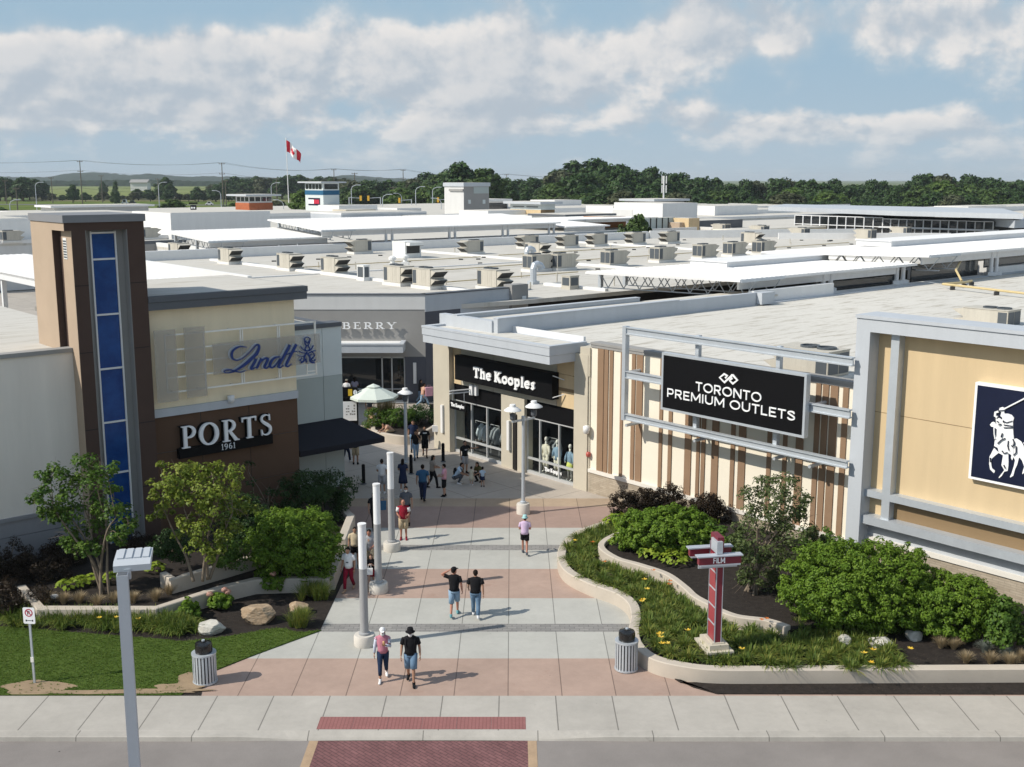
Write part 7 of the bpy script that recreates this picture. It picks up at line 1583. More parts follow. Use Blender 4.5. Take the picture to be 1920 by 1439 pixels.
POSES = {
 'stand': dict(pel=(0, 0, .95), che=(0, .01, 1.28), nec=(0, .02, 1.46), hd=(0, -.01, 1.62), leg=[((-.10, -.01, .52), (-.11, .02, .09)), ((.10, -.01, .52), (.11, .02, .09))]),
 'walk': dict(pel=(0, 0, .94), che=(0, -.02, 1.27), nec=(0, -.02, 1.45), hd=(0, -.06, 1.61), leg=[((-.09, -.17, .54), (-.09, -.24, .10)), ((.09, .02, .50), (.09, .26, .15))]),
 'walk2': dict(pel=(0, 0, .94), che=(0, -.02, 1.27), nec=(0, -.02, 1.45), hd=(0, -.06, 1.61), leg=[((-.09, .02, .50), (-.09, .26, .15)), ((.09, -.17, .54), (.09, -.24, .10))]),
 'stride': dict(pel=(0, 0, .90), che=(0, -.05, 1.23), nec=(0, -.07, 1.41), hd=(0, -.11, 1.57), leg=[((-.08, -.28, .54), (-.08, -.42, .11)), ((.08, .10, .47), (.08, .46, .18))]),
 'crouch': dict(pel=(0, .14, .34), che=(0, -.08, .66), nec=(0, -.16, .84), hd=(0, -.24, .98), leg=[((-.16, -.30, .50), (-.13, -.08, .09)), ((.16, -.26, .44), (.13, -.02, .09))]),
 'sit': dict(pel=(0, .10, .52), che=(0, .0, .86), nec=(0, -.05, 1.04), hd=(0, -.12, 1.18), leg=[((-.11, -.34, .52), (-.11, -.38, .09)), ((.11, -.34, .52), (.12, -.28, .09))]),
 'bend': dict(pel=(0, .12, .55), che=(0, -.14, .78), nec=(0, -.28, .88), hd=(0, -.40, .94), leg=[((-.11, -.30, .54), (-.11, -.34, .09)), ((.11, -.30, .54), (.12, -.22, .09))]),
}
ARMS = {'down': ((.06, .03, -.27), (.02, -.10, -.25)), 'fwd': ((.05, -.02, -.27), (-.08, -.24, -.04)), 'hold': ((.04, -.04, -.27), (-.14, -.20, .12)), 'face': ((.06, -.14, -.24), (-.17, -.12, .28)), 'head': ((.25, .02, .09), (-.27, -.03, .13)), 'out': ((.16, -.16, -.10), (.14, -.22, .06)), 'hip': ((.16, .06, -.24), (-.10, -.10, -.20)), 'swing': ((.05, .10, -.26), (.02, .02, -.26)), 'swingf': ((.05, -.08, -.27), (.0, -.20, -.18)), 'knee': ((.02, -.16, -.22), (-.04, -.22, -.06))}
def person(px, py, h, yaw, label, top, bottom, pose='stand', arms=('down', 'down'), skin='l', hair='hair', hairstyle='short', sleeve='short', leg='long', shoes='black', hat=None, mask=False, extra=None, z0=0.0, group=None, print_=None, build_=1.0, turn=0, legskin=None):
    """figure faces -y before yaw; left arm first"""
    loc = G(px, py, z0); t = thing('person', loc, label, 'person', group); S = h/1.75; ps = POSES[pose]; rot = Matrix.Rotation(R(yaw), 3, 'Z'); kid = h < 1.2
    def W(p): p = Vv(p); return rot @ (p*S)+loc
    X = rot @ Vv((1, 0, 0)); Y = rot @ Vv((0, 1, 0)); Z = Vv((0, 0, 1))
    pel, che, nec, hd = Vv(ps['pel']), Vv(ps['che']), Vv(ps['nec']), Vv(ps['hd']); hs = 1.25 if kid else 1.0
    if kid: hd = nec+(hd-nec)*1.15
    sp = (che-pel).normalized(); sw = .185*build_
    sh = [nec+Vv((-sw, 0, 0))-sp*.05, nec+Vv((sw, 0, 0))-sp*.05]; el, wr = [], []
    for i, k in enumerate((-1, 1)):
        a, b = ARMS[arms[i]]; el.append(sh[i]+Vv((a[0]*k, a[1], a[2]))); wr.append(el[i]+Vv((b[0]*k, b[1], b[2])))
    hip = [pel+Vv((-.09, 0, -.03)), pel+Vv((.09, 0, -.03))]; kn = [Vv(ps['leg'][0][0]), Vv(ps['leg'][1][0])]; an = [Vv(ps['leg'][0][1]), Vv(ps['leg'][1][1])]
    # body: one skinned surface, pelvis first
    vs = [pel, pel.lerp(che, .5), che, nec, nec.lerp(hd, .45)]; rad = [(.12, .10), (.11, .085), (.125, .095), .050, .050]; es = [(0, 1), (1, 2), (2, 3), (3, 4)]
    def ad(p, r, par): vs.append(p); rad.append(r); es.append((par, len(vs)-1)); return len(vs)-1
    for i in (0, 1):
        a = ad(sh[i], .046, 3); a2 = ad(sh[i].lerp(el[i], .5), .05, a); b = ad(el[i], .041, a2); c = ad(el[i].lerp(wr[i], .4), .040, b); ad(wr[i], .028, c)
        a = ad(hip[i], .092, 0); b = ad(hip[i].lerp(kn[i], .5), .078, a); c = ad(kn[i], .054, b); d = ad(kn[i].lerp(an[i], .35), .054, c); ad(an[i], .036, d)
    v, f = skin_mesh([tuple(q) for q in vs], es, [tuple(b*S/S for b in r) if isinstance(r, tuple) else r for r in rad])
    mb = MB(); mb.add([W(q) for q in v], f, 0)
    fwd = Vv((math.sin(R(turn)), -math.cos(R(turn)), 0)); sd = Vv((-fwd.y, fwd.x, 0)); upv = Z
    def Hd(x, y, z): return W(hd+sd*(x*hs)-fwd*(y*hs)+upv*(z*hs))     # head frame: y back
    hx, hy = rot @ sd, -(rot @ fwd)
    mb.loft([(Hd(0, y, z), hx, hy, rx*S*hs, ry*S*hs) for z, y, rx, ry in ((-.125, -.035, .022, .03), (-.11, -.03, .045, .055), (-.06, -.012, .064, .082), (0, 0, .074, .096), (.05, .004, .074, .097), (.09, .008, .058, .080), (.115, .012, .025, .035))], 14, 0)
    mb.loft([(Hd(0, -.092, .018), hx, Z, .008*S, .008*S), (Hd(0, -.116, -.024), hx, Z, .015*S, .012*S), (Hd(0, -.085, -.034), hx, Z, .012*S, .008*S)], 6, 0)
    for k in (-1, 1):
        c = Hd(.028*k, -.088, .018); mb.ell(c, (.011*S*hs,)*3, 6, 4, 1); c = Hd(.075*k, .012, -.005); mb.ell(c, (.014*S, .018*S, .03*S), 6, 5, 0)
    mb.loft([(Hd(-.024, -.080, -.068), Z, hy, .006*S, .008*S), (Hd(0, -.088, -.066), Z, hy, .010*S, .010*S), (Hd(.024, -.080, -.068), Z, hy, .006*S, .008*S)], 6, 2)
    # hands: palm, four curled fingers and a thumb set on its side
    for i, k in enumerate((-1, 1)):
        d = (wr[i]-el[i]).normalized(); sdv = Vv((0, -1, 0)) if abs(d.y) < .7 else Vv((0, 0, 1)); wv = (sdv-d*sdv.dot(d)).normalized(); nv = d.cross(wv)*k
        P = lambda a, b, c: W(wr[i]+d*a+wv*b+nv*c)
        mb.loft([(P(0, 0, 0), rot @ wv, rot @ nv, .024*S, .018*S), (P(.03, 0, 0), rot @ wv, rot @ nv, .036*S, .017*S), (P(.078, 0, 0), rot @ wv, rot @ nv, .040*S, .014*S)], 8, 0)
        for j, ln in enumerate((.066, .076, .070, .054)):
            b = .030-.020*j; mb.tube([P(.075, b, 0), P(.075+ln*.45, b*1.04, .006), P(.075+ln*.78, b*1.0, .022), P(.075+ln*.9, b, .036)], [.0095*S, .009*S, .008*S, .006*S], 5, 0)
        mb.tube([P(.02, .034, .004), P(.05, .058, .014), P(.082, .058, .026)], [.012*S, .011*S, .008*S], 5, 0)
    build('body', mb, [SK[skin], EYE, LIP], t, smooth=True)
    # clothes
    tc = cloth(top if isinstance(top, tuple) else K[top]); bc = cloth(bottom if isinstance(bottom, tuple) else K[bottom])
    def ring(p, rx, ry, ax=X, ay=Y): return (W(p), ax, ay, rx*S, ry*S)
    spw = rot @ sp; ayv = spw.cross(X); bw = build_
    mb = MB(); low = pel+sp*(-.02); dress = leg == 'dress'
    rg_ = [(low, .175*bw, .135*bw), (pel.lerp(che, .3), .160*bw, .125*bw), (pel.lerp(che, .7), .172*bw, .130*bw), (che+sp*.03, .190*bw, .132*bw), (nec-sp*.075, .204*bw, .114), (nec-sp*.030, .200*bw, .102), (nec+sp*.008, .165*bw, .090), (nec+sp*.034, .092, .074), (nec+sp*.048, .068, .064)]
    if dress: rg_ = [(pel-Vv((0, 0, .50)), .25, .20), (pel-Vv((0, 0, .2)), .215, .17)]+rg_
    mb.loft([ring(p, a, b, X, ayv) for p, a, b in rg_], 16)
    frac = {'short': .62, 'none': .12, 'long': 1}[sleeve]
    for i in (0, 1):
        if sleeve == 'long': mb.tube([W(sh[i]+Vv((0, 0, .0))), W(sh[i].lerp(el[i], .5)), W(el[i]), W(el[i].lerp(wr[i], .95))], [.068*S, .062*S, .054*S, .044*S], 9)
        else: e = sh[i].lerp(el[i], frac); mb.tube([W(sh[i]-Vv((sh[i].x*.25, 0, .01))), W(sh[i]-Vv((0, 0, .008))), W(sh[i].lerp(e, .6)), W(e)], [.060*S, .066*S*bw, .068*S*bw, .072*S*bw], 9)
    build('shirt' if not dress else 'dress', mb, tc, t, smooth=True)
    if not dress:
        mb = MB(); r = 1.0
        mb.loft([ring(pel+sp*a, b*bw, c*bw, X, ayv) for a, b, c in ((-.10, .165, .125), (-.03, .172, .132), (.05, .162, .122))], 14)
        if leg == 'skirt': mb.loft([ring(pel-Vv((0, 0, a)), b, c) for a, b, c in ((.34, .22, .18), (.15, .195, .155), (-.02, .17, .13))], 16)
        else:
            fr = {'long': 2.0, 'short': .78, 'knee': 1.05, 'capri': 1.72}[leg]; loose = 1.22 if leg in ('short', 'knee') else 1.0
            for i in (0, 1):
                pts = [hip[i]+Vv((0, 0, .03)), hip[i].lerp(kn[i], .5), kn[i]]; rr_ = [.105, .094*loose, .070*loose]
                if leg == 'short': pts = [pts[0], hip[i].lerp(kn[i], .4), hip[i].lerp(kn[i], .66)]; rr_ = [.105, .10, .105]
                if leg == 'knee': pts[2] = kn[i].lerp(an[i], .06); rr_ = [.108, .100, .094]
                if leg in ('long', 'capri'): e = kn[i].lerp(an[i], .93 if leg == 'long' else .70); pts += [kn[i].lerp(e, .4), e]; rr_ += [.066, .058 if leg == 'long' else .056]
                mb.tube([W(p) for p in pts], [q*S*bw for q in rr_], 10)
        build({'skirt': 'skirt', 'short': 'shorts', 'knee': 'shorts'}.get(leg, 'trousers'), mb, bc, t, smooth=True)
    for i in (0, 1):
        a = an[i]; tilt = max(0, (a.z-.10)*.9); mb = MB(); fx = (-.02 if i == 0 else .02); dn = a.z-.085
        rr_ = [(.075, .03, .03, .03), (.05, .035, .040, .038), (-.03, .03, .042, .045), (-.11, .022, .046, .036), (-.16, .018, .040, .026), (-.185, .015, .022, .016)]
        mb.loft([(W((a.x+fx*(.05-y)*4, a.y+y, dn+z-tilt*(.05-y)*2.2)), X, Z, rx*S, rz*S) for y, z, rx, rz in rr_], 10); mb.tube([W(a+Vv((0, .015, -.05))), W(a+Vv((0, .01, .03)))], .048*S, 9)
        build('shoe', mb, cloth(K[shoes]) if isinstance(shoes, str) else cloth(shoes), t, smooth=True)
    hm = cloth(K[hair]) if hair else None
    if hm and hairstyle != 'bald':
        mb = MB()
        mb.loft([(Hd(0, y, z), hx, hy, rx*S*hs, ry*S*hs) for z, y, rx, ry in ((-.055, .058, .050, .05), (-.01, .045, .080, .070), (.03, .028, .086, .085), (.068, .012, .083, .096), (.105, .012, .062, .075), (.130, .014, .02, .03))], 14)
        if hairstyle == 'long': mb.loft([(Hd(0, y, z), hx, hy, rx*S*hs, ry*S*hs) for z, y, rx, ry in ((-.34, .105, .05, .02), (-.26, .10, .085, .035), (-.14, .08, .09, .05), (-.02, .05, .086, .068), (.03, .04, .08, .07))], 12)
        if hairstyle == 'tail': mb.tube([Hd(0, .09, .07), Hd(0, .15, .04), Hd(0, .15, -.08), Hd(0, .13, -.18)], [.03*S, .036*S, .03*S, .01*S], 8)
        if hairstyle == 'bun': mb.ell(Hd(0, .08, .10), (.045*S,)*3, 8, 6)
        build('hair', mb, hm, t, smooth=True)
    if hat:
        kind, col = hat; cm = cloth(K[col]); mb = MB()
        if kind == 'cap':
            mb.loft([(Hd(0, .012, z), hx, hy, r*S, r*1.14*S) for z, r in ((.045, .093), (.09, .089), (.125, .062), (.142, .02))], 16); v0 = [Hd(x, y, z) for x, y, z in ((-.07, -.075, .052), (.07, -.075, .052), (.06, -.16, .036), (0, -.185, .034), (-.06, -.16, .036))]; mb.add(v0+[p+Z*.012*S for p in v0], [(4, 3, 2, 1, 0), (5, 6, 7, 8, 9), (0, 1, 6, 5), (1, 2, 7, 6), (2, 3, 8, 7), (3, 4, 9, 8), (4, 0, 5, 9)])
        else: mb.loft([(Hd(0, .008, z), hx, hy, r*S, r*1.12*S) for z, r in ((.020, .145), (.050, .100), (.10, .093), (.142, .080), (.150, .03))], 18)
        build('hat', mb, cm, t, smooth=(kind != 'cap'))
    if mask:
        mb = MB(); mb.loft([(Hd(0, y, z), hx, hy, rx*S*hs, ry*S*hs) for z, y, rx, ry in ((-.118, -.040, .035, .045), (-.085, -.032, .062, .072), (-.045, -.026, .069, .085), (-.012, -.022, .058, .086), (-.008, -.022, .03, .06))], 12); build('face_mask', mb, cloth(K['white']), t, smooth=True)
    if print_:
        col, wd, zz_, ht_, side = print_; mb = MB(); c = che-sp*zz_; fdir = -ayv if side == 'front' else ayv
        f0 = Fr((0, 0), (1, 0), (0, 1)); o = W(c)-fdir*0; depth = .137*S*bw
        pts = []
        for zq in (-ht_/2, ht_/2):
            for u in np.linspace(-1, 1, 5): ang = u*wd/.19; pts.append(W(c+sp*zq)+X*(.196*bw*S*math.sin(ang))+(fdir*(.139*bw*S*math.cos(ang))))
        mb.add(pts, [(i, i+1, 6+i, 5+i) for i in range(4)]); build('shirt_print', mb, cloth(K[col]), t)
    if extra: extra(t, W, X, Y, Z, S, rot, dict(sh=sh, el=el, wr=wr, che=che, pel=pel, nec=nec, hd=hd, sp=sp))
    return t
def straps(col):
    def fn(t, W, X, Y, Z, S, rot, j):
        mb = MB()
        for k in (-1, 1): n0 = j['nec']; c = j['che']; mb.tube([W(c+Vv((.11*k, .14, .0))), W(n0+Vv((.12*k, .10, -.02))), W(n0+Vv((.12*k, 0, .015))), W(n0+Vv((.125*k, -.11, -.05))), W(c+Vv((.12*k, -.135, -.06)))], .017*S, 6)
        mb.loft([(W(c_), X, Y, a*S, b*S) for c_, a, b in ((j['che']+Vv((0, .21, -.24)), .13, .07), (j['che']+Vv((0, .22, -.05)), .15, .09), (j['che']+Vv((0, .20, .14)), .11, .06))], 10)
        build('backpack', mb, cloth(K[col]), t, smooth=True)
    return fn
def bag(name, p, w, h, d, col, lab, yaw=0, cat='bag'):
    t = thing(name, p, lab, cat); rot = Matrix.Rotation(R(yaw), 3, 'Z'); X, Y = rot @ Vv((1, 0, 0)), rot @ Vv((0, 1, 0)); p = Vv(p)
    mb = MB(); mb.hexa([p+X*a*w/2+Y*b*d/2+Vv((0, 0, z)) for z, s_ in ((0, .9), (h, 1)) for a, b in ((-s_, -1), (s_, -1), (s_, 1), (-s_, 1))]); build('body', mb, cloth(K[col]), t)
    mb = MB(); mb.tube([p+X*w*.25+Vv((0, 0, h)), p+X*w*.2+Vv((0, 0, h+.14)), p-X*w*.2+Vv((0, 0, h+.14)), p-X*w*.25+Vv((0, 0, h))], .008, 5); build('handle', mb, cloth(K[col]), t)
# near pair walking towards the street
person(719, 1274, 1.66, 4, 'person in white cap and mask, pink top over white sleeves, navy capris, holding a snack', 'pink', 'dkblue', 'walk', ('down', 'hold'), 'm', 'brownhair', 'long', 'none', 'capri', 'white', ('cap', 'white'), True,
 extra=lambda t, W, X, Y, Z, S, rot, j: (lambda mb: ([mb.tube([W(j['sh'][i]), W(j['sh'][i].lerp(j['el'][i], .5)), W(j['el'][i]), W(j['el'][i].lerp(j['wr'][i], .8))], [.066*S, .060*S, .052*S, .044*S], 9) for i in (0, 1)], build('sleeve', mb, cloth(K['paleblue']), t, smooth=True)))(MB()))
c = G(719, 1274)+Vv((.075, -.36, 1.24)); mb = MB(); mb.lathe([(.022, 0), (.034, .10), (.034, .11), (0, .13)], c, 10); tag(build('paper_cup', mb, cloth((.70, .45, .22)), smooth=True), 'orange paper cup held by the person in the white cap', 'cup')
person(771, 1281, 1.76, 2, 'person in black bucket hat, white mask, black T-shirt, denim shorts and black shoes', 'black', 'denim', 'walk2', ('down', 'down'), 'm', 'hair', 'short', 'short', 'knee', 'black', ('bucket', 'black'), True, extra=straps('black'), build_=1.08)
person(852, 1156, 1.76, 178, 'person seen from behind in black cap and denim shorts, left hand raised to the head', 'black', 'ldenim', 'walk', ('down', 'head'), 'd', 'hair', 'short', 'short', 'knee', 'teal', ('cap', 'black'), turn=-35)
person(892, 1158, 1.70, 180, 'person seen from behind in loose black T-shirt, blue jeans and white shoes', 'black', 'denim', 'walk2', ('swing', 'swingf'), 'm', 'hair', 'short', 'short', 'long', 'white', build_=1.12)
person(984, 1040, 1.62, 178, 'person seen from behind in mint bucket hat, lilac T-shirt and black shorts', 'lilac', 'black', 'walk2', ('fwd', 'fwd'), 'd', 'brownhair', 'short', 'short', 'short', 'dkgrey', ('bucket', 'mint'))
# family by the column lights
person(655, 1107, 1.66, -14, 'person in white T-shirt and dark red trousers next to the low wall', 'white', 'maroon', 'walk', ('down', 'down'), 'm', 'hair', 'bun', 'short', 'long', 'tan', print_=('dkgrey', .05, .10, .05, 'front'))
person(667, 1064, 1.62, 6, 'person in loose beige sweatshirt and black shorts behind the one in red trousers', 'beige', 'black', 'stand', ('down', 'down'), 'm', 'hair', 'tail', 'short', 'short', 'black', build_=1.05)
person(694, 1073, 1.72, -4, 'person in light grey T-shirt with an orange lanyard between two column lights', 'grey', 'khaki', 'walk2', ('down', 'fwd'), 'd', 'hair', 'short', 'short', 'knee', 'white', print_=('rust' if 'rust' in K else 'peach', .03, -.08, .10, 'front'))
person(697, 1101, 1.28, 0, 'child in black top and red skirt holding something white', 'black', 'red', 'walk', ('hold', 'hold'), 'l', 'brownhair', 'long', 'short', 'skirt', 'tan')
bag('shopping_bag', G(697, 1101)+Vv((-.02, -.28, .58)), .22, .24, .08, 'white', 'white bag hugged by the child in the red skirt')
# in the shade
person(757, 1012, 1.72, 2, 'bald person in red football jersey with white sleeves and khaki shorts, looking at a phone', 'red', 'khaki', 'stand', ('fwd', 'fwd'), 'd', None, 'bald', 'none', 'knee', 'maroon', build_=1.1,
 extra=lambda t, W, X, Y, Z, S, rot, j: (lambda mb: ([mb.tube([W(j['sh'][i]), W(j['sh'][i].lerp(j['el'][i], .65))], [.085*S, .082*S], 9) for i in (0, 1)], build('sleeve', mb, cloth(K['white']), t, smooth=True)))(MB()))
person(762, 985, 1.74, 0, 'masked person in dark grey T-shirt standing behind the red jersey', 'dkgrey', 'black', 'stand', ('down', 'down'), 'm', 'hair', 'short', 'short', 'knee', 'black', mask=True)
person(702, 992, 1.66, 20, 'person all in black with a blue bag, half hidden behind the middle column light', 'black', 'black', 'walk', ('down', 'hip'), 'm', 'hair', 'long', 'short', 'long', 'black')
bag('shoulder_bag', G(702, 992)+Vv((.36, -.05, .86)), .34, .38, .12, 'blue', 'blue bag hanging at the side of the person in black', 20)
person(717, 926, 1.70, 176, 'person seen from behind in white T-shirt and grey shorts behind the far column light', 'white', 'grey', 'stand', ('down', 'fwd'), 'm', 'hair', 'short', 'short', 'knee', 'white')
person(756, 921, 1.60, 175, 'person seen from behind in a dark dress with long black hair', 'navy', 'navy', 'stand', ('fwd', 'fwd'), 'm', 'hair', 'long', 'short', 'dress', 'white')
person(793, 940, 1.76, 178, 'person seen from behind in blue T-shirt and dark trousers', 'blue', 'navy', 'walk2', ('down', 'down'), 'm', 'hair', 'short', 'short', 'long', 'black', build_=1.12)
person(811, 916, 1.66, 120, 'person with long hair in a patterned top and black trousers beside the blue T-shirt', 'pattern', 'black', 'walk', ('fwd', 'fwd'), 'm', 'hair', 'long', 'short', 'long', 'black')
person(833, 931, 1.58, -100, 'person in pink T-shirt and black shorts looking left at a phone', 'rose', 'black', 'stand', ('fwd', 'fwd'), 'l', 'hair', 'short', 'short', 'knee', 'black')
person(872, 888, 1.72, 35, 'person in black printed T-shirt and grey shorts stretching an arm over the children', 'black', 'grey', 'stand', ('down', 'out'), 'm', 'hair', 'short', 'short', 'knee', 'black', print_=('grey', .08, .0, .07, 'front'))
person(858, 907, 1.70, 75, 'person in pale shirt with a backpack crouching among the children', 'lblue', 'dkgrey', 'crouch', ('knee', 'fwd'), 'm', 'hair', 'short', 'short', 'long', 'white', extra=straps('black'))
person(884, 910, .92, 160, 'toddler in beige dress seen from behind', 'cream', 'cream', 'stand', ('fwd', 'fwd'), 'l', 'hair', 'short', 'short', 'dress', 'white')
person(900, 903, 1.62, -40, 'person with long dark hair in a black and yellow top squatting with the toddlers', (.10, .085, .03), 'black', 'crouch', ('fwd', 'knee'), 'm', 'hair', 'long', 'short', 'long', 'black')
person(905, 913, .98, 175, 'toddler in light blue top and dark skirt seen from behind', 'lblue', 'navy', 'stand', ('fwd', 'down'), 'l', 'hair', 'bun', 'short', 'skirt', 'black')
# by the single lamp post
person(780, 862, 1.62, 10, 'person in dark top and pale jeans holding a phone to the face', 'black', 'ldenim', 'walk', ('down', 'face'), 'm', 'hair', 'long', 'short', 'long', 'black')
person(797, 857, 1.72, 5, 'person in black T-shirt with a white shoulder and black shorts by the single lamp', 'black', 'black', 'walk2', ('down', 'down'), 'm', 'hair', 'short', 'short', 'knee', 'black', print_=('white', .11, -.11, .07, 'front'))
person(775, 846, 1.76, 4, 'person in navy T-shirt behind the two by the single lamp', 'navy', 'denim', 'walk', ('down', 'down'), 'm', 'hair', 'short', 'short', 'long', 'black')
person(827, 839, 1.62, 10, 'person in white T-shirt and denim shorts carrying a white bag by the beige pier', 'white', 'ldenim', 'walk2', ('fwd', 'down'), 'l', 'brownhair', 'tail', 'short', 'short', 'tan')
bag('shopping_bag', G(827, 839)+Vv((-.30, -.25, .95)), .34, .34, .14, 'white', 'white shopping bag carried in front of the beige pier')
person(823, 789, 1.72, -10, 'masked person in white shirt and black trousers walking near the beige pier', 'paleblue', 'black', 'walk', ('down', 'fwd'), 'm', 'hair', 'short', 'long', 'long', 'white', mask=True)
bag('shoulder_bag', G(823, 789)+Vv((-.42, 0, .62)), .32, .42, .12, 'black', 'black bag carried by the masked person in the white shirt')
person(793, 764, 1.66, 120, 'person in peach top and pale jeans striding past the dark corner with a pink bag', 'peach', 'ldenim', 'stride', ('swing', 'swingf'), 'm', 'hair', 'tail', 'short', 'long', 'white')
bag('shopping_bag', G(793, 764)+Vv((.42, -.12, .78)), .50, .58, .18, 'rose', 'pink shopping bag on the arm of the striding person', 20)
person(788, 757, 1.64, 110, 'person with long black hair in a black top just behind the striding one', 'black', 'denim', 'walk', ('down', 'down'), 'm', 'hair', 'long', 'short', 'long', 'black')
person(651, 760, 1.76, 172, 'person in white T-shirt and cap by the shop door behind the kiosk', 'white', 'black', 'stand', ('down', 'fwd'), 'd', 'hair', 'short', 'short', 'knee', 'white', ('cap', 'cream'))
person(666, 754, 1.68, 178, 'person in pale lilac shirt standing in the shop doorway', (.36, .34, .44), 'black', 'stand', ('fwd', 'fwd'), 'm', 'hair', 'long', 'short', 'long', 'black')
person(667, 871, 1.72, 178, 'person in black shirt and khaki shorts in the shade under the awning', 'black', 'khaki', 'stand', ('fwd', 'fwd'), 'm', 'hair', 'short', 'short', 'knee', 'black')
person(699, 808, 1.64, -30, 'person with long hair sitting on the planter under the parasol', 'tan', 'white', 'sit', ('fwd', 'knee'), 'm', 'hair', 'long', 'short', 'short', 'white')
person(731, 824, 1.66, -60, 'person bending forward while sitting on the far planter', 'peach', 'khaki', 'bend', ('knee', 'knee'), 'm', 'hair', 'short', 'short', 'knee', 'black')
person(694, 790, 1.70, 178, 'person in dark shirt standing below the parasol with bare legs', 'dkgrey', 'tan', 'stand', ('fwd', 'down'), 'm', 'hair', 'short', 'short', 'short', 'black')
person(649, 868, 1.66, 150, 'person in navy clothes half hidden by the blue grey wall under the awning', 'navy', 'navy', 'walk', ('down', 'fwd'), 'm', 'hair', 'short', 'short', 'long', 'white')
# ------------------------------------------------------------------ countryside beyond the mall
def horizon_z(y, D): return CAMH+(337-y)*D/F
def tree_proto(name, m, seed, shape, leaf=.85):
    rg = np.random.default_rng(seed); t = thing(name, (0, 0, 0), 'tree', 'tree')
    P, N = [], []
    for c, r, k in shape: p, n, cc = clumps(c, r, k, 34, 1.0, rg, .5, .15, -.8, .5); P.append(p); N.append(n)
    P = np.concatenate(P); P[:, 2] = np.maximum(P[:, 2], .3); quads_obj('crown', leaf_quads(P, np.concatenate(N), leaf, leaf*.75, rg), LM[m], t)
    mb = MB(); mb.tube([(0, 0, -.4), (.1, 0, 2.5), (0, .1, 6)], [.35, .28, .15], 7)
    for c, r, k in shape: mb.tube([(0, 0, 2.2), (c[0]*.5, c[1]*.5, c[2]*.7), c], [.2, .14, .06], 5)
    build('trunk', mb, M['bark'], t, smooth=True); return t
protos = {
 'broad': [tree_proto('broadleaf_tree', 'fardark', 201, [((0, 0, 6), (3.6, 3.6, 3.3), 60), ((-1.8, .5, 4.4), (2.6, 2.6, 2.2), 30), ((1.9, -.4, 4.8), (2.5, 2.5, 2.4), 30), ((.4, 0, 8.4), (2.0, 2.0, 1.5), 20)]),
           tree_proto('broadleaf_tree', 'farmid', 202, [((0, 0, 5.2), (4.0, 3.8, 3.4), 70), ((1.2, .3, 7.6), (2.6, 2.6, 2.0), 30), ((-2.4, 0, 3.6), (2.2, 2.2, 1.9), 24)]),
           tree_proto('broadleaf_tree', 'fardark', 203, [((0, 0, 5), (3.0, 3.0, 4.4), 80), ((1.7, 0, 3.2), (2.0, 2.0, 2.0), 24), ((-1.4, .4, 7.2), (1.9, 1.9, 1.8), 22)]),
           tree_proto('broadleaf_tree', 'farolive', 204, [((-.6, 0, 5.6), (3.4, 3.4, 3.4), 60), ((1.9, .2, 4.0), (2.7, 2.5, 2.4), 34), ((-.4, 0, 8.2), (2.2, 2.2, 1.5), 20)]),
           tree_proto('broadleaf_tree', 'farfresh', 205, [((0, 0, 5.2), (3.9, 3.9, 3.6), 74), ((0, .5, 8.0), (2.3, 2.3, 1.7), 22)])],
 'fir': [tree_proto('conifer_tree', 'fardark', 206, [((0, 0, 2.2), (2.6, 2.6, 1.8), 40), ((0, 0, 4.6), (1.9, 1.9, 1.9), 30), ((0, 0, 6.8), (1.2, 1.2, 1.8), 20), ((0, 0, 8.8), (.5, .5, 1.3), 10)], .6)]}
used_p = set()
def plant(px, ytop, D, label, group, kind='broad', k=None, wide=1.0, rs=random.Random(1), ybase=None):
    arr = protos[kind]; p = arr[k if k is not None else rs.randrange(len(arr))]
    x = (px-960)/F*(D*cP+CAMH*sP); h = (horizon_z(ytop, D)+.2)/9.7
    if p.name in used_p: o = copy_tree(p)
    else: o = p; used_p.add(p.name)
    o.location = (x, D, -.2); s = h*wide*rs.uniform(.9, 1.15); o.scale = (s, s, h); o.rotation_euler = (0, 0, rs.uniform(0, 6.28)); o['label'] = label; o['group'] = group; o['category'] = 'tree'; return o
rs = random.Random(11)
sky_r = [(1030, 335), (1045, 322), (1075, 314), (1105, 311), (1130, 309), (1160, 315), (1180, 329), (1200, 324), (1240, 321), (1262, 331), (1290, 335), (1325, 331), (1350, 340), (1375, 343), (1395, 350), (1430, 352), (1447, 338), (1465, 331), (1482, 334), (1500, 346), (1540, 342), (1560, 341), (1590, 350), (1640, 349), (1680, 345), (1705, 344), (1730, 334), (1762, 326), (1790, 334), (1830, 331), (1855, 334), (1880, 341), (1920, 343), (2000, 340)]
xs_, ys_ = zip(*sky_r)
x = 1040
while x < 1960:
    y = min(np.interp(x, xs_, ys_), 343); plant(x, y+rs.uniform(-2, 4), 520+rs.uniform(-25, 40), 'tall tree in the back row of the dark wood behind the mall on the right', 'back row of the right wood', k=rs.choice([0, 2, 2, 0, 3]), wide=1.05, rs=rs); x += rs.uniform(17, 28)
x = 1045
while x < 1960:
    y = np.interp(x, xs_, ys_); plant(x, y+rs.uniform(13, 24), 455+rs.uniform(-20, 25), 'middle sized tree in the front row of the wood behind the mall on the right', 'middle row of the right wood', k=rs.choice([0, 1, 1, 2, 4]), wide=1.2, rs=rs); x += rs.uniform(22, 36)
x = 1060
while x < 1960:
    y = np.interp(x, xs_, ys_); plant(x, max(y+30, 362)+rs.uniform(-5, 8), 405+rs.uniform(-15, 15), 'low bushy tree along the roof edge in front of the wood on the right', 'front row of the right wood', k=rs.choice([0, 1, 2, 3, 1]), wide=1.5, rs=rs); x += rs.uniform(26, 44)
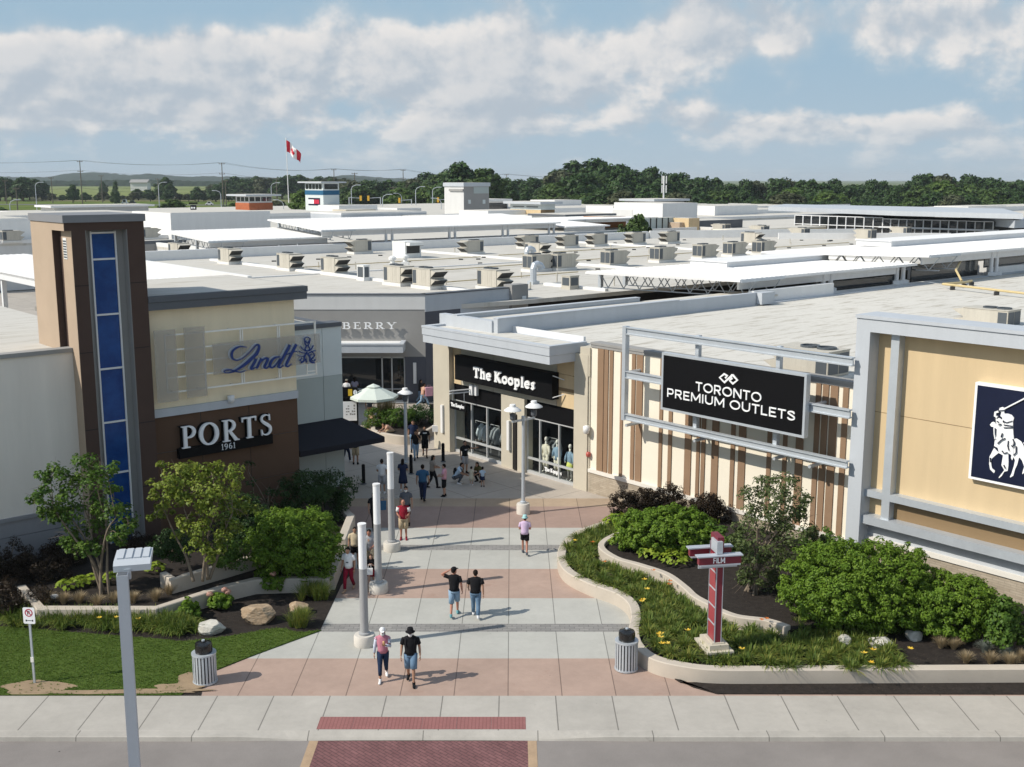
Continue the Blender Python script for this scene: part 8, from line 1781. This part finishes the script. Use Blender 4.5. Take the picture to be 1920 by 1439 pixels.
for px, y, k, lab in ((868, 316, 0, 'tall dark tree rising behind the grey cube tower, left crown'), (893, 320, 1, 'paler tall tree rising behind the grey cube tower, right crown'), (845, 331, 0, 'dark tree left of the grey cube tower'), (910, 334, 1, 'pale tree at the right edge of the grey cube tower')): plant(px, y, 430, lab, 'trees by the grey tower', k=k, wide=1.15, rs=rs)
x = 640
for row, (D, yo, st, nm) in enumerate(((640, 0, 20, 'dark tree of the middle wood behind the blue banded tower'), (540, 14, 28, 'lighter tree in front of the middle wood by the traffic lights'))):
    x = 645
    while x < 1035:
        y = np.interp(x, [640, 680, 720, 760, 800, 830, 900, 930, 970, 1010, 1035], [337, 338, 344, 338, 332, 330, 338, 341, 340, 339, 340])+yo; plant(x, y+rs.uniform(-3, 4), D+rs.uniform(-20, 20), nm, 'middle wood row %s' % ('behind' if row == 0 else 'in front'), k=rs.choice([0, 2, 3, 1]) if row == 0 else rs.choice([1, 4, 0, 2]), wide=1.25, rs=rs); x += rs.uniform(.7, 1.25)*st
x = 395
while x < 650:
    plant(x, np.interp(x, [395, 430, 480, 520, 560, 650], [348, 338, 332, 331, 334, 336])+rs.uniform(-2, 5), 900+rs.uniform(-40, 40), 'dark tree of the wood behind the flagpole', 'wood behind the flagpole', k=rs.choice([0, 2, 3]), wide=1.3, rs=rs); x += rs.uniform(9, 15)
x = -10
while x < 82:
    plant(x, np.interp(x, [0, 40, 75], [333, 338, 341])+rs.uniform(-2, 6), 820+rs.uniform(-30, 30), 'dark tree of the wood at the far left edge', 'wood at the left edge', k=rs.choice([0, 2]), wide=1.3, rs=rs); x += rs.uniform(8, 13)
x = 86
while x < 460:
    plant(x, 359+rs.uniform(-4, 5)+(3 if x < 240 else 0), 800+rs.uniform(-30, 30), 'small tree in the hedge line across the left fields', 'hedge line trees', k=rs.choice([0, 2, 3]), wide=1.5, rs=rs); x += rs.choice([9, 12, 16, 22])
for px, y, D, lab, kd, w in ((218, 343, 700, 'dark pointed fir standing alone right of the tall left pole', 'fir', .9), (137, 349, 720, 'dark round tree standing in the left hedge line', 'broad', .9), (310, 337, 780, 'tall dark tree beside the left street light', 'broad', 1.0), (405, 351, 760, 'dark round tree at the right end of the left hedge line', 'broad', 1.2), (372, 353, 760, 'dark tree next to the round one in the left hedge line', 'broad', 1.1), (195, 343, 1100, 'small round tree out in the pale field', 'broad', .7), (960, 345, 470, 'dark conifer right of the grey cube tower', 'fir', 1.1), (985, 356, 450, 'lower conifer further right of the grey cube tower', 'fir', 1.3)): plant(px, y, D, lab, 'lone trees beyond the mall', kd, None if kd == 'fir' else 0, w, rs)
for px, y, D, k, lab, w in ((580, 357, 330, 4, 'bright green tree directly left of the blue banded tower', 1.0), (1187, 404, 178, 1, 'small green tree growing between the roofs next to the orange timber box', .65), (325, 374, 420, 1, 'green bush in the meadow left of the dark floodlight cluster', 1.6), (435, 380, 420, 1, 'green bush at the foot of the second tall pole', 1.6), (8, 392, 330, 0, 'dark bush at the left edge of the meadow', 1.5), (520, 376, 420, 3, 'olive bush right of the orange pavilion', 1.6), (735, 370, 420, 4, 'bright tree behind the traffic lights', 1.3)): plant(px, y, D, lab, 'single trees near the mall', 'broad', k, w, rs)
# hills and fields
def hills(name, pts, D, depth, m, seed, rough):
    r = random.Random(seed); mb = MB(); X = np.linspace(-700, 2600, 420); px_, py_ = zip(*pts); z = np.interp(X, px_, py_); vs = []
    n2 = 8
    for j in range(n2+1):
        for x, yy in zip(X, z):
            d = D+depth*j/n2; k = math.sin(min(1, (j+.0)/5)*math.pi/2) if j <= 5 else 1-(j-5)/5
            vs.append(((x-960)/F*d, d, max(-1, (horizon_z(yy, D))*k+(r.uniform(-rough, rough) if j else 0)-(0 if j else 1))))
    n = len(X); mb.add(vs, [(j*n+i, j*n+i+1, (j+1)*n+i+1, (j+1)*n+i) for j in range(n2) for i in range(n-1)]); build(name, mb, m, kind='structure')
def hill_mat(name, a, b_, c):
    m, nt, N, L, b = nodes(name); P = pos(N); n1 = noise(N, L, P, .018, 8, .8); n2 = noise(N, L, P, .0022, 4, .6)
    q = mix(N, L, rng(N, L, n1, .38, .62, 0, 1), a, b_); q = mix(N, L, rng(N, L, n2, .58, .68, 0, .8), q, c); L(q, b.inputs['Base Color']); b.inputs['Roughness'].default_value = 1; b.inputs['Specular IOR Level'].default_value = 0; return m
hills('hills', [(-700, 326), (0, 328), (60, 333), (105, 331), (130, 326), (165, 322), (200, 321.5), (238, 325), (255, 327.5), (290, 324.5), (318, 327), (345, 331), (400, 330), (450, 331), (520, 333), (600, 335), (640, 329), (662, 327), (700, 331), (750, 335), (820, 338), (950, 340), (1200, 347), (2600, 348)], 4300, 1500, hill_mat('wooded_hill', (.010, .022, .010), (.024, .042, .016), (.05, .07, .03)), 3, 2.6)
hills('hills', [(-700, 335), (0, 336), (80, 341), (130, 340), (240, 338), (330, 338), (400, 341), (640, 341), (1000, 344), (1250, 352), (2600, 352)], 2500, 600, hill_mat('wooded_rise', (.008, .018, .007), (.020, .036, .012), (.03, .045, .02)), 4, 2.2)
def field(pts, z, c1, c2, name='field'):
    mb = MB(); mb.sheet(pts, z); m, nt, N, L, b = nodes('crop_'+name); P = pos(N); n1 = noise(N, L, P, .02, 5, .6); L(mix(N, L, rng(N, L, n1, .35, .65, 0, 1), c1, c2), b.inputs['Base Color']); b.inputs['Roughness'].default_value = 1; b.inputs['Specular IOR Level'].default_value = 0; build('field', mb, m, kind='structure')
gz = lambda y: CAMH*F/(y-337)
fx = lambda px, D: ((px-960)/F*D, D)
field([fx(40, 1000), fx(520, 1000), fx(470, 2450), fx(60, 2450)], -.10, (.15, .19, .065), (.22, .24, .10), 'pale'); field([fx(70, 830), fx(420, 830), fx(420, 985), fx(70, 985)], -.12, (.06, .065, .04), (.085, .085, .05), 'dark')
field([fx(-400, 560), fx(430, 560), fx(470, 780), fx(-400, 780)], -.12, (.085, .135, .03), (.14, .17, .055), 'meadow'); field([fx(-400, 782), fx(600, 782), fx(600, 815), fx(-400, 815)], -.11, (.24, .21, .12), (.17, .17, .08), 'verge')
field([fx(930, 560), fx(1150, 560), fx(1150, 1500), fx(930, 1500)], -.1, (.19, .21, .085), (.25, .25, .12), 'gold')
mb = MB(); mb.sheet([fx(-400, 690), fx(900, 640), fx(900, 660), fx(-400, 712)], -.09); build('far_road', mb, mat('far_asphalt', (.12, .12, .125), .9), kind='structure')
# poles and cables
poles = [(-230, 296, 640), (168, 303, 640), (428, 307, 620), (633, 318, 720), (760, 319, 740), (921, 328, 900), (950, 327.5, 900), (1200, 333, 1000)]
tops = []
labs = ['utility pole off the left edge', 'tallest wooden utility pole above the left hedge line', 'tall wooden utility pole left of the flagpole', 'wooden utility pole above the blue banded tower', 'wooden utility pole above the traffic lights', 'wooden utility pole just right of the grey cube tower', 'wooden utility pole second right of the grey cube tower', 'far pole in the wood']
def upole(px, y, D, lab, arms=2):
    p = Vector(((px-960)/F*(D+2.6), D, 0)); zt = horizon_z(y, D); t = thing('utility_pole', p, lab, 'utility pole', 'wooden utility poles')
    mb = MB(); mb.tube([p+Vector((0, 0, -.3)), p+Vector((0, 0, zt))], [.34, .22], 8); build('pole', mb, M['wood'], t)
    for i in range(arms): mb = MB(); z = zt-.5-i*5.4; mb.box(p.x-1.6, p.x+1.6, p.y-.12, p.y+.12, z-.14, z+.14); [mb.box(p.x+k-.1, p.x+k+.1, p.y-.1, p.y+.1, z+.14, z+.6) for k in (-1.4, 0, 1.4)]; build('crossarm', mb, M['wood'], t)
    return p+Vector((0, 0, zt))
for (px, y, D), lab in zip(poles, labs): tops.append(upole(px, y, D, lab))
for px, y, D, lab in ((28, 338, 700, 'thin grey pole before the wood at the far left'), (113, 333, 720, 'thin pole left of the tallest one, behind the street light'), (205, 329, 740, 'thin pole between the tallest pole and the fir'), (309, 335, 720, 'thin pole beside the dark tree by the second street light'), (433, 338, 640, 'thin pole standing right beside the tall pole left of the flagpole'), (527, 334, 700, 'thin pole directly left of the flagpole'), (671, 325, 640, 'thin pole right of the blue banded tower'), (48, 352, 560, 'short pole in the meadow at the far left'), (742, 350, 560, 'short pole between the traffic lights')): upole(px, y, D, lab, 1)
CB = flat('cable', (.05, .05, .05), .6)
for off, dz, lab in (((-1.4, 0, 0), .2, 'upper left power cable strung along the tall utility poles'), ((1.4, 0, 0), .25, 'upper right power cable strung along the tall utility poles'), ((0, 0, -5.2), 0, 'middle power cable below the upper pair'), ((0, 0, -13.0), 0, 'low power cable crossing the wood'), ((0, 0, -15.0), 0, 'lowest power cable crossing the wood')):
    pts = []
    for a, b in zip(tops[:-1], tops[1:]):
        for i in range(12):
            u = i/12; q = a.lerp(b, u)+Vector(off); q.z += dz-2.4*4*u*(1-u)*min(1, (b-a).length/110); pts.append(q)
    mb = MB(); mb.tube(pts, .065, 4); tag(build('power_cable', mb, CB), lab, 'cable', 'power cables')
def cobra(px, y, D, dx, lab, ybase=None):
    zt = horizon_z(y, D); p = Vector(((px-960)/F*(D+2.6), D, 0)); t = thing('street_light', p, lab, 'street light', 'tall grey street lights beyond the mall')
    mb = MB(); mb.tube([p, p+Vector((0, 0, zt-1.2))], [.18, .11], 8); build('pole', mb, M['galv'], t)
    mb = MB(); mb.tube([p+Vector((0, 0, zt-1.3)), p+Vector((dx*.4, 0, zt-.5)), p+Vector((dx*1.5, 0, zt)), p+Vector((dx*2.4, 0, zt))], .09, 6); mb.box(p.x+dx*2.0-.1, p.x+dx*3.1+.1, p.y-.22, p.y+.22, zt-.08, zt+.12); build('arm', mb, M['galv'], t)
for a in ((85, 342, 420, 1, 'street light left of the tallest utility pole'), (311, 342, 420, 1, 'street light right of the fir'), (425, 357, 400, -1, 'low street light on the second tall pole'), (518, 343, 400, 1, 'street light directly left of the flagpole'), (665, 347, 380, 1, 'street light right of the blue banded tower'), (783, 350, 380, 1, 'street light left of the grey cube tower'), (814, 351, 400, 1, 'street light touching the grey cube tower on its left'), (757, 362, 420, -1, 'low street light among the traffic lights'), (722, 364, 360, 1, 'short square street light between the traffic lights'), (37, 374, 330, 1, 'short lamp post in front of the meadow at far left'), (540, 374, 330, -1, 'short lamp post left of the flagpole foot'), (830, 371, 330, -1, 'short lamp post before the grey cube tower')): cobra(*a)
SY = flat('signal_yellow', (.62, .36, .03), .5)
for px, y, dx, lab in ((682, 371, -1, 'yellow traffic light on a mast arm, first from the left'), (696, 371, 1, 'yellow traffic light on its own pole, second from the left'), (753, 375, 1, 'yellow traffic light on a long mast arm, third from the left'), (824, 374, 1, 'yellow traffic light just left of the grey cube tower')):
    D = 380; p = Vector(((px-960)/F*(D+2.6), D, 0)); z = horizon_z(y, D); t = thing('traffic_light', p, lab, 'traffic light', 'yellow traffic lights')
    mb = MB(); mb.box(p.x-.35, p.x+.35, p.y-.3, p.y+.3, z-.85, z+.85); build('signal_head', mb, SY, t)
    mb = MB(); mb.tube([p+Vector((dx*4, .5, 0)), p+Vector((dx*4, .5, z+.3))], .14, 6); mb.tube([p+Vector((dx*4, .5, z+.2)), p+Vector((0, .5, z))], .08, 6); build('mast', mb, M['galv'], t)
# phone mast
p = AtY(1244, 380, 300); t = thing('phone_mast', (p.x, 300, 7), 'white phone mast with panel antennas above the far roofs', 'mast'); z = horizon_z(329, 300)
mb = MB(); mb.tube([(p.x, 300, 7), (p.x, 300, z-.2)], [.25, .16], 8); build('pole', mb, M['white'], t)
for zz_ in (z-2.2, z-4.6):
    for k in (-.55, 0, .55): mb = MB(); mb.box(p.x+k-.14, p.x+k+.14, 299.4 if k else 300.3, 299.6 if k else 300.5, zz_, zz_+2.0); build('antenna', mb, M['white'], t)
# flag
D = 345; p = Vector(((543.5-960)/F*(D*cP+2.6), D, 0)); zt = horizon_z(264, D); t = thing('flagpole', p, 'tall white flagpole rising far above the roofs', 'flagpole')
mb = MB(); mb.tube([p, p+Vector((-.25, 0, zt))], [.16, .08], 10); build('pole', mb, M['white'], t); mb = MB(); mb.ell(p+Vector((-.25, 0, zt+.15)), (.2, .2, .2), 8, 6); build('finial', mb, M['white'], t)
nu, nv = 48, 24; L_, H_f = 6.2, 3.4; vs, fs, mi = [], [], []
leafp = [(0, .42), (.07, .26), (.15, .30), (.12, .06), (.24, .17), (.26, .10), (.38, .11), (.33, 0), (.37, -.05), (.20, -.20), (.22, -.27), (.02, -.24), (.02, -.42)]
leaf = [(x, y) for x, y in leafp]+[(-x, y) for x, y in reversed(leafp)]
for i in range(nu+1):
    for j in range(nv+1):
        u, v_ = i/nu, j/nv; x = u*L_*.60+.30*math.sin(u*9)*u; droop = 4.2*u**1.4; wv = math.sin(u*9-v_*1.6)*.75*u+.2*math.sin(u*17+v_*3)*u
        vs.append((p.x-.15+x+.25*v_*u, p.y+wv*1.6, zt-.35-(1-v_)*H_f*(1-.12*u)-droop+.35*math.sin(u*8+1)*u))
for i in range(nu):
    for j in range(nv):
        fs.append((i*(nv+1)+j, (i+1)*(nv+1)+j, (i+1)*(nv+1)+j+1, i*(nv+1)+j+1)); u, v_ = (i+.5)/nu, (j+.5)/nv
        mi.append(0 if (u < .25 or u > .75 or inside((u-.5)*2.1, (v_-.5)*1.05, leaf)) else 1)
fl_ = mesh_obj('flag', vs, fs, mi, [flat('flag_red', (.50, .012, .03), .8), flat('flag_white', (.75, .74, .74), .8)], None, True); tag(fl_, 'red and white maple leaf flag drooping from the tall white pole', 'flag')
# small things in the meadow
def car(px, y, D, col, lab, h=1.6):
    p = Vector(((px-960)/F*(D+2.6), D, -.1)); t = thing('parked_car', p, lab, 'car'); mb = MB()
    mb.box(p.x-2.2, p.x+2.2, p.y-.9, p.y+.9, p.z+.35, p.z+.95); mb.hexa([(p.x-1.5, p.y-.8, p.z+.95), (p.x+1.3, p.y-.8, p.z+.95), (p.x+1.3, p.y+.8, p.z+.95), (p.x-1.5, p.y+.8, p.z+.95), (p.x-1.0, p.y-.7, p.z+h), (p.x+.8, p.y-.7, p.z+h), (p.x+.8, p.y+.7, p.z+h), (p.x-1.0, p.y+.7, p.z+h)]); build('body', mb, flat('car_paint_%d' % px, col, .3), t)
    mb = MB(); mb.box(p.x-.95, p.x+.8, p.y-.83, p.y-.80, p.z+1.0, p.z+h-.1); build('window', mb, M['dglass'], t)
    for k in (-1.35, 1.35): mb = MB(); mb.tube([(p.x+k, p.y-.95, p.z+.34), (p.x+k, p.y+.95, p.z+.34)], .34, 12); build('wheel', mb, M['black'], t)
car(402, 376, 668, (.75, .75, .75), 'white car on the far road right of the dark floodlight cluster', 2.0); car(260, 372, 700, (.02, .02, .025), 'dark car on the far road above the white hall roof', 2.2); car(246, 372, 700, (.75, .75, .74), 'white van on the far road above the white hall roof', 2.8)
p = AtY(363, 395, 300); z = horizon_z(385, 300); t = thing('floodlight_cluster', (p.x, 300, 0), 'dark floodlight cluster on a short post in front of the meadow', 'floodlight'); mb = MB(); mb.tube([(p.x, 300, 0), (p.x, 300, z)], .15, 6); build('post', mb, M['dkgrey'], t)
mb = MB(); mb.box(p.x-.7, p.x+.7, 299.6, 300.4, z-1.1, z+.2); [mb.box(p.x+k-.2, p.x+k+.2, 299.7, 300.3, z+.6, z+.9) for k in (-.9, -.3, .3, .9)]; mb.box(p.x-1.1, p.x+1.1, 299.95, 300.05, z+.45, z+.62); build('housing', mb, M['black'], t)
for k in (-.3, .35): mb = MB(); mb.tube([(p.x+k, 299.55, z-.5), (p.x+k, 299.6, z-.5)], .25, 12); build('lens', mb, M['letter'], t)
p = AtY(262, 341, 1500); t = thing('barn', (p.x, 1500, 0), 'pale roofed barn far away below the wooded hill', 'barn'); zb = horizon_z(341, 1500); mb = MB(); mb.box(p.x-11, p.x+11, 1495, 1510, 0, zb-1); build('wall', mb, M['pale'], t); mb = MB(); mb.add([(p.x-12, 1493, zb-1), (p.x+12, 1493, zb-1), (p.x+12, 1502, zb+3), (p.x-12, 1502, zb+3), (p.x-12, 1511, zb-1), (p.x+12, 1511, zb-1)], [(0, 1, 2, 3), (3, 2, 5, 4), (0, 3, 4), (1, 5, 2)]); build('roof', mb, M['midgrey'], t)
# ------------------------------------------------------------------ summer haze over the countryside
hz = bpy.data.materials.new('summer_haze'); hz.use_nodes = True; nt = hz.node_tree; nt.nodes.clear()
vo = nt.nodes.new('ShaderNodeVolumePrincipled'); vo.inputs['Color'].default_value = (.80, .88, .95, 1); vo.inputs['Density'].default_value = 0.85e-4; vo.inputs['Anisotropy'].default_value = .0
ou = nt.nodes.new('ShaderNodeOutputMaterial'); nt.links.new(vo.outputs[0], ou.inputs['Volume'])
mb = MB(); mb.box(-9100, 9100, -420, 14100, -1.4, 75); build('haze', mb, hz, kind='stuff')
